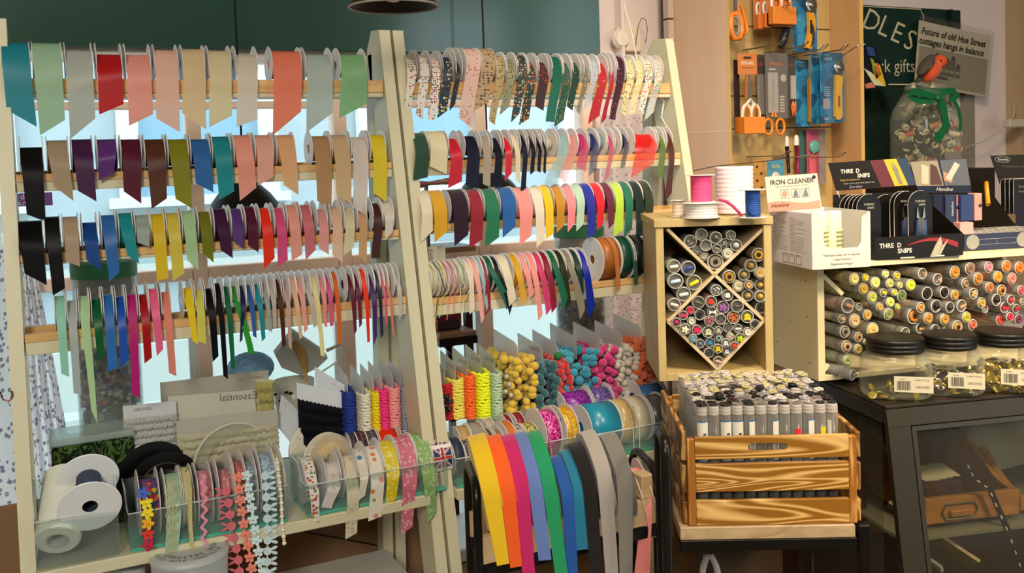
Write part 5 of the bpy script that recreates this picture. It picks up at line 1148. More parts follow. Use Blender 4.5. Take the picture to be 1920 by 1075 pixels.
# tubes
TR = (cw - .026) / 12 / 2 * .99; TH = None
topf = UP(1300, 760, FC @ V((0, .022, 0)), FC.to_3x3() @ V((0, 1, 0))); TH = (FCi @ topf).z - .012
def lathe_mesh(nm, prof, m, n=20, smooth=True): return mesh(nm, MB().lathe(prof, Matrix.Identity(4), n, smooth), m)
tubec = clear('#dcd8d0', .12, .15)
g_body = lathe_mesh('tube_body', [(.001, 0), (TR * .97, 0), (TR * .97, TH - .012), (TR * .9, TH - .012)], tubec)
g_cap = lathe_mesh('tube_cap', [(TR * .98, TH - .014), (TR, TH - .0135), (TR, TH - .011), (TR * .96, TH - .0105), (TR, TH - .009), (TR, TH - .006), (TR * .96, TH - .0055), (TR * .98, TH - .004), (TR * .93, TH - .001), (TR * .8, TH), (.0005, TH)], mat('#cdc4bb', .4, transl=.3))
def button_mesh(col, k, rough=.3, r=None):
    r = r or TR * .92; m = MB(); ms = [mat(col, rough, k=1.05), mat('#1a1614', .6)]
    h = .0019 if k != 2 else .0028
    m.lathe([(.0004, 0), (r * .9, 0), (r, h * .35), (r, h * .7), (r * .88, h), (r * .72, h * .75), (.0004, h * .7)], Matrix.Identity(4), 20)
    m.cur = 1
    if k in (0, 2):
        for q in ((1, 1), (-1, 1), (1, -1), (-1, -1)) if k == 0 else ((1, 0), (-1, 0)):
            m.lathe([(r * .11, 0), (r * .11, h * .8), (.0002, h * .82)], Matrix.Translation((q[0] * r * .24, q[1] * r * .24, .0001)), 8)
    elif k == 3: m.cur = 0; m.lathe([(r * .5, h), (r * .3, h * 2.2), (.0003, h * 2.6)], Matrix.Identity(4), 14)
    return mesh('button', m, ms)
BT = {'black': [button_mesh('#0e0d10', k, .2) for k in (0, 1, 2, 3)], 'charcoal': [button_mesh('#2c2a30', k, .25) for k in (0, 2)], 'grey': [button_mesh('#7c7672', k, .3) for k in (0, 1)], 'silver': [button_mesh('#a09ca0', k, .2) for k in (0, 3)],
      'cream': [button_mesh('#c4b896', k, .35) for k in (0, 1, 2)], 'white': [button_mesh('#c8c2bc', k, .3) for k in (0, 2)], 'ivory': [button_mesh('#bcb07c', k, .35) for k in (0, 2)], 'maroon': [button_mesh('#4c1c20', 2, .3)]}
OR = ['first', 'second', 'third', 'fourth', 'fifth', 'sixth', 'seventh', 'eighth', 'ninth', 'tenth', 'eleventh', 'twelfth', 'thirteenth']
random.seed(11); NR = int((cd - .036) / (2 * TR * 1.01)); 
fcol = ['black', 'charcoal', 'black', 'grey', 'black', 'grey', 'charcoal', 'charcoal', 'grey', 'silver', 'black', 'charcoal']
lb_blue = mat('#2c6ca8', .5); lb_white = mat('#e0dccb', .6); lb_ink = mat('#3a3834', .6)
for j in range(NR):
    for i in range(12):
        fr = j / (NR - 1)
        if j == 0: c = fcol[i]
        elif fr < .35: c = random.choice(['black'] * 6 + ['charcoal'] * 3 + ['grey'] * 2 + ['silver', 'white', 'maroon'])
        elif fr < .6: c = random.choice(['black', 'charcoal', 'grey', 'silver', 'silver', 'cream', 'white', 'white', 'ivory'])
        else: c = random.choice(['cream'] * 4 + ['white'] * 3 + ['ivory'] * 2 + ['silver'])
        x = .013 + TR + i * 2 * TR * 1.01 + (TR * .0); y = .020 + TR + j * 2 * TR * 1.01
        if c == 'maroon' and not (j == 2): c = 'black'
        dz = random.uniform(-.003, .004) if j else 0
        M_ = FC @ Matrix.Translation((x, y, .009 + dz)) @ Matrix.Rotation(random.uniform(0, 6), 4, 'Z')
        rt = thing('button_tube', 'clear tube with %s button on its cap, %s row of crate, %s from left' % (c, 'front' if j == 0 else OR[j], OR[i]), 'button tube', (0, 0, 0), 'button tubes in the crate', M=M_)
        b = random.choice(BT[c]); shared(rt, [('tube_body', g_body), ('tube_cap', g_cap)])
        for nb in range(1 if random.random() < .8 or j == 0 else 2):
            o = bpy.data.objects.new('button', b if nb == 0 else random.choice(BT[c])); COL.objects.link(o); o.parent = rt
            sc_ = random.uniform(.8, 1.12); o.matrix_parent_inverse = Matrix.Identity(4); o.scale = (sc_, sc_, 1.2)
            o.location = (random.uniform(-.1, .1) * TR + nb * TR * .5, random.uniform(-.1, .1) * TR, TH + .0003 + nb * .0025); o.rotation_euler = (random.uniform(-.15, .15), random.uniform(-.15, .15), random.uniform(0, 6))
        if j == 0:                                # curved paper labels on the front tubes
            kind = [1, 0, 1, 1, 2, 0, 2, 3, 4, 2, 5, 6][i]
            def cur(a0, a1, z0, z1, d, nn=8): return [[M_.inverted() @ (FC @ V((x + (TR + d) * math.sin(math.radians(a)), y - (TR + d) * math.cos(math.radians(a)), z))) for a in [a0 + (a1 - a0) * q / nn for q in range(nn + 1)]] for z in (z1, z0)]
            _W['tmp'] = M_
            def lab(nm, rows, mm_):
                g = MB().grid(rows); o = bpy.data.objects.new(nm, mesh(nm, g, mm_)); COL.objects.link(o); o.parent = rt
            zt2 = TH - .0155
            if kind in (1, 2):
                a0, a1 = (-60, 60) if kind == 1 else (-10, 60)
                lab('label', cur(a0 - 3, a1 + 3, zt2 - .062, zt2 + .002, .0004), lb_blue); lab('label', cur(a0, a1, zt2 - .06, zt2, .0006), lb_white)
                g = MB()
                for q in range(9): g.grid(cur(a0 + 10 + q * 4.5, a0 + 12 + q * 4.5, zt2 - .050, zt2 - .022, .0008, 1))
                for q in range(3): g.grid(cur(a0 + 62, a0 + 90, zt2 - .02 - q * .01, zt2 - .017 - q * .01, .0008, 4)) if kind == 1 else None
                o = bpy.data.objects.new('barcode', mesh('barcode', g, lb_ink)); COL.objects.link(o); o.parent = rt
            elif kind == 4: lab('label', cur(-20, 30, zt2 - .032, zt2 - .012, .0006), mat('#e02830', .5, k=1.1))
            elif kind == 5: lab('label', cur(-10, 45, zt2 - .028, zt2 - .010, .0006), mat('#e0c810', .5))
            elif kind == 6: lab('label', cur(-60, -20, zt2 - .030, zt2, .0006), lb_white)
            # buttons inside, dark filling
            g = MB().lathe([(.0005, .004), (TR * .9, .004), (TR * .9, TH * random.uniform(.45, .72)), (.0005, TH * .5)], Matrix.Identity(4), 14)
            o = bpy.data.objects.new('button_filling', mesh('button_filling', g, mat(random.choice(['#4c4a4c', '#6c6860', '#7c7460', '#3c3a3c']), .7))); COL.objects.link(o); o.parent = rt
# stand under the crate
sd = thing('crate_stand', 'black steel stand with a pale plank under the crate', 'stand', (FC @ V((cw / 2, cd / 2, 0)) - V((0, 0, cp.z))))
zb0 = -.0205
obj('plank', fb(MB(), (-.020, -.004, zb0), (cw + .001, cd, -.0008)), wood('#a88c64', '#c4a880', (5, 40, 40), 1.5, .6), sd)
obj('front_bar', fb(MB(), (-.02, -.004, zb0 - .018), (cw + .004, .012, zb0 - .0005)), steel, sd)
obj('rear_bar', fb(MB(), (-.02, cd - .012, zb0 - .018), (cw + .004, cd, zb0 - .0005)), steel, sd)
for x in (-.028, cw + .012):
    m = MB(); m.xf = FC; ztf = (chh_ - .002) if x < 0 else -.012; yb_ = cd * .42
    if x < 0:
        rc = .02; pts = [V((x - .012, -.012, -cp.z)), V((x - .012, -.012, ztf - rc))] + [V((x - .012, -.012 + rc - rc * math.cos(a), ztf - rc + rc * math.sin(a))) for a in (.3, .6, .9, 1.2, 1.57)] + [V((x - .012, .05 + rc * math.sin(a), ztf - rc + rc * math.cos(a))) for a in (0, .4, .8, 1.2, 1.57)] + [V((x - .012, .07, -cp.z))]
        m.tube(pts, .0085, 12)
    else: m.box((x - .006, -.004, -cp.z), (x + .012, .014, -.002), bev=.002)
    obj('leg', m, steel, sd)
    obj('leg', fb(MB(), (x - .006, cd - .016, -cp.z), (x + .008, cd - .002, -.022 if x < 0 else -.002)), steel, sd)
# odds and ends below
tag(obj('leaning_picture_frame', MB().beam(UD(1418, 1020, 1.9), UD(1440, 1110, 1.85), .02, .012, (0, 1, 0)), mat('#b08c5c', .5)), 'light wooden strip leaning below the crate', 'wooden strip')
a = UD(1395, 1022, 2.0); tag(obj('grey_board', MB().box((a.x - .05, a.y, .5), (a.x - .0, a.y + .01, a.z + .1)), mat('#8c9498', .5)), 'pale grey board standing below the crate', 'board')
tag(obj('leaning_plywood', MB().box((a.x + .012, a.y + .02, .5), (a.x + .09, a.y + .03, a.z + .1)), mat('#8c5c34', .5)), 'brown wooden panel standing below the crate beside the grey board', 'panel')
tag(obj('white_machine_arm', MB().tube([UD(px, py, 1.7) for px, py in ((1318, 1095), (1318, 1066), (1324, 1046), (1334, 1044), (1342, 1060), (1350, 1090))], .006, 10), mat('#c4bcb8', .3)), 'white curved plastic handle low under the crate', 'handle')
# ================================================================ square rack of button tubes with a cross inside
DQ = 1.74; qp = UD(1236, 716, DQ); FQ = frame(qp, 117.5)
nq = FQ.to_3x3() @ V((0, 1, 0)); FQi = FQ.inverted()
def QP(px, py, off=0.0): return FQi @ UP(px, py, qp + nq * off, nq)
qw = QP(1449, 570).x; qh = QP(1236, 427).z; QD = .20
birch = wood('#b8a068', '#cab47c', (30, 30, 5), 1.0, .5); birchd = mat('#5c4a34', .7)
rk2 = thing('cube_rack', 'square light wood rack with a diagonal cross holding button tubes', 'rack', qp, M=FQ)
def qb(lo, hi, bev=.0008): m = MB(); m.xf = FQ; m.box(lo, hi, bev=bev); return m
tk = .0145
zt0 = QP(1236, 408).z if 0 else qh
obj('side_panel', qb((0, 0, 0), (tk, QD, qh - .001)), birch, rk2); obj('side_panel', qb((qw - tk, 0, 0), (qw, QD, qh - .001)), birch, rk2)
obj('top_panel', qb((-.003, -.003, qh), (qw + .003, QD, qh + tk)), birch, rk2); obj('bottom_panel', qb((tk, 0, 0), (qw - tk, QD, tk)), birch, rk2)
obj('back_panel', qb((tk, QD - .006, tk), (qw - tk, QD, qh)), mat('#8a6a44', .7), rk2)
A1, B1 = QP(1252, 430), QP(1432, 430); Mid = QP(1341, 516); Lc, Rc = QP(1253, 604), QP(1434, 602); Bt = QP(1347, 694)
def slat(a, b, off=.004):
    m = MB(); m.xf = FQ; d = V((b.x - a.x, 0, b.z - a.z)).normalized(); n = V((-d.z, 0, d.x)) * .0028
    a = V((a.x, off, a.z)); b = V((b.x, off, b.z)); e = V((0, QD - .014, 0))
    vs = [a + n, b + n, b - n, a - n, a + n + e, b + n + e, b - n + e, a - n + e]
    m.add(vs, [(0, 1, 2, 3), (7, 6, 5, 4), (0, 4, 5, 1), (1, 5, 6, 2), (2, 6, 7, 3), (3, 7, 4, 0)]); return m
pale = wood('#c8b088', '#d8c49c', (30, 30, 5), 1, .5)
for k_, (a, b) in enumerate(((A1, Mid), (Mid, B1), (Mid, Lc), (Mid, Rc), (Lc, Bt), (Rc, Bt))): obj('divider', slat(a, b, .004 + .0006 * (k_ % 2)), pale, rk2)
obj('divider', slat(Bt, V((Bt.x + .012, 0, Bt.z - .014)), .006), pale, rk2); obj('divider', slat(Bt, V((Bt.x - .012, 0, Bt.z - .014)), .006), pale, rk2)
# --- tubes lying with their capped ends to the viewer
endm = mat('#a8a696', .35, alpha=.55); ringm = mat('#c4c2b6', .3, alpha=.75, transl=.2)
_tc = {}
def tube_parts(r, L):
    k = (round(r, 4), round(L, 3))
    if k not in _tc:
        I = Matrix.Identity(4)
        _tc[k] = (mesh('tube_body', MB().lathe([(r * .94, .018), (r * .94, L), (.0005, L)], I, 22), clear('#d4d6cc', .22, .15)),
                  mesh('tube_cap', MB().lathe([(r * .97, .020), (r, .018), (r, .0015), (r * .93, 0), (r * .84, .0004), (r * .80, .0022), (.0005, .0022)], I, 26), mat('#94928a', .35, alpha=.6, transl=.2)),
                  mesh('cap_ring', MB().lathe([(r * .99, .0002), (r * .96, -.0008), (r * .86, -.0008), (r * .84, .0006)], I, 26), mat('#bcbab0', .3)))
    return _tc[k]
def motif(kind, col, r):
    """what is glued on the cap: button or little moulded shape, facing -z"""
    m = MB(); ms = [mat(col, .3, k=1.1), mat('#2a2018', .6)]; I = Matrix.Identity(4); h = -.0035
    def disc(x, y, rr, z0=0, hh=h): m.lathe([(rr, z0 + .001), (rr, z0 + hh * .7), (rr * .85, z0 + hh), (rr * .65, z0 + hh * .75), (.0003, z0 + hh * .7)], Matrix.Translation((x, y, 0)), 18)
    if kind in ('button', 'ring', 'big'):
        R_ = r * (.68 if kind != 'big' else .78); disc(0, 0, R_)
        m.cur = 1
        if kind == 'ring': m.lathe([(R_ * .45, h * 1.05), (R_ * .25, h * 1.1), (.0003, h * 1.02)], I, 14)
        else:
            for q in ((1, .3), (-1, -.3)): m.lathe([(R_ * .10, h * .8), (R_ * .09, h * 1.08), (.0002, h * 1.08)], Matrix.Translation((q[0] * R_ * .2, q[1] * R_ * .2, 0)), 8)
    elif kind == 'dome': m.lathe([(r * .5, 0), (r * .46, -.003), (r * .3, -.006), (.0003, -.0072)], I, 18)
    elif kind == 'rod':
        a = random.uniform(-.5, .5); m.tube([V((-r * .6 * math.cos(a), -r * .6 * math.sin(a), -.004)), V((-r * .5 * math.cos(a), -r * .5 * math.sin(a), -.004)), V((r * .5 * math.cos(a), r * .5 * math.sin(a), -.004)), V((r * .6 * math.cos(a), r * .6 * math.sin(a), -.004))], [r * .16, r * .24, r * .24, r * .16], 12)
    elif kind == 'flower':
        m.prism([(x, y) for x, y in shape_flower(r * .68)], Matrix.Translation((0, 0, h)), .0025); disc(0, 0, r * .16, h * .8)
    elif kind == 'bear':
        disc(0, 0, r * .46); disc(-r * .36, r * .36, r * .17); disc(r * .36, r * .36, r * .17); m.cur = 1
        for q in (-1, 1): m.ball((q * r * .16, r * .08, h), r * .05, 6)
        m.ball((0, -r * .08, h), r * .06, 6)
    elif kind == 'bow':
        for q in (-1, 1): m.prism([(0, 0), (q * r * .6, r * .42), (q * r * .66, 0), (q * r * .6, -r * .42)], Matrix.Translation((0, 0, h)), .003)
        disc(0, 0, r * .18, -.001)
    elif kind == 'spots':
        disc(0, 0, r * .7, 0, -.002); m.cur = 1
        for a in range(5): m.lathe([(r * .14, -.002), (r * .12, -.0028), (.0002, -.0028)], Matrix.Translation((r * .42 * math.cos(a * 1.26), r * .42 * math.sin(a * 1.26), 0)), 8)
    elif kind == 'cup':
        m.prism([(-r * .35, -r * .4), (r * .3, -r * .4), (r * .4, r * .35), (-r * .4, r * .35)], Matrix.Translation((0, 0, h)), .003); m.tube([V((-r * .35, r * .2, h * .5)), V((-r * .62, r * .1, h * .5)), V((-r * .55, -r * .2, h * .5)), V((-r * .33, -r * .2, h * .5))], r * .06, 6)
    elif kind == 'beads':
        for a in range(7): m.ball((random.uniform(-.45, .45) * r, random.uniform(-.45, .45) * r, -.002), r * .17, 7)
    elif kind == 'empty': m.lathe([(r * .30, .0015), (.0003, .0015)], I, 12)
    return mesh('button', m, ms)
def lying(px, py, rpx, M0, off, kind, col, label, group, L, fill=None, rot=None, name='button_tube'):
    """tube end centred on a pixel in the plane of the rack front, body running back along the rack's depth"""
    n_ = M0.to_3x3() @ V((0, 1, 0)); p = UP(px, py, M0.translation + n_ * off, n_); r = rpx * depth(p) / F
    x = M0.to_3x3() @ V((1, 0, 0)); z = n_; 
    if rot: z = (n_ + x * rot[0] + V((0, 0, rot[1]))).normalized(); x = (x - z * x.dot(z)).normalized()
    y = z.cross(x)
    M_ = Matrix(((x.x, y.x, z.x, p.x), (x.y, y.y, z.y, p.y), (x.z, y.z, z.z, p.z), (0, 0, 0, 1)))
    rt = thing(name, label, 'button tube', p, group, M=M_)
    b, c, rg = tube_parts(r, L); lst = [('tube_body', b), ('tube_cap', c, [('cap_ring', rg)])]
    if kind != 'none': lst.append(('button', motif(kind, col, r)))
    g = MB().lathe([(.0005, .03), (r * .84, .03), (r * .84, L - .004), (.0005, L - .004)], Matrix.Identity(4), 12)
    lst.append(('button_filling', mesh('button_filling', g, mat(fill or col, .6, k=.8)))); shared(rt, lst); return rt
random.seed(5)
zq = lambda x, y, s=3.358: (1220 + x / s, 400 + y / s)
ntx = {}
def qt(x, y, r, kind, col, desc, fill=None, off=0.0):
    px, py = zq(x, y)
    lying(px, py, r / 3.358, FQ, off + random.uniform(0, .012), kind, col, desc, 'button tubes in the square rack', .15, fill)
UPPER = [(250, 178, 42, 'beads', '#8c8c84', 'grey metal toggles'), (320, 135, 40, 'empty', '#4c4a44', 'nothing on its cap, highest left'), (348, 202, 38, 'empty', '#6c6a60', 'a dull grey disc'), (410, 155, 40, 'dome', '#54524c', 'a dark dome button'),
 (505, 140, 32, 'beads', '#7c7a70', 'small grey beads'), (468, 188, 30, 'flower', '#8c8c7c', 'a pewter flower button'), (538, 202, 38, 'dome', '#c8ccd0', 'a silver shank button'), (290, 232, 27, 'button', '#6c7068', 'a small grey button'),
 (417, 224, 31, 'rod', '#7c7c74', 'a grey toggle'), (484, 256, 38, 'big', '#b8b4a0', 'a pale button with dark centre'), (334, 268, 33, 'button', '#b0a890', 'a beige button'), (407, 306, 52, 'ring', '#8c8474', 'a hollow ring button, largest in the upper cell')]
LEFT = [(146, 335, 44, 'rod', '#d8dcc8', 'a white toggle in the left cell, uppermost'), (237, 347, 47, 'rod', '#1c3c84', 'a navy blue toggle'), (156, 428, 51, 'rod', '#b4ccd8', 'a pale blue toggle'), (273, 437, 50, 'rod', '#e8d818', 'a bright yellow toggle'),
 (208, 510, 47, 'rod', '#d8dcd4', 'a white toggle below the blue ones'), (148, 576, 43, 'rod', '#e4c4c0', 'a blush pink toggle')]
RIGHT = [(678, 262, 44, 'ring', '#b88c30', 'a gold ring button, topmost at right'), (630, 330, 40, 'dome', '#a88440', 'a bronze shank button'), (494, 400, 42, 'ring', '#a87c28', 'a crested gold button'), (587, 388, 38, 'dome', '#b09450', 'a dull gold dome'),
 (688, 376, 37, 'big', '#b8985c', 'a brass button'), (552, 458, 38, 'big', '#c0bca0', 'a pale horn button'), (618, 452, 30, 'button', '#b8945c', 'a small tan button'), (690, 452, 38, 'dome', '#b8923c', 'a gold dome, right edge'), (611, 518, 38, 'dome', '#b49c54', 'an antique gold dome'),
 (690, 524, 38, 'dome', '#b08c28', 'a dark gold coin button'), (695, 596, 38, 'dome', '#2c2a28', 'a black button in the right cell')]
LOW = [(413, 486, 38, 'beads', '#c8c8c4', 'silver beads'), (484, 517, 38, 'cup', '#d8d8d0', 'a white teacup button'), (301, 563, 42, 'rod', '#54524c', 'a dark grey toggle'), (380, 557, 38, 'cup', '#d03820', 'a red post box button'), (455, 593, 42, 'flower', '#8c5c9c', 'a purple flower cluster'),
 (545, 586, 42, 'rod', '#3c3430', 'a dark brown toggle'), (388, 622, 33, 'bow', '#d8dcd0', 'a white bow button'), (249, 612, 27, 'big', '#b8283c', 'a crimson button'), (206, 644, 30, 'bow', '#dc3c64', 'a hot pink bow button'), (310, 640, 36, 'cup', '#242428', 'a black top hat button'),
 (369, 678, 33, 'spots', '#a86470', 'a pink spotted button'), (440, 668, 36, 'beads', '#3c302c', 'dark brown beads'), (521, 657, 42, 'spots', '#c06c3c', 'an orange spotted cookie button'), (608, 652, 42, 'bear', '#e0c820', 'a yellow cat face button'),
 (162, 688, 31, 'dome', '#b01c5c', 'a magenta button, far left of the diamond'), (257, 682, 29, 'button', '#c8c8a8', 'a cream four hole button'), (216, 731, 36, 'flower', '#d8d8b8', 'a cream flower button'), (290, 736, 33, 'flower', '#e02c54', 'a red pink flower button'),
 (363, 747, 40, 'bear', '#c8c8a8', 'a cream teddy button'), (427, 738, 26, 'bear', '#b8b8ac', 'a small grey bear button'), (485, 721, 31, 'beads', '#6c6c60', 'small olive beads'), (548, 726, 30, 'rod', '#d0d0c0', 'an off white toggle'), (657, 700, 31, 'cup', '#2c2c30', 'a black and white badge'),
 (612, 750, 32, 'button', '#d0c8b4', 'a large ivory button, right side'), (266, 788, 27, 'button', '#6c94a8', 'a steel blue button'), (312, 823, 29, 'dome', '#54748c', 'a slate blue dome'), (374, 815, 32, 'cup', '#2c84b8', 'a bright blue watering can'), (427, 785, 27, 'ring', '#a8c0c4', 'a pale aqua ring'),
 (501, 776, 26, 'spots', '#c8b89c', 'a beige spotted button'), (562, 790, 33, 'flower', '#a8c41c', 'a lime green flower button'), (473, 818, 29, 'bear', '#dcdcd4', 'a white bear button'), (527, 834, 26, 'flower', '#d83c20', 'a bright red flower'), (424, 854, 31, 'bear', '#e4c418', 'a golden duck button'),
 (366, 880, 33, 'bow', '#28343c', 'a black and white bow'), (480, 870, 29, 'bear', '#d4dce0', 'a pale blue white bear'), (425, 932, 31, 'rod', '#d8a48c', 'a peach heart toggle, lowest of all')]
for grp, nm in ((UPPER, 'upper'), (LEFT, 'left'), (RIGHT, 'right'), (LOW, 'lower')):
    for x, y, r, k, c, d in grp:
        lb = 'clear tube end with %s, %s cell of square rack' % (d, nm)
        if len(lb.split()) > 16: lb = 'tube end with %s, square rack' % d
        qt(x, y, r, k, c, lb, fill='#6c685c' if nm in ('upper',) else None)
# dark cabinet that carries the rack (hidden behind the crate)
mm = MB(); mm.xf = FQ; mm.box((.085, .0, -.37), (qw + .01, QD - .03, -.001), bev=.003); [mm.box((a, b, -qp.z + .001), (a + .018, b + .018, -.3705)) for a, b in ((.09, .002), (.185, .002), (.09, .13), (.165, .10))]
tag(obj('dark_side_cabinet', mm, wood('#3c2c1e', '#4c3a28', (20, 20, 4), 1, .5)), 'dark wooden cabinet under the square rack behind the crate', 'cabinet')
# ================================================================ wide pale box of button tubes on the display cabinet
DB = 1.80; bp = UD(1536, 716, DB); FB = frame(bp, 102); nb_ = FB.to_3x3() @ V((0, 1, 0)); FBi = FB.inverted()
def BP(px, py, off=0.0): return FBi @ UP(px, py, bp + nb_ * off, nb_)
bh = BP(1530, 507).z; BW = BP(1990, 480).x; BDp = .165
bxm = mat('#d8caa0', .55, k=1.05)
bxr = thing('tube_box', 'long cream painted box lying open at the front, full of tubes', 'storage box', bp, M=FB)
def bb_(lo, hi, bev=.0008): m = MB(); m.xf = FB; m.box(lo, hi, bev=bev); return m
obj('side_panel', bb_((-.001, 0, .0), (.014, BDp, bh)), bxm, bxr); obj('top_panel', bb_((-.001, -.002, bh + .0005), (BW, BDp, bh + .011)), bxm, bxr)
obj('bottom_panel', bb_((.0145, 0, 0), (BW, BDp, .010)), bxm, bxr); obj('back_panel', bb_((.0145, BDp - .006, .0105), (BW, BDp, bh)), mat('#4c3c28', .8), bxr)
m = MB(); m.xf = FB
for (y, z) in ((.03, .03), (.035, .12), (.04, .19), (.15, .05), (.15, .17), (.2, .20), (.1, .10)): m.lathe([(.0016, 0), (.0013, -.0006), (.0003, -.0006)], Matrix(((0, 0, 1, -.001), (1, 0, 0, y), (0, 1, 0, z * bh / .215), (0, 0, 0, 1))), 8)
obj('nail_heads', m, mat('#3c2a14', .6), bxr)
def bslat(a, b): 
    m = MB(); m.xf = FB; d = V((b.x - a.x, 0, b.z - a.z)).normalized(); n = V((-d.z, 0, d.x)) * .004; a = V((a.x, .006, a.z)); b = V((b.x, .006, b.z)); e = V((0, BDp - .02, 0))
    m.add([a + n, b + n, b - n, a - n, a + n + e, b + n + e, b - n + e, a - n + e], [(0, 1, 2, 3), (7, 6, 5, 4), (0, 4, 5, 1), (1, 5, 6, 2), (2, 6, 7, 3), (3, 7, 4, 0)]); return m
obj('divider', bslat(BP(1541, 512), BP(1584, 553)), bxm, bxr); obj('divider', bslat(BP(1543, 702), BP(1558, 686)), bxm, bxr)
t5 = lambda x, y: (1450 + x / 4.3, 470 + y / 4.3); t6 = lambda x, y: (1640 + x / 3.583, 460 + y / 3.583)
TB = [(t5, 650, 228, 52, 'big', '#d8c870', 'large pale yellow button'), (t5, 742, 218, 34, 'button', '#e0c800', 'vivid yellow button'), (t5, 822, 260, 50, 'big', '#d8c864', 'soft yellow button with dark eye'), (t5, 725, 310, 48, 'big', '#b89430', 'ochre button'),
 (t5, 903, 190, 38, 'button', '#d8d078', 'primrose button, top row'), (t5, 995, 203, 36, 'button', '#c8a828', 'old gold button'), (t5, 938, 265, 42, 'big', '#b8b060', 'olive cream button'), (t5, 1020, 280, 30, 'button', '#c8c060', 'small khaki button'),
 (t5, 888, 342, 36, 'dome', '#c8b420', 'mustard faceted button'), (t5, 975, 338, 32, 'button', '#c8c048', 'chartreuse button'), (t5, 796, 378, 50, 'big', '#a8ac44', 'moss yellow button'), (t5, 942, 418, 44, 'big', '#bcc450', 'lime ribbed button'),
 (t5, 857, 455, 38, 'button', '#b89440', 'dark honey button'), (t5, 1000, 452, 28, 'button', '#b8bc54', 'small lime button'), (t5, 928, 512, 50, 'big', '#7c8444', 'dull green button'),
 (t5, 600, 445, 66, 'rod', '#b8805c', 'wooden toggle on the largest tube'), (t5, 690, 455, 34, 'empty', '#8c8c7c', 'plain clear cap'), (t5, 757, 520, 46, 'big', '#c09440', 'amber coat button'), (t5, 655, 565, 58, 'big', '#c8ac74', 'large tan button with dark eyes'),
 (t5, 552, 552, 38, 'dome', '#b89864', 'wooden ball button'), (t5, 575, 655, 52, 'ring', '#7c7468', 'grey brown ring button'), (t5, 800, 640, 62, 'big', '#d8b468', 'extra large honey button'), (t5, 685, 698, 42, 'ring', '#a88458', 'brown hollow button'),
 (t5, 590, 775, 52, 'ring', '#b09070', 'tan button with black ring'), (t5, 745, 738, 27, 'button', '#b8b064', 'little olive button'), (t5, 682, 797, 46, 'big', '#c8ac60', 'dark cream button'), (t5, 596, 886, 50, 'big', '#c0c888', 'pale green button'),
 (t6, 182, 340, 42, 'big', '#5c6c34', 'dark moss button'), (t6, 242, 268, 42, 'big', '#d0cc28', 'acid yellow button'), (t6, 320, 192, 40, 'beads', '#a87850', 'patchwork beads'), (t6, 422, 230, 42, 'beads', '#b88c70', 'mixed brown chips'),
 (t6, 352, 325, 48, 'ring', '#2c241c', 'very dark brown button'), (t6, 468, 318, 42, 'button', '#24201c', 'black speckled button'), (t6, 538, 335, 38, 'big', '#a87c24', 'toffee button'), (t6, 538, 182, 46, 'big', '#b87820', 'rust orange button'),
 (t6, 640, 158, 44, 'big', '#7c6048', 'cocoa button, top row'), (t6, 612, 258, 40, 'button', '#8c7460', 'dusty brown button'), (t6, 695, 226, 44, 'big', '#a8682c', 'chestnut button'), (t6, 765, 148, 40, 'button', '#c87884', 'rose pink button'),
 (t6, 885, 142, 44, 'big', '#c87024', 'deep orange button'), (t6, 972, 152, 44, 'big', '#c86a20', 'burnt orange button, right'), (t6, 828, 214, 42, 'big', '#d88818', 'bright amber button'), (t6, 922, 224, 42, 'big', '#d07464', 'coral button'),
 (t6, 412, 410, 46, 'dome', '#1c1818', 'black dome button'), (t6, 505, 418, 40, 'dome', '#2c2c28', 'charcoal dome button'), (t6, 583, 408, 44, 'rod', '#a87850', 'brown toggle end'), (t6, 664, 325, 40, 'flower', '#b89c64', 'straw flower button'),
 (t6, 772, 285, 40, 'big', '#a86430', 'russet button'), (t6, 852, 305, 42, 'ring', '#a87428', 'tortoiseshell button'), (t6, 718, 388, 38, 'button', '#b08c3c', 'bronze button'), (t6, 818, 368, 44, 'dome', '#241c20', 'shiny black berry button'),
 (t6, 915, 368, 36, 'dome', '#d82028', 'bright red heart button'), (t6, 985, 305, 36, 'button', '#c8485c', 'raspberry button'), (t6, 872, 420, 40, 'bow', '#b81c30', 'crimson bow button'), (t6, 950, 428, 34, 'bow', '#a81828', 'dark red bow button'), (t6, 742, 430, 28, 'empty', '#8c8478', 'empty clear cap'),
 (t6, 308, 418, 38, 'button', '#b88444', 'small copper button'), (t6, 262, 476, 58, 'ring', '#c07c38', 'large orange wooden ring'), (t6, 360, 492, 42, 'big', '#b07c34', 'maple button'), (t6, 470, 496, 42, 'big', '#b88434', 'gingery button'), (t6, 616, 485, 40, 'big', '#b0a02c', 'dark yellow button'),
 (t6, 658, 536, 40, 'button', '#b85c44', 'brick pink button'), (t6, 555, 550, 46, 'ring', '#a87c3c', 'flecked brown button'), (t6, 308, 558, 40, 'rod', '#a87c4c', 'cane toggle'), (t6, 405, 570, 40, 'beads', '#2c2c30', 'tangled black beads'), (t6, 482, 574, 32, 'dome', '#a85c2c', 'conker button'), (t6, 205, 590, 40, 'beads', '#7c6c4c', 'olive brown scraps'),
 (t6, 845, 500, 42, 'big', '#c03c38', 'scarlet button'), (t6, 908, 482, 34, 'button', '#b82838', 'ruby button'), (t6, 965, 498, 36, 'big', '#6c2c48', 'plum button'), (t6, 992, 378, 26, 'spots', '#b8a894', 'speckled beige button')]
for i, (f_, x, y, r, k, c, d) in enumerate(TB):
    px, py = f_(x, y); rp = r / (4.3 if f_ is t5 else 3.583)
    lying(px, py, rp * .98, FB, -.012 if px < 1640 else random.uniform(-.01, .01), k, c, 'clear tube in the long box with %s on its end' % d, 'tubes in the long box', .138, fill={'t': c}.get('t'), rot=(-.12, .03))
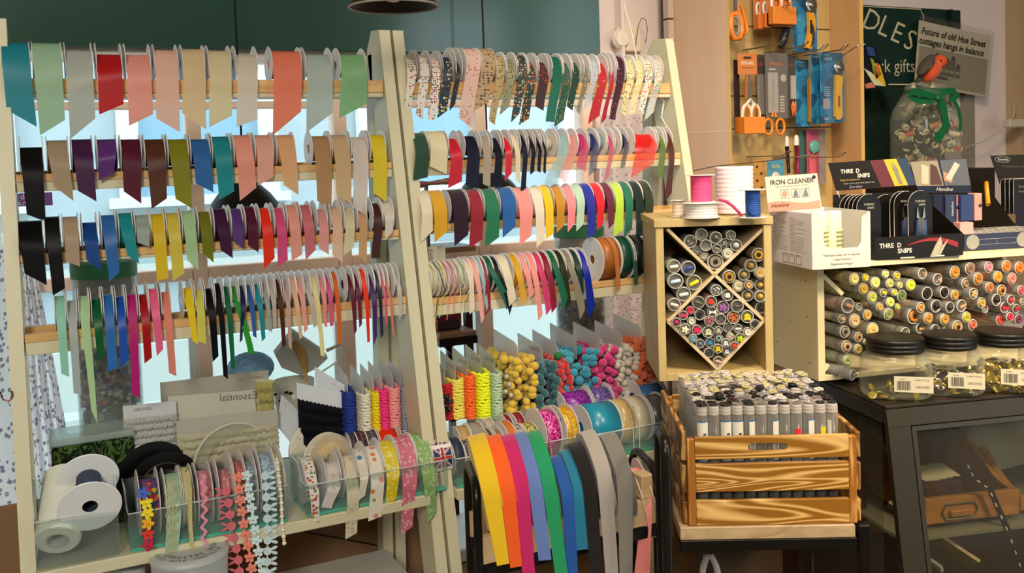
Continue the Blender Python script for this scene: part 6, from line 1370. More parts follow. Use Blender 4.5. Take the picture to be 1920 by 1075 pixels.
lying(*t5(640, 1005), 48 / 4.3, FB, -.03, 'rod', '#6c7078', 'grey ended tube sticking out lowest at the left of the box', 'tubes in the long box', .055, rot=(-.5, .12))
# ================================================================ glazed display cabinet in dark metal
DCB = 1.65; kp = UD(1661, 762, DCB); FK = frame(kp, 105.0); nk = FK.to_3x3() @ V((0, 1, 0)); FKi = FK.inverted(); ZC = kp.z
iron = mat('#2c2513', .42, metal=.2, spec=.4); irond = mat('#2c261c', .4, metal=.3)
kb = thing('display_cabinet', 'dark metal glazed cabinet with sloping front below the jars', 'display cabinet', (kp.x, kp.y, 0), M=Matrix.Translation((0, 0, -ZC)) @ FK)
def kbx(m, lo, hi, bev=.001): m.xf = FK; return m.box(lo, hi, bev=bev)
KW = .85; KD = .34; SLP = .17           # forward lean per metre down
obj('cabinet_top', kbx(MB(), (0, 0, -.006), (KW, KD, 0), .0015), irond, kb)
def kprism(pts, x0, x1, m=None):   # profile in (y,z), extruded along x
    m = m or MB(); m.xf = FK; M_ = Matrix(((0, 0, 1, x0), (1, 0, 0, 0), (0, 1, 0, 0), (0, 0, 0, 1))); return m.prism(pts, M_, x1 - x0)
yf_ = lambda z: SLP * z
obj('top_rail', kprism([(0, -.0065), (.012, -.0065), (.012 + yf_(-.036), -.036), (yf_(-.036), -.036)], 0, KW), iron, kb)
zbm = -ZC + .02
obj('front_post', kprism([(yf_(-.0365), -.0365), (yf_(-.0365) + .012, -.0365), (yf_(zbm) + .012, zbm), (yf_(zbm), zbm)], 0, .043), iron, kb)
obj('front_post', kprism([(yf_(-.0365), -.0365), (yf_(-.0365) + .012, -.0365), (yf_(zbm) + .012, zbm), (yf_(zbm), zbm)], KW - .043, KW), iron, kb)
obj('side_rail', kbx(MB(), (0, .0125, -.034), (.012, KD, -.0065)), irond, kb)
obj('rear_post', kbx(MB(), (0, KD - .02, zbm), (.014, KD, -.036)), irond, kb); obj('rear_post', kbx(MB(), (KW - .014, KD - .02, zbm), (KW, KD, -.036)), irond, kb)
obj('bottom_rail', kprism([(yf_(zbm), zbm), (yf_(zbm) + .012, zbm), (yf_(zbm) + .012, zbm + .05), (yf_(zbm + .05), zbm + .05)], .0435, KW - .0435), iron, kb)
# door with glass
dz0, dz1 = -.037, zbm + .051
dr = obj('door', kprism([(yf_(dz0) - .001, dz0 - .001), (yf_(dz0) + .006, dz0 - .001), (yf_(dz0 - .009) + .006, dz0 - .009), (yf_(dz0 - .009) - .001, dz0 - .009)], .0445, KW - .0445, kprism([(yf_(dz0) - .001, dz0 - .001), (yf_(dz0) + .006, dz0 - .001), (yf_(dz1) + .006, dz1), (yf_(dz1) - .001, dz1)], .0445, .053)), mat('#2c2618', .4, metal=.2), kb)
g = kprism([(yf_(dz0) + .002, dz0 - .01), (yf_(dz0) + .004, dz0 - .01), (yf_(dz1) + .004, dz1), (yf_(dz1) + .002, dz1)], .0535, KW - .0445)
me_o = obj('door_glass', g, clear('#c8c4b0', .01, .03, .06), kb)
obj('side_glass', kbx(MB(), (.004, .02, zbm + .05), (.006, KD - .021, -.036), 0), clear('#c8c4b0', .01, .03, .06), kb)
obj('inner_shelf', kbx(MB(), (.05, .03, -.262), (KW - .02, KD - .03, -.254)), clear('#a8a890', .25, .05), kb)
obj('back_panel', kbx(MB(), (.015, KD - .004, zbm), (KW - .015, KD, -.036)), mat('#3a1c12', .6), kb)
obj('cabinet_floor', kbx(MB(), (.015, -.1, zbm + .0), (KW - .015, KD - .02, zbm + .01)), mat('#2a1a12', .6), kb)
def KP(px, py, off): return FKi @ UP(px, py, kp + nk * off, nk)
def kobj(name, m, mt, label, cat, parent=None):
    if parent is None: return tag(obj(name, m, mt), label, cat)
    return obj(name, m, mt, parent)
oak = wood('#8c5c20', '#a87430', (8, 50, 50), 1.5, .45)
# wooden drawer tray with brass label holder, scrolled sides
a = KP(1735, 938, .05); b = KP(1912, 925, .05); c = KP(1740, 985, .05)
dt = thing('wooden_tray', 'oak tray with a brass label holder inside the glazed cabinet', 'tray', FK @ V((a.x, .05, c.z)))
zt_, zb_ = a.z, c.z
obj('front_panel', kbx(MB(), (a.x, .05, zb_), (b.x, .062, zt_)), oak, dt)
def scroll(x, y0, y1, z0, z1, zh, t=.010):
    pts = [(y0, z0), (y1, z0), (y1, zh)] + [(y1 - (y1 - y0) * (k / 12), z1 + (zh - z1) * (.5 + .5 * math.cos(math.pi * k / 12))) for k in range(1, 13)]
    return kprism(pts, x, x + t)
obj('scrolled_side', scroll(a.x, .0625, .24, zb_, zt_ - .001, zt_ + .075), oak, dt); obj('scrolled_side', scroll(b.x - .012, .0625, .24, zb_, zt_ - .001, zt_ + .075), oak, dt)
obj('tray_base', kbx(MB(), (a.x + .0105, .0625, zb_), (b.x - .0125, .24, zb_ + .006)), mat('#4a2c18', .6), dt)
e = KP(1765, 960, .05); f = KP(1832, 955, .05); hh = .014
m = MB(); m.xf = FK; M_ = Matrix(((1, 0, 0, 0), (0, 0, -1, .05), (0, 1, 0, 0), (0, 0, 0, 1)))
cx_, cz_ = (e.x + f.x) / 2, (e.z + f.z) / 2; w2 = (f.x - e.x) / 2
fr_ = m.tube([V((cx_ + p * w2, .048, cz_ + q * hh)) for p, q in ((-1, 0), (-.8, 1), (.8, 1), (1, 0), (.8, -1), (-.8, -1))], .0022, 6, closed=True, smooth=False)
hd = obj('label_holder', m, mat('#7c7258', .3, metal=.8), dt)
obj('drawer_pull', kbx(MB(), (cx_ - w2 * .6, .040, cz_ - .008), (cx_ + w2 * .6, .0498, cz_ + .004), .002), mat('#94601e', .4), dt)
# second tray farther right
a2 = KP(1868, 900, .12)
dt2 = thing('wooden_tray', 'oak tray farther back at the right inside the glazed cabinet', 'tray', FK @ V((a2.x, .15, zb_)))
obj('scrolled_side', scroll(b.x + .012, .0625, .26, zb_, zt_ - .02, zt_ + .085, .012), oak, dt2)
obj('front_panel', kbx(MB(), (b.x + .025, .0625, zb_), (b.x + .2, .072, zt_ - .02)), oak, dt2)
# dark red fabric bundle, papers, tape measure
kobj('folded_fabric', kbx(MB(), (a.x + .014, .075, zb_ + .0075), (a.x + .098, .22, zt_ + .018), .006), mat('#3a1418', .9, bump=(60, .6)), 'dark wine folded fabric in the oak tray', 'fabric')
q = KP(1735, 815, .2); q2 = KP(1800, 870, .2)
kobj('dark_red_box', kbx(MB(), (q.x - .01, .245, zb_ + .0), (q2.x + .02, .30, q.z + .012), .003), mat('#4c1410', .6), 'dark red box at the back of the glazed cabinet', 'box')
m = MB(); m.xf = FK
for k in range(4):
    x0_ = KP(1728 + k * 13, 888, .1).x; z0_ = zt_ + .0192 + .0012 * k
    m.add([(x0_, .09, z0_), (x0_ + .028, .085, z0_ + .001), (x0_ + .036, .15, z0_ + .004), (x0_ + .008, .155, z0_ + .003)], [(0, 1, 2, 3)])
    m.add([(x0_, .09, z0_ - .001), (x0_ + .028, .085, z0_), (x0_ + .036, .15, z0_ + .003), (x0_ + .008, .155, z0_ + .002)], [(3, 2, 1, 0)])
kobj('paper_leaflets', m, mat('#c8c4a8', .6), 'fanned cream leaflets on the wine fabric', 'leaflets')
pts = [FK @ V((KP(px, py, .03).x, .03 + max(0, (870 - py)) * .0008, KP(px, py, .03).z)) for px, py in ((1808, 868), (1822, 898), (1850, 918), (1868, 960), (1888, 1005), (1904, 1050), (1916, 1090))]
m = MB(); rws = []
for i, p in enumerate(pts): rws.append([p, p + FK.to_3x3() @ V((.011, -.001, .003))])
m.grid(rws); m.grid([[p - nk * .001 for p in r] for r in rws]); tm = kobj('measuring_tape', m, mat('#241814', .6), 'dark tape strip with white squares hanging inside the cabinet', 'tape')
m = MB()
for i in range(len(pts) - 1):
    for t in (.15, .62):
        p = pts[i].lerp(pts[i + 1], t) - nk * .0015; d = (pts[i + 1] - pts[i]).normalized() * .008; w = FK.to_3x3() @ V((.005, 0, .0)); p = p + FK.to_3x3() @ V((.0035, 0, 0))
        m.add([p, p + d, p + d + w, p + w], [(0, 1, 2, 3)])
obj('white_squares', m, mat('#cfc8c0', .6), tm)
# bag of white packets, ledge boards lower
q = KP(1815, 800, .15); m = MB(); m.xf = FK; random.seed(9)
rows = [[V((q.x + .02 + i * .02, .18 + .012 * math.sin(i * 1.3 + j), zt_ - .01 + j * .022 + .004 * math.sin(i * 2 + j * 1.7))) for i in range(12)] for j in range(6)]
m.grid(rows); m.grid([[p + V((0, .03, 0)) for p in r] for r in rows][::-1]); kobj('plastic_packet', m, mat('#b0b09c', .3, alpha=.7), 'crinkled clear packet of papers at the right inside the cabinet', 'packet')
for k, (p0, p1, c_) in enumerate((((1722, 985), (1866, 1082), '#8c7c50'), ((1745, 1050), (1800, 1090), '#9c9c98'))):
    A = KP(*p0, .06); B = KP(*p1, .0); m = MB(); m.xf = FK; m.beam(V((A.x, .16, A.z)), V((B.x, .05, B.z)), .05 if k == 0 else .012, .006, (1, 0, .4)); kobj('leaning_board', m, mat(c_, .5), ('pale leaning board' if k == 0 else 'narrow white board') + ' low down inside the glazed cabinet', 'board')
# things seen through the cabinet's side
a3 = UD(1612, 850, 1.92); m = MB()
Ms = Matrix.Translation((0, 0, 0)) @ frame(UD(1618, 990, 1.95), 190)
s3 = [(0, 0), (.10, 0), (.10, .02), (.085, .035), (.06, .06), (.05, .10), (.04, .125), (.02, .14), (0, .14)]
kobj('scroll_bracket', MB().prism([(y * .55, z) for y, z in s3], Matrix(((0.9, 0, .43, UD(1622, 1000, 2.0).x), (-.43, 0, .9, UD(1622, 1000, 2.0).y), (0, 1, 0, UD(1622, 1000, 2.0).z), (0, 0, 0, 1))), .012), oak, 'curved oak bracket seen between the crate and the cabinet', 'bracket')
m = MB()
for k in range(5):
    p = UD(1606 + k * 9, 832 + (k % 3) * 5, 1.98); m.add([p, p + V((.03, 0, .006)), p + V((.034, .02, .03)), p + V((.006, .02, .026))], [(0, 1, 2, 3)]); m.add([p + V((0, .001, 0)), p + V((.03, .001, .006)), p + V((.034, .021, .03)), p + V((.006, .021, .026))], [(3, 2, 1, 0)])
kobj('price_tags', m, mat('#b8b49c', .6), 'small pale paper tags in a bowl between crate and cabinet', 'paper tags')
bq = UD(1634, 868, 1.98); kobj('grey_bowl', MB().lathe([(.001, 0), (.04, .002), (.062, .02), (.07, .042), (.067, .042), (.038, .006), (.001, .005)], Matrix.Translation(bq - V((0, 0, .02))), 30), mat('#8c8c84', .3), 'grey bowl of paper tags between crate and cabinet', 'bowl')
kobj('bowl_shelf', MB().beam(bq + V((-.12, .06, -.028)), bq + V((.09, -.05, -.028)), .16, .012), mat('#3a2018', .5), 'dark wooden shelf carrying the grey bowl', 'shelf')
kobj('tall_dark_bookcase', MB().beam(bq + V((-.12, .16, -.95)), bq + V((-.12, .16, .16)), .02, .5, (0, 1, 0)), mat('#38201a', .6), 'dark reddish wooden partition behind the crate and cabinet', 'partition')
# ================================================================ square glass jars on the cabinet
JZ = ZC + .0005
def jar(px0, px1, pyb, pylid, label, fillc, group='square glass jars', n=40, tag_=True, seed=1):
    pm = (px0 + px1) / 2; c = UZ(pm, pyb, JZ); c = V((c.x, c.y, JZ)); hw = (px1 - px0) / 2 * depth(c) / F
    fwd = V((c.x, c.y, 0)).normalized(); c = c + fwd * hw * .9; hw *= 1.05
    M_ = frame(c, math.degrees(math.atan2(fwd.x, fwd.y)) + 90 - 4)
    h = (UP(pm, pylid, c, fwd)).z - JZ
    j = thing('glass_jar', label, 'jar', c, group, M=M_)
    def sq(s, n_=40, p=4.0): return [(s * abs(math.cos(a)) ** (2 / p) * (1 if math.cos(a) >= 0 else -1), s * abs(math.sin(a)) ** (2 / p) * (1 if math.sin(a) >= 0 else -1)) for a in [2 * math.pi * k / n_ for k in range(n_)]]
    def rnd(s, n_=40): return [(s * math.cos(2 * math.pi * k / n_), s * math.sin(2 * math.pi * k / n_)) for k in range(n_)]
    def ringpts(s, z, blend):
        A, B = sq(s), rnd(s); return [V((a[0] * (1 - blend) + b[0] * blend, a[1] * (1 - blend) + b[1] * blend, z)) for a, b in zip(A, B)]
    hb = h * .80
    def shell(k, z0):
        prof = [(.80, z0, .2), (.93, z0 + .004, .1), (.99, hb * .15, 0), (.99, hb * .62, 0), (.955, hb * .80, .15), (.86, hb * .93, .6), (.74, hb * 1.0, 1), (.73, hb * 1.06, 1), (.75, hb * 1.08, 1), (.73, hb * 1.12, 1)]
        return [ringpts(hw * s * k, z, b) for s, z, b in prof]
    for nm_, k, z0 in (('glass_body', 1.0, .0008),):
        rows = shell(k, z0); m = MB(); m.xf = M_
        m.grid([r + [r[0]] for r in rows]); m.add([p.copy() for p in rows[0]], [tuple(range(40))[::-1]])
        obj(nm_, m, clear('#d4d4c4', .035, .03, .3), j)
    m = MB(); m.xf = M_; r = hw * .80; zl = hb * 1.12
    m.lathe([(r * .96, zl - .006), (r, zl - .005), (r, zl + .001), (r * .975, zl + .002), (r, zl + .003), (r, zl + .009), (r * .975, zl + .010), (r, zl + .011), (r, zl + .016), (r * .97, zl + .0185), (r * .9, zl + .019), (.0005, zl + .0185)], Matrix.Identity(4), 48)
    obj('lid', m, mat('#15130f', .4, metal=.2), j)
    random.seed(seed); m = MB(); m.xf = M_; ms = [mat(x, .18, metal=.75, k=1.2) for x in fillc]
    for k in range(n):
        x, y = random.uniform(-.72, .72) * hw, random.uniform(-.85, .6) * hw; z = .006 + random.random() ** 1.5 * .028 * (n / 60)
        m.cur = random.randrange(len(ms)); Mx = Matrix.Translation((x, y, z)) @ Matrix.Rotation(random.uniform(0, 3), 4, V((random.uniform(-1, 1), random.uniform(-1, 1), .3)).normalized())
        m.lathe([(.0004, .003), (.004, .0032), (.007, .002), (.008, 0), (.006, -.001), (.0004, -.001)], Mx, 9, smooth=(k % 2 == 0))
    o = obj('metal_buttons', m, ms, j); o['kind'] = 'stuff'
    if tag_:
        m = MB(); m.xf = M_; yl = -hw * .992; zc2 = hb * .42
        m.box((-hw * .10, yl - .0012, zc2 - .014), (hw * .92, yl - .0004, zc2 + .014), bev=0); lb = obj('paper_label', m, mat('#c9c2a8', .6), j)
        m = MB(); m.xf = M_; x = -hw * .02
        while x < hw * .32:
            w = random.choice((.0006, .001, .0014)); m.box((x, yl - .0016, zc2 - .010), (x + w, yl - .0013, zc2 + .006)); x += w + random.choice((.0006, .001))
        obj('barcode', m, mat('#4a4438', .7), j)
        m = MB(); R3 = M_.to_3x3(); o_ = lambda x, z: M_ @ V((x, yl - .0014, z))
        m.text('GROVES', o_(hw * .64, zc2 - .006), R3 @ V((1, 0, 0)), (0, 0, 1), .0062, ext=.0001); m.text('DARK STYLE', o_(hw * .62, zc2 + .007), R3 @ V((1, 0, 0)), (0, 0, 1), .0042, ext=.0001); m.text('0720061', o_(hw * .12, zc2 + .0085), R3 @ V((1, 0, 0)), (0, 0, 1), .003, ext=.0001)
        obj('printed_text', m, mat('#5a5448', .7), j)
gold = ['#c8b048', '#e0cc68', '#a88c30']; silv = ['#c8c0ac', '#8c8474', '#e0d8c8']
jar(1616, 1742, 752, 640, 'square glass jar nearly empty with few gold buttons, leftmost jar', gold, n=16, seed=2)
jar(1722, 1838, 745, 634, 'square glass jar with silver and gold buttons, second jar', silv + gold[:1], n=70, seed=3)
jar(1820, 1938, 738, 628, 'square glass jar with a heap of gold buttons, third jar', gold, n=90, seed=4)
jar(1915, 2000, 722, 622, 'square glass jar cut off by the right picture edge', gold, n=30, seed=5, tag_=False)
# ================================================================ things on top of the square rack
TZ = qp.z + qh + tk                                  # top of the square rack
def onrack(px, py): return UZ(px, py, TZ)
def elastic(pxc, pyb, rpx, hpx, c, label, rflange, coil=.0035, z0=0.0, hub=None, flanges=True, white='#e4dcd6', dep=None):
    b = onrack(pxc, pyb) if dep is None else UD(pxc, pyb, dep); b.z = TZ + z0 + .0006; k = depth(b) / F; r = rpx * k; h = hpx * k; rf = rflange * k
    st = thing('elastic_reel', label, 'reel', b, 'reels on top of the square rack'); M_ = Matrix.Translation(b)
    wm2 = mat(white, .4)
    if flanges:
        for z in (0, h): obj('flange', MB().lathe([(.0005, z), (rf - .001, z), (rf, z + .0007), (rf - .001, z + .0014), (.0005, z + .0014)], M_, 44), wm2, st)
    prof = [(r * .5, .0016)]
    n = max(3, int((h - .002) / coil))
    for i in range(n):
        zz = .0016 + (h - .0022) * i / n; d = (h - .0022) / n; prof += [(r - .0008, zz + d * .02), (r, zz + d * .35), (r, zz + d * .65), (r - .0008, zz + d * .98)]
    prof.append((r * .5, h - .0004)); obj('wound_elastic', MB().lathe(prof, M_, 36), mat(c, .7, k=1.05), st)
    return st, b, k, h
QB = TZ
e1, b1, k1, h1 = elastic(1315, 409, 31, 27, '#e2dcd8', 'flat white elastic reel lying at the front of the square rack top', 36, .0042)
e2, b2, k2, h2 = elastic(1316, 408, 20, 50, '#e84c84', 'tall bright pink elastic reel standing on the white reel', 27, .004, z0=.0275)
obj('elastic_end', MB().tube([b2 + V(((px - 1316) * k2, -.03 - .004 * i, (365 - py) * k2 + .005)) for i, (px, py) in enumerate(((1332, 365), (1348, 370), (1360, 380), (1370, 392), (1372, 400), (1369, 408)))], .0028, 6), mat('#e84c84', .7), e2)
elastic(1378, 402, 35, 90, '#ecdce0', 'largest reel of wide pale pink elastic at the back', 36, .008, flanges=False)
e4, b4, k4, h4 = elastic(1412, 409, 14, 52, '#1c4c9c', 'slim blue cord reel with white top disc on the rack', 26, .0038)
obj('cord_end', MB().tube([b4 + V(((px - 1412) * k4, -.026, (409 - py) * k4 + .002)) for px, py in ((1405, 402), (1392, 404), (1382, 402), (1376, 399))], [.002, .002, .003, .004], 6), mat('#123c84', .7), e4)
elastic(1273, 407, 12, 30, '#dccbbd', 'small cream lace reel at the left edge of the rack top', 17, .006)
# ================================================================ peg board stand
YFs = 1.95; YBk = 2.06
Xa = U(1370, 200, YFs).x; Xb = U(1614, 200, YFs).x; zbt = 1.05
birchp = wood('#d3b092', '#dfc0a4', (6, 6, 1.2), 1.5, .5); ply = wood('#b88c5c', '#c49c70', (6, 6, 1.2), 1.5, .5)
pg = thing('peg_stand', 'tall birch stand with open front and metal display hooks', 'display stand', ((Xa + Xb) / 2, 2.05, 0))
for (lo, hi, nm, mt_) in (((Xa - .012, YFs, 0), (Xa, 2.19, 2.6), 'side_panel', birchp), ((Xb, YFs, 0), (Xb + .012, 2.14, 2.6), 'side_panel', ply), ((Xa + .0005, YBk, 0), (Xb - .0005, YBk + .012, 2.6), 'back_panel', mat('#c4a468', .6))):
    obj(nm, MB().box(lo, hi, bev=.001), mt_, pg)
obj('panel_edge', MB().box((Xb, YFs - .0015, 0), (Xb + .012, YFs - .0002, 2.6)), mat('#d8ae60', .5), pg); obj('panel_edge', MB().box((Xa - .012, YFs - .0015, 0), (Xa, YFs - .0002, 2.6)), mat('#b49464', .5), pg)
ja = U(1320, 249, 2.1).z; obj('panel_joint', MB().box((Xa - .0126, YFs, ja - .0008), (Xa - .0122, 2.19, ja + .0008)), mat('#f0dcc0', .4), pg)
for zz in (U(1460, 52, YBk).z, U(1470, 240, YBk).z, U(1460, 180, YBk).z): obj('groove', MB().box((Xa + .001, YBk - .0008, zz - .002), (Xb - .001, YBk - .0001, zz + .002)), mat('#5c4830', .7), pg)
chrome = mat('#b8b0a4', .2, metal=.95)
def hook(px, py, y1, label, dx=0):
    a = U(px, py, YBk); p = [V((a.x, YBk - .001, a.z)), V((a.x, y1 + .02, a.z)), V((a.x, y1, a.z + .012))]
    p2 = [q + V((.012, 0, 0)) for q in p]
    m = MB().tube(p + p2[::-1], .0014, 6); return tag(obj('display_hook', m, chrome), label, 'hook', 'chrome display hooks')
ZH = {}
for i, (px, py, l) in enumerate(((1392, 82, 'chrome wire hook holding the scissors pack, middle row left'), (1432, 87, 'chrome wire hook holding the grey scissors pack, middle row centre'), (1468, 92, 'chrome wire hook in the middle row over the cutters'), (1412, 12, 'chrome wire hook at the top behind orange scissors'),
        (1400, 282, 'chrome wire hook in the lowest row, left one'), (1448, 284, 'chrome wire hook in the lowest row, centre one'), (1500, 284, 'chrome wire hook in the lowest row, right one'), (1505, 92, 'chrome wire hook holding the blue cutter packs'))):
    hook(px, py + 12, 1.90, l)
bl = U(1580, 108, YFs - .02)
tag(obj('long_wire_arm', MB().tube([U(1545, 118, YBk - .01), U(1575, 108, YFs - .03), U(1598, 92, YFs - .06), U(1612, 84, YFs - .08), U(1622, 83, YFs - .08)], .0016, 6), chrome), 'long curved wire arm reaching past the right panel', 'hook')
tag(obj('thin_rod', MB().tube([U(1275, 326, 1.7), U(1340, 312, 1.75), U(1440, 302, 1.9), U(1520, 290, 2.0)], .0014, 6), chrome), 'long thin metal rod crossing above the elastic reels', 'rod')
# ---- packs: flat cards with plastic blisters and tools
def YP(y): return y
def pack(x0, y0, x1, y1, y, c, label, dy=0.0, skew=0, th=.0012, yaw=0.0, group='tool packs on the peg hooks', name='tool_pack'):
    a = U(x0, y0, y); b = U(x1, y0 + skew, y); zb = U((x0 + x1) / 2, y1, y).z; w = b.x - a.x; h = a.z - zb
    M_ = Matrix.Translation((a.x, y, a.z)) @ Matrix.Rotation(yaw, 4, 'Z')
    st = thing(name, label, 'tool pack', (a.x, y, a.z), group, M=M_)
    m = MB(); m.xf = M_; m.box((0, 0, -h), (w, th, 0), bev=.0004); obj('card', m, mat(c, .5) if isinstance(c, str) else c, st)
    return st, M_, w, h
def ptext(st, M_, s, x, z, size, c, align='CENTER', nm='printed_text', y=-.0004, bold=0.0, shear=0.0):
    m = MB(); R = M_.to_3x3(); m.text(s, M_ @ V((x, y, z)), R @ V((1, 0, 0)), R @ V((0, 0, 1)), size, align=align, ext=.0001, bold=bold, shear=shear); return obj(nm, m, mat(c, .5), st)
orange = mat('#e07c20', .35, k=1.05); whiteh = mat('#d8d0c4', .35); steelb = mat('#a8a49c', .25, metal=.9); greyb = mat('#6c6864', .4)
def scissors_big(M_, w, h, st, zt):
    """shears in an orange tip cover: blade up, white and orange bow handles below"""
    m = MB(); m.xf = M_; P2 = Matrix(((1, 0, 0, 0), (0, 0, -1, -.004), (0, 1, 0, zt), (0, 0, 0, 1)))
    m.prism([(w * .42, 0), (w * .50, 0), (w * .56, -h * .42), (w * .40, -h * .42)], P2, .003); obj('blade', m, steelb, st)
    m = MB(); m.xf = M_; m.prism([(w * .30, 0), (w * .42, 0), (w * .38, -h * .40), (w * .24, -h * .40)], P2, .002); obj('blade_cover', m, mat('#a85c1c', .4), st)
    for s, mt_ in ((-1, whiteh), (1, whiteh)):
        m = MB(); m.xf = M_; c = (w * .5 + s * w * .20, zt - h * .66); q = [V((w * .5, -.006, zt - h * .40))] + [V((c[0] + w * .20 * math.cos(a) * (1.0), -.006, c[1] + h * .17 * math.sin(a))) for a in [math.pi * .5 - s * 0 + k * 2 * math.pi / 14 for k in range(15)]]
        m.tube(q, .0042, 8); obj('handle', m, mt_, st)
        m = MB(); m.xf = M_; m.tube([V((c[0] + w * .15 * math.cos(a), -.0075, c[1] + h * .13 * math.sin(a))) for a in [k * 2 * math.pi / 14 for k in range(14)]], .0028, 6, closed=True); obj('grip', m, orange, st)
    m = MB(); m.xf = M_; m.box((w * .02, -.022, zt - h * .98), (w * .98, -.001, zt - h * .70), bev=.001); obj('cardboard_sleeve', m, mat('#dc8028', .5), st)
# middle row
st, M_, w, h = pack(1375, 112, 1386, 250, 1.985, '#2c1c1c', 'dark edge of a scissors pack at the left end of the middle row'); 
m = MB(); m.xf = M_; m.box((0, -.018, -h), (w * 1.2, -.001, -h * .78), bev=.001); obj('cardboard_sleeve', m, mat('#c8701c', .5), st)
st, M_, w, h = pack(1383, 100, 1419, 140, 1.97, '#c8763c', 'orange FISKARS card with white handled shears in an orange sleeve')
ptext(st, M_, 'FISKARS', w * .5, -h * .52, .0118, '#e8dccc', bold=.006); ptext(st, M_, 'Sewing scissors', w * .5, -h * .70, .0062, '#5c3018')
m = MB(); m.xf = M_; m.box((w * .3, -.0003, -h * .26), (w * .7, .0, -h * .14)); obj('hang_slot', m, mat('#3c2010', .7), st)
a = U(1381, 141, 1.97); b = U(1424, 253, 1.97); Ms = Matrix.Translation((a.x, 1.966, a.z)); scissors_big(Ms, b.x - a.x, a.z - b.z, st, 0)
st, M_, w, h = pack(1419, 102, 1434, 228, 2.01, '#4c4440', 'grey scissors pack half hidden behind the Classic pack, left'); ptext(st, M_, 'KARS', w * .5, -h * .17, .011, '#c05c40'); 
m = MB(); m.xf = M_; m.box((-.004, -.008, -h * .9), (w * .8, -.001, -h * .30), bev=.002); obj('blister', m, clear('#c0bcb4', .3), st)
st, M_, w, h = pack(1434, 99, 1476, 222, 1.975, '#655f58', 'grey FISKARS Classic pack with small orange handled scissors')
ptext(st, M_, 'FISKARS', w * .5, -h * .19, .0125, '#c86c44', bold=.006); ptext(st, M_, 'Classic', w * .32, -h * .26, .0085, '#e0dcd4', bold=.006)
m = MB(); m.xf = M_; m.box((w * .06, -.008, -h * .92), (w * .50, -.001, -h * .30), bev=.002); obj('blister', m, clear('#dcd8d0', .28), st)
P2 = Matrix(((1, 0, 0, 0), (0, 0, -1, -.003), (0, 1, 0, 0), (0, 0, 0, 1)))
m = MB(); m.xf = M_; m.prism([(w * .26, -h * .42), (w * .32, -h * .38), (w * .36, -h * .84), (w * .24, -h * .84)], P2, .002); obj('blade', m, steelb, st)
for s in (-1, 1):
    m = MB(); m.xf = M_; c = (w * (.30 + s * .27), -h * 1.13); m.tube([V((w * .30 + s * w * .03, -.005, -h * .86)), V((w * .30 + s * w * .08, -.005, -h * .98))], [.0026, .0034], 8)
    m.tube([V((c[0] + w * .18 * math.cos(q), -.005, c[1] + h * .12 * math.sin(q))) for q in [k * 2 * math.pi / 18 for k in range(18)]], .0036, 8, closed=True); obj('handle', m, orange, st)
m = MB(); m.xf = M_
for k in range(6): m.box((w * .62, -.0003, -h * (.68 + k * .045)), (w * .84, 0, -h * (.655 + k * .045)))
obj('printed_text', m, mat('#a8a29a', .6), st)
m = MB(); m.xf = M_; m.lathe([(w * .13, -.0003), (.0003, -.0003)], M_.inverted() @ axis(M_ @ V((w * .80, -.0003, -h * .38)), (0, 1, 0)), 20); obj('seal', m, mat('#a8a098', .6), st)
st, M_, w, h = pack(1477, 104, 1491, 222, 1.99, '#443c38', 'narrow grey pack with a small orange handled trimmer'); ptext(st, M_, 'SKA', w * .5, -h * .17, .0105, '#a85438')
m = MB(); m.xf = M_; m.box((w * .2, -.007, -h * .7), (w * .85, -.001, -h * .32), bev=.001); obj('blister', m, clear('#d8d4cc', .4), st)
m = MB(); m.xf = M_
for s in (.35, .65): m.tube([V((w * s, -.006, -h * .70)), V((w * (s - .15), -.006, -h * .82)), V((w * s, -.006, -h * .96)), V((w * (s + .05), -.006, -h * .84))], .0028, 8, closed=True)
obj('handle', m, mat('#d06c20', .35), st)
bluem = pat('#1f6c98', ['#184c70', '#2c84ac'], 30, .6, transl=0, kind='rand', stretch=(1, 1, 1))
def cutter(M_, w, h, st, x=.55, metalhead=True, body='#e8a41c', z1=.22, z2=.96, thick=.009, curved=False):
    m = MB(); m.xf = M_; P2 = Matrix(((1, 0, 0, 0), (0, 0, -1, -.003), (0, 1, 0, 0), (0, 0, 0, 1))); r = w * .20
    if not curved: m.prism([(w * x, -h * (z1 + .1)), (w * (x + .30), -h * (z1 + .12)), (w * (x + .24), -h * .55), (w * (x + .26), -h * (z2 - .05)), (w * (x + .16), -h * z2), (w * (x + .02), -h * z2), (w * (x - .06), -h * (z2 - .05)), (w * (x - .02), -h * .55)], P2, thick)
    else: m.prism([(w * (x - .02), -h * z1), (w * (x + .24), -h * (z1 - .02)), (w * (x + .20), -h * .48), (w * (x + .30), -h * .62), (w * (x + .28), -h * .80), (w * (x + .12), -h * z2), (w * (x - .10), -h * (z2 - .02)), (w * (x + .03), -h * .74), (w * (x + .02), -h * .5)], P2, thick)
    obj('cutter_body', m, mat(body, .3, k=1.05), st)
    c = M_ @ V((w * (x + .13), -.010, -h * z1)); m = MB().lathe([(r * 1.15, 0), (r * 1.15, .003), (r * .9, .0045), (r * .5, .005), (r * .45, .008), (.0004, .0085)], axis(c, M_.to_3x3() @ V((0, -1, 0))), 26); obj('rotary_blade', m, steelb, st)
    m = MB(); m.xf = M_; m.box((w * (x + .06), -.0135, -h * .78), (w * (x + .14), -.0128, -h * .62)); obj('grip_inlay', m, mat('#8c4c18' if not curved else '#2c2826', .4), st)
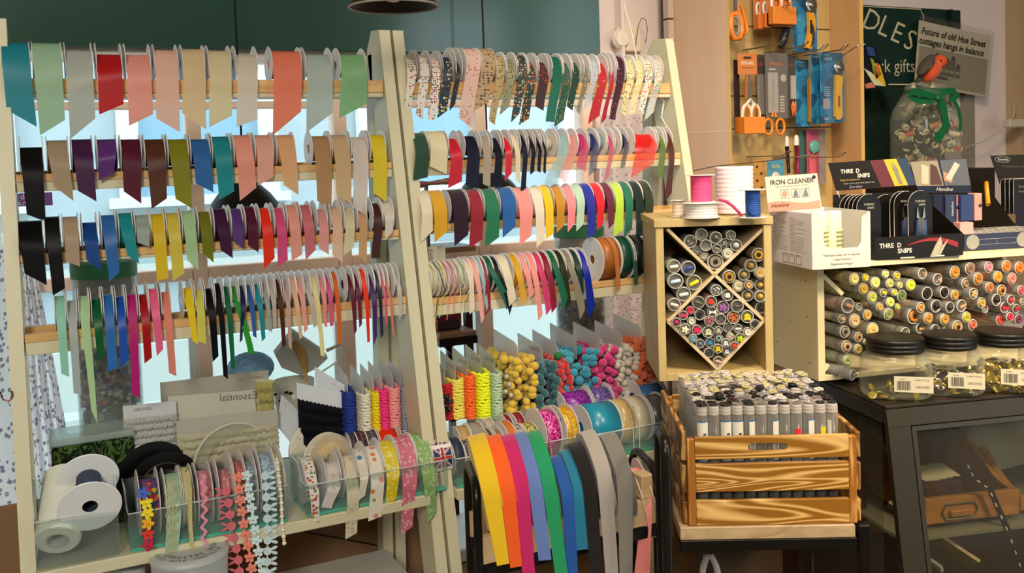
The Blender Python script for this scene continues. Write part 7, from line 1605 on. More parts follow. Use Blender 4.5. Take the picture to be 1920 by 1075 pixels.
for (x0, y0, x1, y1, y, lb, cut) in ((1491, 112, 1516, 238, 2.0, 'blue OLFA pack with an ochre handle at its edge, left of three', 1), (1520, 102, 1545, 232, 1.975, 'blue OLFA pack between two other blue packs', 0), (1537, 98, 1580, 230, 1.945, 'blue OLFA pack with a yellow rotary cutter, front right', 2)):
    st, M_, w, h = pack(x0, y0, x1, y1, y, bluem, lb, skew=2); ptext(st, M_, 'OLFA', w * (.36 if cut == 2 else .5), -h * .11, .0115 if cut == 2 else .010, '#c8d4d8' if cut == 2 else '#5c6c70', bold=.03); ptext(st, M_, 'WORLD\'S', w * (.30 if cut == 2 else .4), -h * .045, .005, '#c0ccd4')
    if cut == 2:
        cutter(M_, w, h, st, x=.56)
        m = MB(); m.xf = M_; m.box((w * .12, -.0003, -h * .80), (w * .40, 0, -h * .66)); m.box((w * .16, -.0003, -h * .96), (w * .34, 0, -h * .93)); obj('photo_print', m, mat('#d0a8a0', .5), st)
        m = MB(); m.xf = M_
        for k in range(5): m.box((w * .16, -.0003, -h * (.50 + k * .03)), (w * .42, 0, -h * (.488 + k * .03)))
        obj('printed_text', m, mat('#c8bcbc', .6), st)
        m = MB(); m.xf = M_; m.box((w * .04, -.016, -h * .99), (w * .98, -.0005, -h * .02), bev=.003); obj('blister', m, clear('#c8dce8', .02, edge=.15), st)
    if cut == 1: m = MB(); m.xf = M_; m.box((w * .75, -.02, -h * .95), (w * .98, -.001, -h * .28), bev=.004); obj('cutter_body', m, mat('#b07820', .35), st)
# top row, cut by the picture edge
st, M_, w, h = pack(1484, -60, 1530, 98, 1.97, bluem, 'blue pack at the top with a yellow and grey rotary cutter', skew=2); cutter(M_, w, h, st, x=.52, z1=.44, z2=.97, body='#d89420', curved=True)
m = MB(); m.xf = M_; m.prism([(w * .62, -h * .70), (w * .70, -h * .66), (w * .78, -h * .78), (w * .72, -h * .90), (w * .58, -h * .95), (w * .66, -h * .84)], Matrix(((1, 0, 0, 0), (0, 0, -1, -.0125), (0, 1, 0, 0), (0, 0, 0, 1))), .001); obj('grip', m, mat('#3c3834', .4), st)
ptext(st, M_, 'ROTARY', w * .22, -h * .62, .005, '#b8ccd8')
for i, (x0, x1, yb, y, lb) in enumerate(((1411, 1424, 58, 2.0, 'orange sleeved scissors at the top, leftmost of three'), (1424, 1436, 55, 1.985, 'orange sleeved scissors at the top, middle of three'), (1436, 1481, 52, 1.965, 'orange sleeved white handled shears at the top, front one'))):
    st, M_, w, h = pack(x0, -70, x1, yb - 2, y + .004, '#c8763c', lb)
    if i == 2: 
        Ms = Matrix.Translation((0, -.002, 0)) @ M_; scissors_big(Ms, w, h * 1.0, st, 0)
    else:
        m = MB(); m.xf = M_; m.box((0, -.02, -h), (w, -.001, -h * .78), bev=.001); obj('cardboard_sleeve', m, mat('#c86c28', .5), st)
        m = MB(); m.xf = M_; m.tube([V((w * .5 + w * .3 * math.cos(q), -.006, -h * .70 + h * .10 * math.sin(q))) for q in [k * .45 for k in range(14)]], .0035, 8, closed=True); obj('handle', m, whiteh, st)
# loose big orange scissors at far left top
st = thing('large_scissors', 'large orange scissors with grey grips at the top left of stand', 'scissors', U(1385, 75, 1.98))
def bow(pts, y, r, mt_, nm='handle'): obj(nm, MB().tube([U(px, py, y) for px, py in pts], r, 8, closed=True), mt_, st)
bow(((1372, 28), (1381, 24), (1389, 38), (1391, 58), (1386, 71), (1375, 72), (1369, 54)), 1.97, .009, orange); bow(((1374, 34), (1380, 30), (1385, 40), (1386, 58), (1381, 66), (1375, 64), (1372, 50)), 1.966, .0045, mat('#8c8880', .4), 'grip')
bow(((1384, 8), (1392, 16), (1398, 40), (1402, 58), (1396, 64), (1388, 50), (1384, 28)), 1.985, .0048, orange)
obj('blade', MB().prism([(0, 0), (.012, 0), (.004, .11), (0, .11)], Matrix(((1, 0, 0, U(1376, 26, 1.98).x), (0, 0, -1, 1.98), (0, 1, 0, U(1376, 26, 1.98).z), (0, 0, 0, 1))), .003), steelb, st)
tag(obj('scissor_grip', MB().tube([U(1471, 40, 1.985), U(1474, 58, 1.98), U(1468, 78, 1.98), U(1463, 88, 1.98)], [.006, .011, .012, .008], 12), mat('#1c2230', .4)), 'dark navy handle end hanging below the orange sleeves', 'handle end')
# lowest row
def capsule(pxa, pya, pyb, rpx, y, top, body, label):
    a = U(pxa, pya, y); b = U(pxa + 4, pyb, y); r = rpx * depth(a) / F; st = thing('seam_tool', label, 'sewing tool', b)
    obj('tool_body', MB().tube([a + V((0, 0, -.02)), b], [r * .95, r * .8], 14, flat=.5), mat(body, .35), st); obj('tool_cap', MB().tube([a + V((0, 0, .004)), a, a + V((0, 0, -.006)), a + V((0, 0, -.024))], [r * .5, r * .85, r, r], 14, flat=.55), mat(top, .3), st)
capsule(1475, 258, 325, 8, 2.0, '#d8d0c4', '#1c1c2c', 'white capped navy sewing tool, left of the pair'); capsule(1493, 256, 325, 9, 1.98, '#e0d8cc', '#8c1848', 'white capped magenta sewing tool, right of the pair')
st, M_, w, h = pack(1512, 243, 1548, 345, 2.02, '#a8485c', 'pink and grey pack with a round teal tool on it')
m = MB().lathe([(w * .26, 0), (w * .26, .006), (w * .18, .009), (.0004, .009)], axis(M_ @ V((w * .35, -.001, -h * .32)), (0, -1, 0)), 24); obj('round_tool', m, mat('#5c9c90', .3), st)
m = MB(); m.xf = M_; m.box((w * .1, -.004, -h), (w * .42, -.0005, -h * .45), bev=.001); obj('tool_body', m, mat('#d86068', .4), st)
m = MB(); m.xf = M_; m.box((w * .62, -.0005, -h), (w * .99, 0, -h * .02)); obj('grey_strip', m, mat('#8c7c74', .6), st)
st, M_, w, h = pack(1498, 245, 1518, 330, 2.03, '#3c5c54', 'dark green pack edge behind the magenta tool')
st, M_, w, h = pack(1413, 300, 1433, 365, 2.0, '#b8843c', 'orange brown pack with black figures in the lowest row'); m = MB(); m.xf = M_
for k in range(4): m.lathe([(.004, -.0003), (.0003, -.0003)], M_.inverted() @ axis(M_ @ V((w * (.3 + .4 * (k % 2)), -.0003, -h * (.2 + .2 * k))), (0, 1, 0)), 10)
obj('printed_figures', m, mat('#2c1c10', .6), st)
st, M_, w, h = pack(1438, 300, 1470, 345, 1.99, '#4c8ca8', 'pale blue OLFA spare blade pack in the lowest row'); ptext(st, M_, 'OLFA', w * .5, -h * .34, .012, '#d8c88c', bold=.02)
m = MB().lathe([(w * .24, 0), (w * .22, .001), (.003, .001)], axis(M_ @ V((w * .5, -.0005, -h * .72)), (0, -1, 0)), 22); obj('blade_disc', m, mat('#d8d0c4', .3), st)
# ================================================================ wall at the right: sign, cutting, jar of reels
WYs = WY - .002
green = mat('#16302a', .35)
a = U(1600, 12, WYs); b = U(1722, 17, WYs); c_ = U(1617, 163, WYs); e_ = U(1722, 163, WYs)
sg = thing('shop_sign', 'dark green shop sign with cream lettering ending DLES and work gifts', 'sign', (b.x - .15, WYs, e_.z))
obj('sign_board', MB().box((a.x - .25, WYs - .02, e_.z), (U(1792, 20, WYs).x, WYs - .005, b.z), bev=.002), green, sg)
crm = mat('#cfc49c', .5)
m = MB(); x1_ = b.x; m.box((a.x - .25, WYs - .0215, b.z - .006), (x1_ - .012, WYs - .0201, b.z - .003)); m.box((x1_ - .003, WYs - .0215, e_.z + .004), (x1_, WYs - .0201, b.z - .022)); m.box((a.x - .25, WYs - .0215, e_.z + .004), (x1_ - .0031, WYs - .0201, e_.z + .008)); m.tube([V((x1_ - .012, WYs - .0208, b.z - .0045)), V((x1_ - .011, WYs - .0208, b.z - .013)), V((x1_ - .002, WYs - .0208, b.z - .022))], .0012, 5)
obj('border_line', m, crm, sg)
m = MB()
for ch, px, py, sz in (('D', 1628, 56, .100), ('L', 1652, 66, .100), ('E', 1676, 78, .100), ('S', 1700, 92, .100)):
    p = U(px, py, WYs - .021); m.text(ch, p, (1, 0, -.30), (.28, 0, 1), sz, ext=.0002, shear=.25, bold=-.005)
obj('lettering', m, crm, sg); m = MB(); p = U(1716, 135, WYs - .021); m.text('work gifts', p, (1, 0, .012), (-.012, 0, 1), .060, align='RIGHT', ext=.0002, bold=-.002)
obj('lettering', m, crm, sg)
tag(obj('green_fabric', MB().box((a.x - .2, WY - .03, 1.1), (U(1760, 170, WY).x, WY - .012, e_.z - .002), bev=.002), mat('#122a1e', .8, bump=(60, .4))), 'dark green cloth hanging below the shop sign', 'cloth')
post = tag(obj('green_post', MB().tube([U(1782, 18, WY - .03), U(1787, 300, WY - .03)], .008, 10), green), 'dark green rounded post behind the newspaper cutting', 'post')
# cutting in plastic sleeve
q0, q1, q2, q3 = U(1724, 38, WY - .045), U(1866, 70, WY - .045), U(1822, 183, WY - .045), U(1700, 165, WY - .045)
nc = thing('newspaper_cutting', 'newspaper cutting about Hue Street cottages in a plastic sleeve', 'newspaper cutting', q2)
rr = (q1 - q0).normalized(); uu = V((-rr.z, 0, rr.x)); pm_ = (q0 + q1) / 2
q1 = q0 + rr * (q1 - q0).length; W_ = (q1 - q0).length * .94; Hh = .21
def CP(x, z, y=0): return q0 + rr * x + uu * z + V((0, y, 0))
m = MB(); m.add([CP(0, -Hh), CP(W_, -Hh), CP(W_, 0), CP(0, 0), CP(0, -Hh, .002), CP(W_, -Hh, .002), CP(W_, 0, .002), CP(0, 0, .002)], [(0, 1, 2, 3), (7, 6, 5, 4), (0, 4, 5, 1), (1, 5, 6, 2), (2, 6, 7, 3), (3, 7, 4, 0)])
obj('paper', m, mat('#d0c9b4', .6), nc)
m = MB(); m.add([CP(-.004, -Hh - .004, -.002), CP(W_ + .01, -Hh - .004, -.002), CP(W_ + .014, .018, -.002), CP(-.004, .018, -.002)], [(0, 1, 2, 3)]); obj('plastic_sleeve', m, clear('#d8d4c8', .04, edge=.1), nc)
m = MB(); m.text('Future of old Hue Street', CP(.010, -.042, -.0024), rr, uu, .031, align='LEFT', ext=.0001, bold=.016, shear=.2); m.text('cottages hangs in balance', CP(.002, -.074, -.0024), rr, uu, .031, align='LEFT', ext=.0001, bold=.016, shear=.2); obj('headline', m, mat('#16140f', .6), nc)
m = MB(); m.add([CP(.008, -Hh + .008, -.0005), CP(W_ - .008, -Hh + .008, -.0005), CP(W_ - .008, -.082, -.0005), CP(.008, -.082, -.0005)], [(0, 1, 2, 3)]); obj('photo_print', m, mat('#9a937e', .6), nc)
m = MB(); ms = [mat('#5c5646', .6), mat('#3a362c', .6), mat('#c4bda6', .6)]
for k in range(7):
    x = .03 + k * .026; hgt = .035 + .012 * (k % 3); zb_ = -.165; m.cur = 0; m.add([CP(x, zb_, -.0008), CP(x + .024, zb_, -.0008), CP(x + .024, zb_ + hgt, -.0008), CP(x, zb_ + hgt, -.0008)], [(0, 1, 2, 3)])
    m.cur = 1; m.add([CP(x - .002, zb_ + hgt, -.0009), CP(x + .026, zb_ + hgt, -.0009), CP(x + .012, zb_ + hgt + .014, -.0009)], [(0, 1, 2)])
    for q in range(2): m.cur = 2; m.add([CP(x + .004 + q * .01, zb_ + .012, -.001), CP(x + .009 + q * .01, zb_ + .012, -.001), CP(x + .009 + q * .01, zb_ + .022, -.001), CP(x + .004 + q * .01, zb_ + .022, -.001)], [(0, 1, 2, 3)])
m.cur = 1; m.add([CP(.09, -.178, -.001), CP(.16, -.178, -.001), CP(.15, -.170, -.001), CP(.10, -.168, -.001)], [(0, 1, 2, 3)])
obj('printed_houses', m, ms, nc)
# corner pipe and right wall part
xc = U(1892, 150, WY).x
struct('trim_4', MB().box((xc - .012, WY - .03, .9), (xc + .014, WY - .001, 2.69), bev=.002), mat('#6c6050', .6), 'grey brown vertical strip at the right wall corner')
struct('wall_niche', MB().box((U(1900, 150, WY - .03).x, WY - .06, .9), (3.59, WY - .001, 2.69)), mat('#b49c78', .7), 'cream wall part at the right picture edge')
sk = U(1890, 232, WY - .07); so = thing('plug_socket', 'white double cable connector box on the right wall', 'socket', sk)
obj('socket_body', MB().box((sk.x - .03, sk.y - .03, sk.z - .014), (sk.x + .05, sk.y + .0, sk.z + .014), bev=.003), mat('#cfc6b4', .4), so)
obj('cable', MB().tube([U(1810, 278, WY - .06), U(1850, 262, WY - .07), U(1878, 238, WY - .07), U(1900, 218, WY - .07), U(1903, 195, WY - .07)], .0025, 6), mat('#c4bca8', .5), so)
# white grooved pipes left of corner
struct('trim_5', MB().box((U(1800, 200, WY).x, WY - .02, .9), (U(1818, 200, WY).x, WY - .001, 1.72)), mat('#8a8272', .6), 'grooved grey trim under the newspaper cutting')
# painted flower card at left of the sign
fcx = U(1622, 88, 2.12); fd = thing('flower_picture', 'dark card painted with yellow and orange lily petals', 'picture', U(1640, 164, 2.12))
a_, b_ = U(1619, 84, 2.12), U(1668, 166, 2.12); m = MB().add([U(1619, 84, 2.12), U(1640, 84, 2.12), U(1668, 164, 2.12), U(1619, 168, 2.12)], [(0, 3, 2, 1)]); m.add([p + V((0, .003, 0)) for p in [U(1619, 84, 2.12), U(1640, 84, 2.12), U(1668, 164, 2.12), U(1619, 168, 2.12)]], [(0, 1, 2, 3)]); obj('card', m, mat('#141820', .5), fd)
for nm_, col, poly in (('yellow_petal', '#e0b828', ((1640, 118), (1650, 122), (1662, 162), (1648, 152))), ('orange_petal', '#dc6c28', ((1636, 128), (1646, 118), (1652, 140), (1642, 150))), ('cream_petal', '#d8d4a0', ((1620, 128), (1634, 136), (1660, 162), (1640, 160))), ('blue_petal', '#24407c', ((1624, 86), (1638, 90), (1642, 106), (1628, 104))), ('green_petal', '#8ca438', ((1632, 108), (1638, 112), (1648, 150), (1640, 142))), ('pink_petal', '#d87868', ((1622, 158), (1634, 154), (1642, 164), (1624, 166)))):
    pp_ = [U(x, y, 2.116) for x, y in poly]; m = MB().add(pp_, [tuple(range(4))[::-1]]); m.add([p + V((0, .001, 0)) for p in pp_], [tuple(range(4))]); obj(nm_, m, mat(col, .5), fd)
# big clear jar of thread reels with a robin card and green bow
jc = U(1735, 296, 2.05); jr = 62 * depth(jc) / F
tj = thing('reel_jar', 'large clear plastic jar full of old thread reels, with green bow', 'jar', V((jc.x, jc.y, U(1735, 315, 2.05).z)))
zb_, zs_ = U(1735, 318, 2.05).z, U(1735, 205, 2.05).z; zn = U(1735, 175, 2.05).z; ztp = U(1735, 160, 2.05).z; c0 = V((jc.x, jc.y, 0))
obj('jar_body', MB().lathe([(.001, zb_ + .001), (jr * .98, zb_ + .001), (jr, zb_ + .01), (jr, zs_ - .03), (jr * .93, zs_), (jr * .6, zn), (jr * .55, ztp), (jr * .53, ztp), (jr * .9, zs_ - .002), (jr * .97, zs_ - .03)], Matrix.Translation(c0), 44), clear('#d8dcd0', .10, .04), tj)
random.seed(21); m = MB(); cl_ = ['#3c4c3c', '#7c3028', '#c8bca4', '#20303c', '#c87c38', '#8c8478', '#d0c8b0', '#3c2438', '#b8402c', '#506c50', '#c8a05c', '#1c2420']; ms = [mat(x, .6) for x in cl_] + [mat('#c8bc98', .4)]
for i in range(130):
    z = random.uniform(zb_ + .012, zs_ + .01); lim = (jr - .014) if z < zs_ - .02 else (jr - .028); a_ = random.uniform(math.pi * .85, math.pi * 2.15); rr_ = lim * (random.random() ** .25); p = c0 + V((rr_ * math.cos(a_), rr_ * math.sin(a_), z))
    ax_ = V((random.uniform(-1, 1), random.uniform(-.8, .8), random.uniform(-.6, .6))).normalized(); r_ = .0108; L_ = .015; M_ = axis(p, ax_)
    m.cur = random.randrange(12); m.lathe([(r_ * .8, -L_ * .8), (r_ * .92, 0), (r_ * .8, L_ * .8)], M_, 10); m.cur = 12
    for s in (-1, 1): m.lathe([(r_ * .3, s * L_), (r_, s * L_), (r_, s * L_ * .82), (r_ * .3, s * L_ * .8)], M_, 10)
o = obj('thread_reels', m, ms, tj); o['kind'] = 'stuff'
gr = mat('#0f6a3c', .35, transl=.1)
m = MB()
def bowsheet(pts, wd, y0=None):
    P3 = [U(px, py, 2.05 - jr - .004 - oy) for px, py, oy in pts]; rows = []
    for i, p in enumerate(P3):
        d = (P3[min(i + 1, len(P3) - 1)] - P3[max(0, i - 1)]).normalized(); n_ = V((-d.z, 0, d.x)) * wd; rows.append([p - n_, p + n_])
    m.grid(rows); m.grid([[q + V((0, .0012, 0)) for q in r] for r in rows])
bowsheet([(1755, 183, .005), (1735, 176, .012), (1712, 172, .01), (1704, 178, .0), (1722, 188, .002), (1750, 188, .006)], .010)
bowsheet([(1758, 184, .005), (1772, 172, .012), (1788, 170, .01), (1797, 180, .004), (1780, 186, .002)], .010)
bowsheet([(1762, 186, .004), (1770, 205, .006), (1775, 235, .004), (1764, 252, .003), (1756, 262, .002)], .014)
bowsheet([(1788, 185, .003), (1798, 205, .002), (1802, 228, .001), (1800, 246, .0)], .006)
m.ball(U(1758, 184, 2.05 - jr - .014), .009, 10); obj('green_bow', m, gr, tj)
m = MB(); m.lathe([(jr * .62, zn - .004), (jr * .64, zn + .004), (jr * .58, zn + .012)], Matrix.Translation(c0), 40); obj('neck_ribbon', m, gr, tj)
lbx = U(1783, 300, 2.05 - jr); obj('paper_label', MB().box((lbx.x - .03, 2.05 - jr - .004, lbx.z - .02), (lbx.x + .03, 2.05 - jr - .002, lbx.z + .025)), mat('#7c786c', .6), tj)
# robin
st = thing('robin_ornament', 'felt robin with orange red breast on top of the jar of reels', 'ornament', U(1735, 158, 2.0))
body = [(1722, 150), (1730, 130), (1745, 115), (1756, 108), (1766, 108), (1772, 114), (1770, 124), (1768, 136), (1760, 148), (1745, 154)]
bc = U(1745, 134, 2.0); m = MB().ball(V((0, 0, 0)), .040, 20, (1, .7, .62)); R_ = Matrix.Translation(bc) @ Matrix.Rotation(-.75, 4, 'Y'); m.v = [R_ @ v for v in m.v]; obj('breast', m, mat('#d84c20', .8, sheen=.3, bump=(300, 1)), st)
hdp = U(1762, 116, 2.0); obj('head', MB().ball(hdp, .021, 16), mat('#d85420', .8), st)
m = MB().ball(V((0, 0, 0)), .042, 16, (1.05, .5, .34)); R_ = Matrix.Translation(U(1736, 122, 1.99)) @ Matrix.Rotation(-.8, 4, 'Y'); m.v = [R_ @ v for v in m.v]; obj('wing', m, mat('#4a4236', .8), st)
m = MB().ball(V((0, 0, 0)), .024, 12, (1.05, .45, .14)); R_ = Matrix.Translation(U(1741, 124, 1.98)) @ Matrix.Rotation(-.72, 4, 'Y'); m.v = [R_ @ v for v in m.v]; obj('wing_bar', m, mat('#b8b0a0', .8), st)
obj('beak', MB().tube([U(1770, 112, 2.0), U(1776, 110, 2.0)], [.003, .0005], 8), mat('#2c2418', .5), st); obj('eye', MB().ball(U(1765, 113, 1.98), .0028, 8), mat('#0c0a08', .2), st)
obj('tail', MB().tube([U(1726, 146, 2.0), U(1712, 158, 2.0)], [.009, .005], 8, flat=.4), mat('#3a342c', .8), st)
for q in (1712, 1748): tag(obj('white_reel', MB().lathe([(.008, 0), (.008, .003), (.006, .004), (.006, .012), (.008, .013), (.008, .016)], Matrix.Translation(U(q, 162, 2.0) - V((0, 0, .006))), 16, caps=True), mat('#b8ae94', .5)), 'thread reel %s the robin ornament' % ('left under' if q == 1712 else 'right under'), 'thread reel')
tag(obj('jar_stand', MB().box((jc.x - .14, 1.96, .0), (jc.x + .2, 2.2, zb_ - .001), bev=.003), mat('#2a2018', .6)), 'dark block carrying the jar of thread reels', 'stand')
# ================================================================ cartons on top of the long box
BZ = bp.z + bh + .011
def txt(st, s, o, r, u, size, c, align='CENTER', bold=0.0, shear=0.0, nm='printed_text'):
    m = MB(); m.text(s, o, r, u, size, align=align, ext=.0003, bold=bold, shear=shear); return obj(nm, m, mat(c, .5), st)
# iron cleaner carton: seen at its corner
A0 = UZ(1524, 507, BZ); Rv = FB.to_3x3() @ V((1, 0, 0)); Bk = FB.to_3x3() @ V((0, 1, 0))
FI = frame(A0 + V((0, 0, .0006)), 105); FIi = FI.inverted()
nI = FI.to_3x3() @ V((0, 1, 0)); xI = FI.to_3x3() @ V((1, 0, 0))
wI = (FIi @ UP(1632, 492, A0, nI)).x; hI = (FIi @ UP(1521, 401, A0, nI)).z
dI = abs((FIi @ UP(1441, 490, A0, xI)).y); 
dI = min(.16, max(.09, dI))
ic = thing('iron_cleaner_carton', 'white IRON CLEANER display carton with cut out front and tubes inside', 'carton', A0, M=FI)
cw_ = mat('#d6d2c4', .5); cw2 = mat('#d8d4da', .5); P3 = lambda x, y, z: FI @ V((x, y, z))
def ib(lo, hi, bev=.0003): m = MB(); m.xf = FI; return m.box(lo, hi, bev=bev)
obj('side_wall', ib((-.001, 0, 0), (0, dI, hI)), cw2, ic); obj('side_wall', ib((wI, 0, 0), (wI + .001, dI, hI)), cw_, ic); obj('back_wall', ib((0, dI - .001, 0), (wI, dI, hI)), cw2, ic); obj('carton_base', ib((0, 0, 0), (wI, dI - .001, .001)), cw_, ic)
Mf = Matrix(((1, 0, 0, 0), (0, 0, -1, .001), (0, 1, 0, 0), (0, 0, 0, 1)))
cut = [(0, 0), (wI, 0), (wI, hI * .98), (wI * .96, hI * .98), (wI * .86, hI * .90), (wI * .84, hI * .45), (wI * .78, hI * .36), (wI * .30, hI * .36), (wI * .20, hI * .44), (wI * .19, hI * .86), (wI * .13, hI * .97), (0, hI)]
m = MB(); m.xf = FI; m.prism(cut, Mf, .001); obj('front_wall', m, cw_, ic)
m = MB(); m.xf = FI; m.prism([(0, hI * .30), (wI * .98, hI * .30), (wI * .98, 0), (0, 0)][::-1], Matrix(((1, 0, 0, .0005), (0, 0, -1, -.0002), (0, 1, 0, .0)  , (0, 0, 0, 1))), .0006); obj('front_flap', m, cw_, ic)
for s_, z, sz in (('Nettoyant pour fer à repasser', .225, .0060), ('Limpia Planchas', .145, .0056), ('Bügeleisenreiniger', .065, .0060)): txt(ic, s_, P3(wI * .5, -.0012, hI * z), xI, (0, 0, 1), sz, '#4c483e')
# header card
p0, p1, p2_, p3_ = (FIi @ UP(*q, P3(0, dI * .55, 0), nI) for q in ((1434, 332), (1532, 325), (1541, 392), (1441, 398)))
off = Matrix.Translation((0, 0, 0))
m = MB(); m.xf = FI; pts_ = [V((p.x, dI * .55, p.z)) for p in (p3_, p2_, p1, p0)]; m.add(pts_ + [p + V((0, .0015, 0)) for p in pts_], [(0, 1, 2, 3), (7, 6, 5, 4), (0, 4, 5, 1), (1, 5, 6, 2), (2, 6, 7, 3), (3, 7, 4, 0)]); obj('header_card', m, mat('#d4ceb8', .5), ic)
HX = (pts_[2] - pts_[3]).normalized(); HZ = (pts_[3] - pts_[0]); hh_ = HZ.length; HZ.normalize(); hw_ = (pts_[2] - pts_[3]).length
def HP(x, z, y=-.0004): return FI @ (pts_[0] + HX * (hw_ * x) + HZ * (hh_ * z) + V((0, y, 0)))
R3 = FI.to_3x3(); hx_, hz_ = R3 @ HX, R3 @ HZ
txt(ic, 'IRON CLEANER', HP(.50, .76), hx_, hz_, .0128, '#3c382e', bold=.012); txt(ic, 'Removes Dirty Residue From Iron Soleplates', HP(.50, .68), hx_, hz_, .0037, '#4c483e')
m = MB(); n_ = 14; ed = [HP(0, .30 + .05 * math.cos(k / n_ * 5), -.0004) if 0 else HP(k / n_, .24 + .05 * math.sin(k / n_ * 6.0 + .4), -.0004) for k in range(n_ + 1)]; lo = [HP(k / n_, .003, -.0004) for k in range(n_ + 1)]; m.grid([lo, ed], smooth=False); obj('pink_band', m, mat('#d8927c', .5), ic)
txt(ic, 'Hemline', HP(.22, .12, -.0008), hx_, hz_, .0105, '#201c18', shear=.4)
for k, xx in enumerate((.34, .55, .74)):
    m = MB(); m.tube([HP(xx - .075, .36), HP(xx + .075, .36), HP(xx + .075, .60), HP(xx - .075, .60)], .0004, 4, closed=True); obj('pictogram_frame', m, mat('#6c5c4c', .6), ic)
    m = MB()
    if k == 0: m.add([HP(xx + .05 * math.cos(a), .48 + .085 * math.sin(a), -.0006) for a in [i * .4488 for i in range(14)]], [tuple(range(14))]); obj('pictogram', m, mat('#d88c78', .5), ic)
    else: m.add([HP(xx - .05, .38, -.0006), HP(xx + .05, .38, -.0006), HP(xx + .04, .46, -.0006), HP(xx + .02, .58, -.0006), HP(xx - .01, .58, -.0006), HP(xx - .04, .46, -.0006)], [tuple(range(6))]); obj('pictogram', m, mat('#70747c', .5), ic)
m = MB(); m.add([HP(.93 + .035 * math.cos(a), .90 + .055 * math.sin(a), -.0006) for a in [i * .4488 for i in range(14)]], [tuple(range(14))]); obj('round_logo', m, mat('#2c2c34', .5), ic)
# printed lines on the left side wall
def SPt(y, z): return P3(-.0014, dI * y, hI * z)
sy_ = R3 @ V((0, -1, 0)); m = MB()
for c in (0.93, .50):
    for k in range(17):
        z = .88 - k * .038
        if k in (0, 4, 6, 8): w_ = .10
        else: w_ = random.uniform(.28, .38)
        m.add([SPt(c, z), SPt(c - w_, z), SPt(c - w_, z + (.011 if k in (0, 4, 6, 8) else .007)), SPt(c, z + (.011 if k in (0, 4, 6, 8) else .007))], [(0, 1, 2, 3)])
obj('printed_lines', m, mat('#8c8890', .6), ic)
m = MB()
for c in (.62, .46, .30): m.tube([SPt(c + .06, .05), SPt(c - .06, .05), SPt(c - .06, .21), SPt(c + .06, .21)], .0004, 4, closed=True)
obj('pictogram_frame', m, mat('#6c686c', .6), ic)
for k, (x, h_) in enumerate(((.40, .80), (.66, .84))):
    b_ = P3(wI * x, dI * .36, .0015); tt = thing('cleaner_tube', 'white cleaner tube with yellowish label in the carton, %s' % ('left one' if k == 0 else 'right one'), 'tube', b_, 'cleaner tubes in the carton')
    obj('tube_body', MB().lathe([(.001, 0), (.0155, .0), (.016, .004), (.016, hI * .66), (.001, hI * .66)], Matrix.Translation(b_), 24), mat('#c9c69c', .5), tt); obj('cap', MB().lathe([(.0145, hI * .662), (.0145, hI * .95), (.013, hI * .98), (.001, hI * .98)], Matrix.Translation(b_), 24), mat('#dcd6c4', .35), tt)
    m = MB()
    for q in range(9): m.box((b_.x - .010, b_.y - .0168, b_.z + hI * .58 - q * .008), (b_.x + .008, b_.y - .0163, b_.z + hI * .58 - q * .008 + .003))
    obj('printed_lines', m, mat('#8c8c5c', .6), tt)
# generic open display carton
def carton(name, px0, px1, pyl, pyr, pyfront, dep_off, body, label, depthv, side_h, az=105, liner=None):
    A = UZ(px0, pyl, BZ) ; Fm = frame(A + V((0, 0, .0006)), az); Fi = Fm.inverted(); n = Fm.to_3x3() @ V((0, 1, 0))
    w = (Fi @ UP(px1, pyr, A, n)).x; h = (Fi @ UP(px0, pyfront, A, n)).z
    st = thing(name, label, 'carton', A, M=Fm); bm_ = mat(body, .45)
    def b(lo, hi): m = MB(); m.xf = Fm; return m.box(lo, hi, bev=.0003)
    obj('front_wall', b((0, 0, 0), (w, .0012, h)), bm_, st); obj('carton_base', b((0, .0013, 0), (w, depthv, .001)), bm_, st)
    for x in (0, w - .001):
        m = MB(); m.xf = Fm; m.prism([(.0013, .001), (depthv, .001), (depthv, side_h), (depthv * .75, side_h), (.0013, h)], Matrix(((0, 0, 1, x), (1, 0, 0, 0), (0, 1, 0, 0), (0, 0, 0, 1))), .001); obj('side_wall', m, mat(liner or body, .45), st)
    return st, Fm, w, h
# thread snips carton (black)
ts, FT, wT, hT = carton('thread_snips_carton', 1641, 1806, 489, 472, 446, 0, '#17130f', 'black THREAD SNIPS display carton with carded snips inside', .15, .105)
R3 = FT.to_3x3(); tx_, tz_ = R3 @ V((1, 0, 0)), V((0, 0, 1)); T3 = lambda x, y, z: FT @ V((x, y, z))
txt(ts, 'THRE  D', T3(wT * .17, -.0006, hT * .52), tx_, tz_, .0125, '#d8d0c0', bold=.025); txt(ts, 'SNIPS', T3(wT * .33, -.0006, hT * .26), tx_, tz_, .0125, '#d8d0c0', bold=.025)
m = MB(); n_ = 16; top = [T3(wT * (.36 + .58 * k / n_), -.0004, hT * (.52 + .34 * math.sin(math.pi * (k / n_) * .85 + .2))) for k in range(n_ + 1)]; lo = [p - V((0, 0, hT * (.03 + .22 * k / n_))) for k, p in enumerate(top)]; m.grid([lo, top], False); obj('red_ribbon_print', m, mat('#8c1c20', .5), ts)
m = MB(); m.add([T3(wT * x, -.0008, hT * z) for x, z in ((.62, .04), (.70, .06), (.76, .55), (.74, .92), (.68, .55))], [tuple(range(5))]); m.add([T3(wT * x, -.0008, hT * z) for x, z in ((.70, .06), (.74, .10), (.83, .78), (.76, .50))], [tuple(range(4))]); obj('printed_snips', m, mat('#a8a088', .4), ts)
m = MB(); 
for x in (.28, .62): m.add([T3(wT * x, -.0008, hT * .01), T3(wT * (x + .16), -.0008, hT * .01), T3(wT * (x + .16), -.0008, hT * .07), T3(wT * x, -.0008, hT * .07)], [(0, 1, 2, 3)])
obj('white_tabs', m, mat('#c8c0ac', .5), ts)
nT = R3 @ V((0, 1, 0))
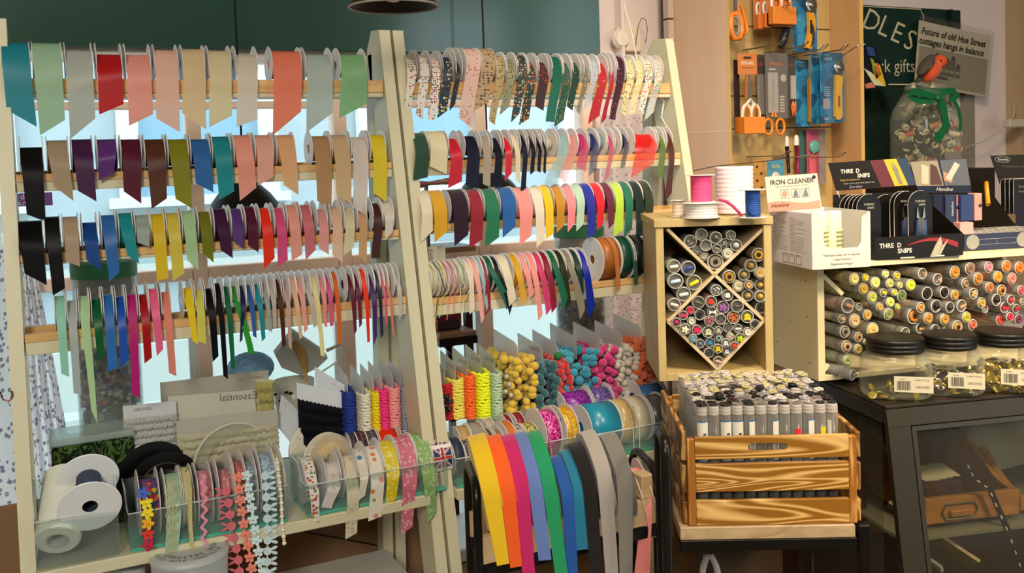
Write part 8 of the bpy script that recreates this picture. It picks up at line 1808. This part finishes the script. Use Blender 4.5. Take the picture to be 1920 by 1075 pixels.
def header(st, Fm, px, dep, body, nm='header_card', th=.0015):
    n = Fm.to_3x3() @ V((0, 1, 0)); o = Fm @ V((0, dep, 0)); P_ = [UP(x, y, o, n) for x, y in px]
    m = MB().add(P_ + [p + n * th for p in P_], [(0, 1, 2, 3), (7, 6, 5, 4), (0, 4, 5, 1), (1, 5, 6, 2), (2, 6, 7, 3), (3, 7, 4, 0)]); obj(nm, m, mat(body, .45), st); return P_, n
Pq, n = header(ts, FT, ((1568, 358), (1718, 348), (1700, 296), (1553, 306)), .145, '#1c1612')
def on4(P_, u, v, n, e=.0006): return (P_[0] * (1 - u) + P_[1] * u) * (1 - v) + (P_[3] * (1 - u) + P_[2] * u) * v - n * e
def face(st, P_, n, uv, c, nm, e=.0006): m = MB().add([on4(P_, u, v, n, e) for u, v in uv], [tuple(range(len(uv)))]); return obj(nm, m, mat(c, .45), st)
hx_ = (Pq[1] - Pq[0]).normalized(); hz_ = (Pq[3] - Pq[0]); hz_ = (hz_ - hx_ * hz_.dot(hx_)).normalized()
txt(ts, 'THRE  D', on4(Pq, .23, .60, n), hx_, hz_, .0115, '#d8d0c0', bold=.03); txt(ts, 'SNIPS', on4(Pq, .38, .42, n), hx_, hz_, .0115, '#d8d0c0', bold=.03); txt(ts, 'Finger-fit Guarantee', on4(Pq, .20, .33, n), hx_, hz_, .0055, '#b8a030'); txt(ts, 'Super to use - press fuzzy snips to cut', on4(Pq, .30, .21, n), hx_, hz_, .0045, '#c0b8a8'); txt(ts, 'Sew Easy', on4(Pq, .24, .06, n), hx_, hz_, .008, '#9c9cac', shear=.4)
face(ts, Pq, n, ((.56, .03), (.73, .03), (.70, .99), (.52, .99)), '#5c1c20', 'maroon_panel'); face(ts, Pq, n, ((.73, .03), (.90, .03), (.86, .99), (.70, .99)), '#d8a818', 'yellow_panel'); face(ts, Pq, n, ((.90, .03), (1, .03), (1, .99), (.86, .99)), '#24344c', 'blue_panel')
face(ts, Pq, n, ((.79, .08), (.84, .08), (.83, .5), (.84, .62), (.79, .92), (.80, .62), (.76, .88), (.78, .5)), '#7c7868', 'printed_snips', .001)
m = MB(); P2_ = [UP(x, y, FT @ V((0, .146, 0)), n) for x, y in ((1568, 358), (1553, 306), (1560, 310), (1575, 372))]; m.add(P2_, [(0, 1, 2, 3)]); obj('white_edge', m, mat('#c8c4c0', .5), ts)
back = MB(); back.xf = FT; back.box((0, .148, .001), (wT, .149, .12)); obj('back_wall', back, mat('#14100d', .5), ts)
wire = mat('#b8b4ac', .3, metal=.4)
for i, (px, w_, y_, col) in enumerate(((1574, 44, .10, 0), (1583, 44, .09, 0), (1590, 44, .08, 0), (1598, 46, .07, 0), (1606, 46, .06, 0), (1640, 40, .11, 0), (1668, 44, .08, '#1c2c4c'), (1676, 44, .07, '#1c3c6c'), (1702, 46, .045, '#243c6c'))):
    o = FT @ V((0, y_, 0)); ytop = {5: 364}.get(i, 360 if i > 5 else 366); a = UP(px, ytop + 24, o, nT); b = UP(px + w_, ytop + 22, o, nT); zb_ = BZ + .004; ww = (b - a).length / 2; cc = (a + b) / 2; zt_ = cc.z
    pk = thing('carded_snips', ('black card of thread snips with wire edge, %s in the black carton' % ('%s from left' % OR[i] if i else 'leftmost')), 'tool pack', V((cc.x, cc.y, zb_)), 'carded snips in the black carton')
    arch = [(-ww, 0)] + [(-ww * math.cos(t), ww * math.sin(t) * 1.0) for t in [math.pi * k / 12 for k in range(13)]] + [(ww, 0)]
    Mx = Matrix(((tx_.x, 0, nT.x, cc.x), (tx_.y, 0, nT.y, cc.y), (0, 1, 0, zt_), (0, 0, 0, 1)))
    poly = [(-ww, zb_ - zt_)] + arch[1:-1] + [(ww, zb_ - zt_)]
    obj('card', MB().prism(poly, Mx, .001), mat('#12100e', .35), pk)
    obj('card_edge', MB().tube([Mx @ V((x, y, -.0003)) for x, y in poly[:9]], .0006, 4), wire, pk)
    if i in (4, 7, 8):
        txt(pk, 'THREAD', Mx @ V((0, .004, -.0006)), tx_, tz_, .006, '#b8b0a0'); txt(pk, 'SNIPS', Mx @ V((.004, -.003, -.0006)), tx_, tz_, .006, '#b8b0a0')
    if col:
        for s in (-1, 1): obj('blade', MB().prism([(s * ww * .1, -.030), (s * ww * .36, -.026), (s * ww * .28, -.004)], Mx @ Matrix.Translation((0, 0, -.003)), .001), mat('#7c7c74', .25, metal=.8), pk); obj('handle', MB().prism([(s * ww * .08, -.062), (s * ww * .44, -.062), (s * ww * .40, -.030), (s * ww * .08, -.032)], Mx @ Matrix.Translation((0, 0, -.005)), .004), mat(col, .4), pk)
        m = MB(); m.ball(Mx @ V((0, -.045, -.003)), .012, 12, (1, .5, 1.6)); obj('blister', m, clear('#a8a8a4', .12), pk)
# navy carton with razor boxes (pilling comb)
hc, FH, wH, hH = carton('hemline_carton', 1808, 1990, 472, 455, 440, 0, '#20243c', 'navy blue Hemline display carton printed with a pilling tool', .13, .09)
R3 = FH.to_3x3(); H3 = lambda x, y, z: FH @ V((x, y, z)); hxx = R3 @ V((1, 0, 0)); nH = R3 @ V((0, 1, 0))
for x in (.085, .60):
    obj('round_photo', MB().lathe([(.015, 0), (.0003, 0)], axis(H3(wH * x, -.0006, hH * .52), -nH), 26), mat('#8c8a80', .5), hc)
m = MB(); m.tube([H3(wH * x, -.0006, hH * z) for x, z in ((.15, .34), (.52, .34), (.54, .50), (.52, .66), (.15, .66), (.13, .5))], .0005, 4, closed=True); m.tube([H3(wH * .33, -.0006, hH * .34), H3(wH * .33, -.0006, hH * .66)], .0005, 4); obj('printed_outline', m, mat('#8c9098', .5), hc)
m = MB(); m.xf = FH
m.box((.002, .002, hH * .96), (wH - .002, .125, hH * .97)); obj('perforated_tray', m, pat('#c8c4b8', ['#1c1a1c'], 62, .38, transl=0, kind='grid', stretch=(1, .7, 1)), hc)
Pq, n = header(hc, FH, ((1722, 362), (1822, 362), (1812, 297), (1706, 303)), .128, '#1c2034')
hx_ = (Pq[1] - Pq[0]).normalized(); hz_ = (Pq[3] - Pq[0]); hz_ = (hz_ - hx_ * hz_.dot(hx_)).normalized()
face(hc, Pq, n, ((0, .22), (.50, .22), (.48, .99), (0, .99)), '#8c8268', 'photo_print'); face(hc, Pq, n, ((.52, .22), (1, .22), (.99, .99), (.52, .99)), '#55565c', 'photo_print')
face(hc, Pq, n, ((.10, .30), (.22, .26), (.30, .82), (.18, .90)), '#b8ac90', 'printed_tool', .001); face(hc, Pq, n, ((.25, .25), (.48, .25), (.44, .80), (.34, .90)), '#4c2c28', 'printed_cloth', .0008)
face(hc, Pq, n, ((.56, .45), (.64, .36), (.86, .82), (.78, .92)), '#bcb49c', 'printed_tool', .001); face(hc, Pq, n, ((.52, .38), (.66, .30), (.70, .50), (.54, .66)), '#a87c64', 'printed_hand', .0008)
txt(hc, 'Hemline', on4(Pq, .48, .06, n, .001), hx_, hz_, .012, '#c8c4b4', shear=.4)
for i, (px0, px1, yt, yb, y_, cc, lb) in enumerate(((1750, 1772, 366, 420, .075, '#181c30', 'navy boxed tool at the left, darkest one'), (1772, 1798, 366, 420, .07, '#1c2440', 'navy boxed tool with white Hemline lettering and pink edge'), (1801, 1827, 366, 415, .06, '#1c2c58', 'navy boxed tool nearest the pink one'), (1827, 1842, 363, 414, .062, '#c88878', 'pink boxed tool with round navy logo'), (1800, 1826, 418, 440, .012, '#d4988c', 'low pink boxed tool at the carton front'))):
    o = FH @ V((0, y_, 0)); a = UP(px0, yt, o, nH); b = UP(px1, yt, o, nH); c = UP(px0, yb, o, nH); ai, bi, ci = (FH.inverted() @ q for q in (a, b, c))
    bx = thing('boxed_tool', lb, 'small box', c, 'boxed tools in the navy carton'); m = MB(); m.xf = FH; m.box((ai.x + .0005, y_, max(.002, ci.z)), (bi.x - .0005, y_ + .022, ai.z), bev=.001); obj('box_body', m, mat(cc, .4), bx)
    if i == 1: txt(bx, 'Hemline', FH @ V(((ai.x + bi.x) / 2 + .003, y_ - .0005, (ai.z + ci.z) / 2)), (0, 0, 1), -hxx, .009, '#b8b8b4', shear=.4); m = MB(); m.xf = FH; m.box((bi.x - .006, y_ - .0006, max(.002, ci.z) + .001), (bi.x - .0008, y_ - .0002, ai.z - .001)); obj('pink_edge', m, mat('#c88878', .4), bx)
    if i in (1, 3): obj('round_logo', MB().lathe([(.0038, 0), (.0002, 0)], axis(FH @ V((bi.x - .006 if i == 3 else bi.x - .0035, y_ - .0008, (ai.z * .55 + ci.z * .45))), -nH), 16), mat('#1c2044', .5), bx)
# yellow cutter and clear tool behind
tag(obj('yellow_knife', MB().tube([UD(1849, 343, 2.0), UD(1853, 384, 1.98)], .009, 10, flat=.5), mat('#c88c20', .4)), 'yellow handled tool standing behind the pink box', 'tool')
# black press fastener carton at far right
pc_, FP, wP, hP = carton('snap_carton', 1905, 2010, 432, 424, 424, 0, '#1c1814', 'black Pocket Snaps display carton at the right picture edge', .16, .12)
nP = FP.to_3x3() @ V((0, 1, 0)); Pq, n = header(pc_, FP, ((1880, 360), (1990, 360), (1980, 288), (1857, 292)), .15, '#2a241c')
hx_ = (Pq[1] - Pq[0]).normalized(); hz_ = (Pq[3] - Pq[0]); hz_ = (hz_ - hx_ * hz_.dot(hx_)).normalized()
txt(pc_, 'Kramwit', on4(Pq, .16, .86, n), hx_, hz_, .0085, '#c8c4b8', bold=.02); m = MB(); m.tube([on4(Pq, .16 + .115 * math.cos(a), .885 + .075 * math.sin(a), n, .0008) for a in [k * .3927 for k in range(16)]], .0006, 4, closed=True); obj('oval_logo', m, mat('#c8c4b8', .5), pc_)
txt(pc_, 'Pocket Power Snaps', on4(Pq, .33, .66, n), hx_, hz_, .0098, '#6c6454')
for i in range(4):
    o = FP @ V((0, .10 - i * .02, 0)); a = UP(1876 + i * 8, 336, o, nP); b = UP(1932 + i * 8, 334, o, nP); c = UP(1876 + i * 8, 402, o, nP); ai, bi, ci = (FP.inverted() @ q for q in (a, b, c)); y_ = .10 - i * .02
    bx = thing('snap_card', 'black snap fastener card with silver edge, %s at the right edge' % OR[i], 'card pack', c, 'snap cards in the far right carton'); m = MB(); m.xf = FP; m.box((ai.x, y_, max(.002, ci.z)), (bi.x, y_ + .001, ai.z), bev=.0004); obj('card', m, mat('#1c1a16', .4), bx)
    m = MB(); m.xf = FP; m.tube([V((ai.x, y_ - .0005, max(.003, ci.z))), V((ai.x, y_ - .0005, ai.z - .004)), V((ai.x + .004, y_ - .0005, ai.z)), V((bi.x, y_ - .0005, ai.z))], .0006, 4); obj('card_edge', m, wire, bx)
    if i == 3: txt(bx, 'Pocket', FP @ V((ai.x + .025, y_ - .0008, ai.z - .022)), FP.to_3x3() @ V((1, 0, 0)), (0, 0, 1), .008, '#8c8474'); txt(bx, 'Power', FP @ V((ai.x + .025, y_ - .0008, ai.z - .034)), FP.to_3x3() @ V((1, 0, 0)), (0, 0, 1), .008, '#8c8474')
# things glimpsed between the square rack and the long box
og = UD(1452, 540, 2.25); gs = tag(obj('orange_packet', MB().box((og.x - .02, og.y, UD(1452, 593, 2.25).z), (og.x + .05, og.y + .01, UD(1452, 553, 2.25).z)), mat('#c05c20', .5)), 'orange packet glimpsed between square rack and long box', 'packet')
tag(obj('yellow_packet', MB().box((og.x - .02, og.y + .015, UD(1452, 560, 2.25).z), (og.x + .05, og.y + .02, UD(1452, 535, 2.25).z)), mat('#a89440', .5)), 'dull yellow packet glimpsed above the orange packet', 'packet')
tag(obj('background_shelf', MB().box((og.x - .10, og.y - .01, UD(1452, 596, 2.25).z - .008), (og.x + .12, og.y + .08, UD(1452, 594, 2.25).z)).box((og.x - .10, og.y + .082, 0), (og.x + .12, og.y + .09, UD(1452, 533, 2.25).z)).box((og.x - .10, og.y - .01, UD(1452, 536, 2.25).z - .004), (og.x + .12, og.y + .08, UD(1452, 533, 2.25).z + .004)), mat('#b89c78', .5)), 'pale shelf edges glimpsed between rack and long box', 'shelf')
tag(obj('green_bundle', MB().box((og.x - .03, og.y + .0, UD(1452, 531, 2.25).z), (og.x + .05, og.y + .03, UD(1452, 500, 2.25).z), bev=.003), mat('#0e4430', .7)), 'dark green bundle glimpsed beside the square rack', 'bundle')
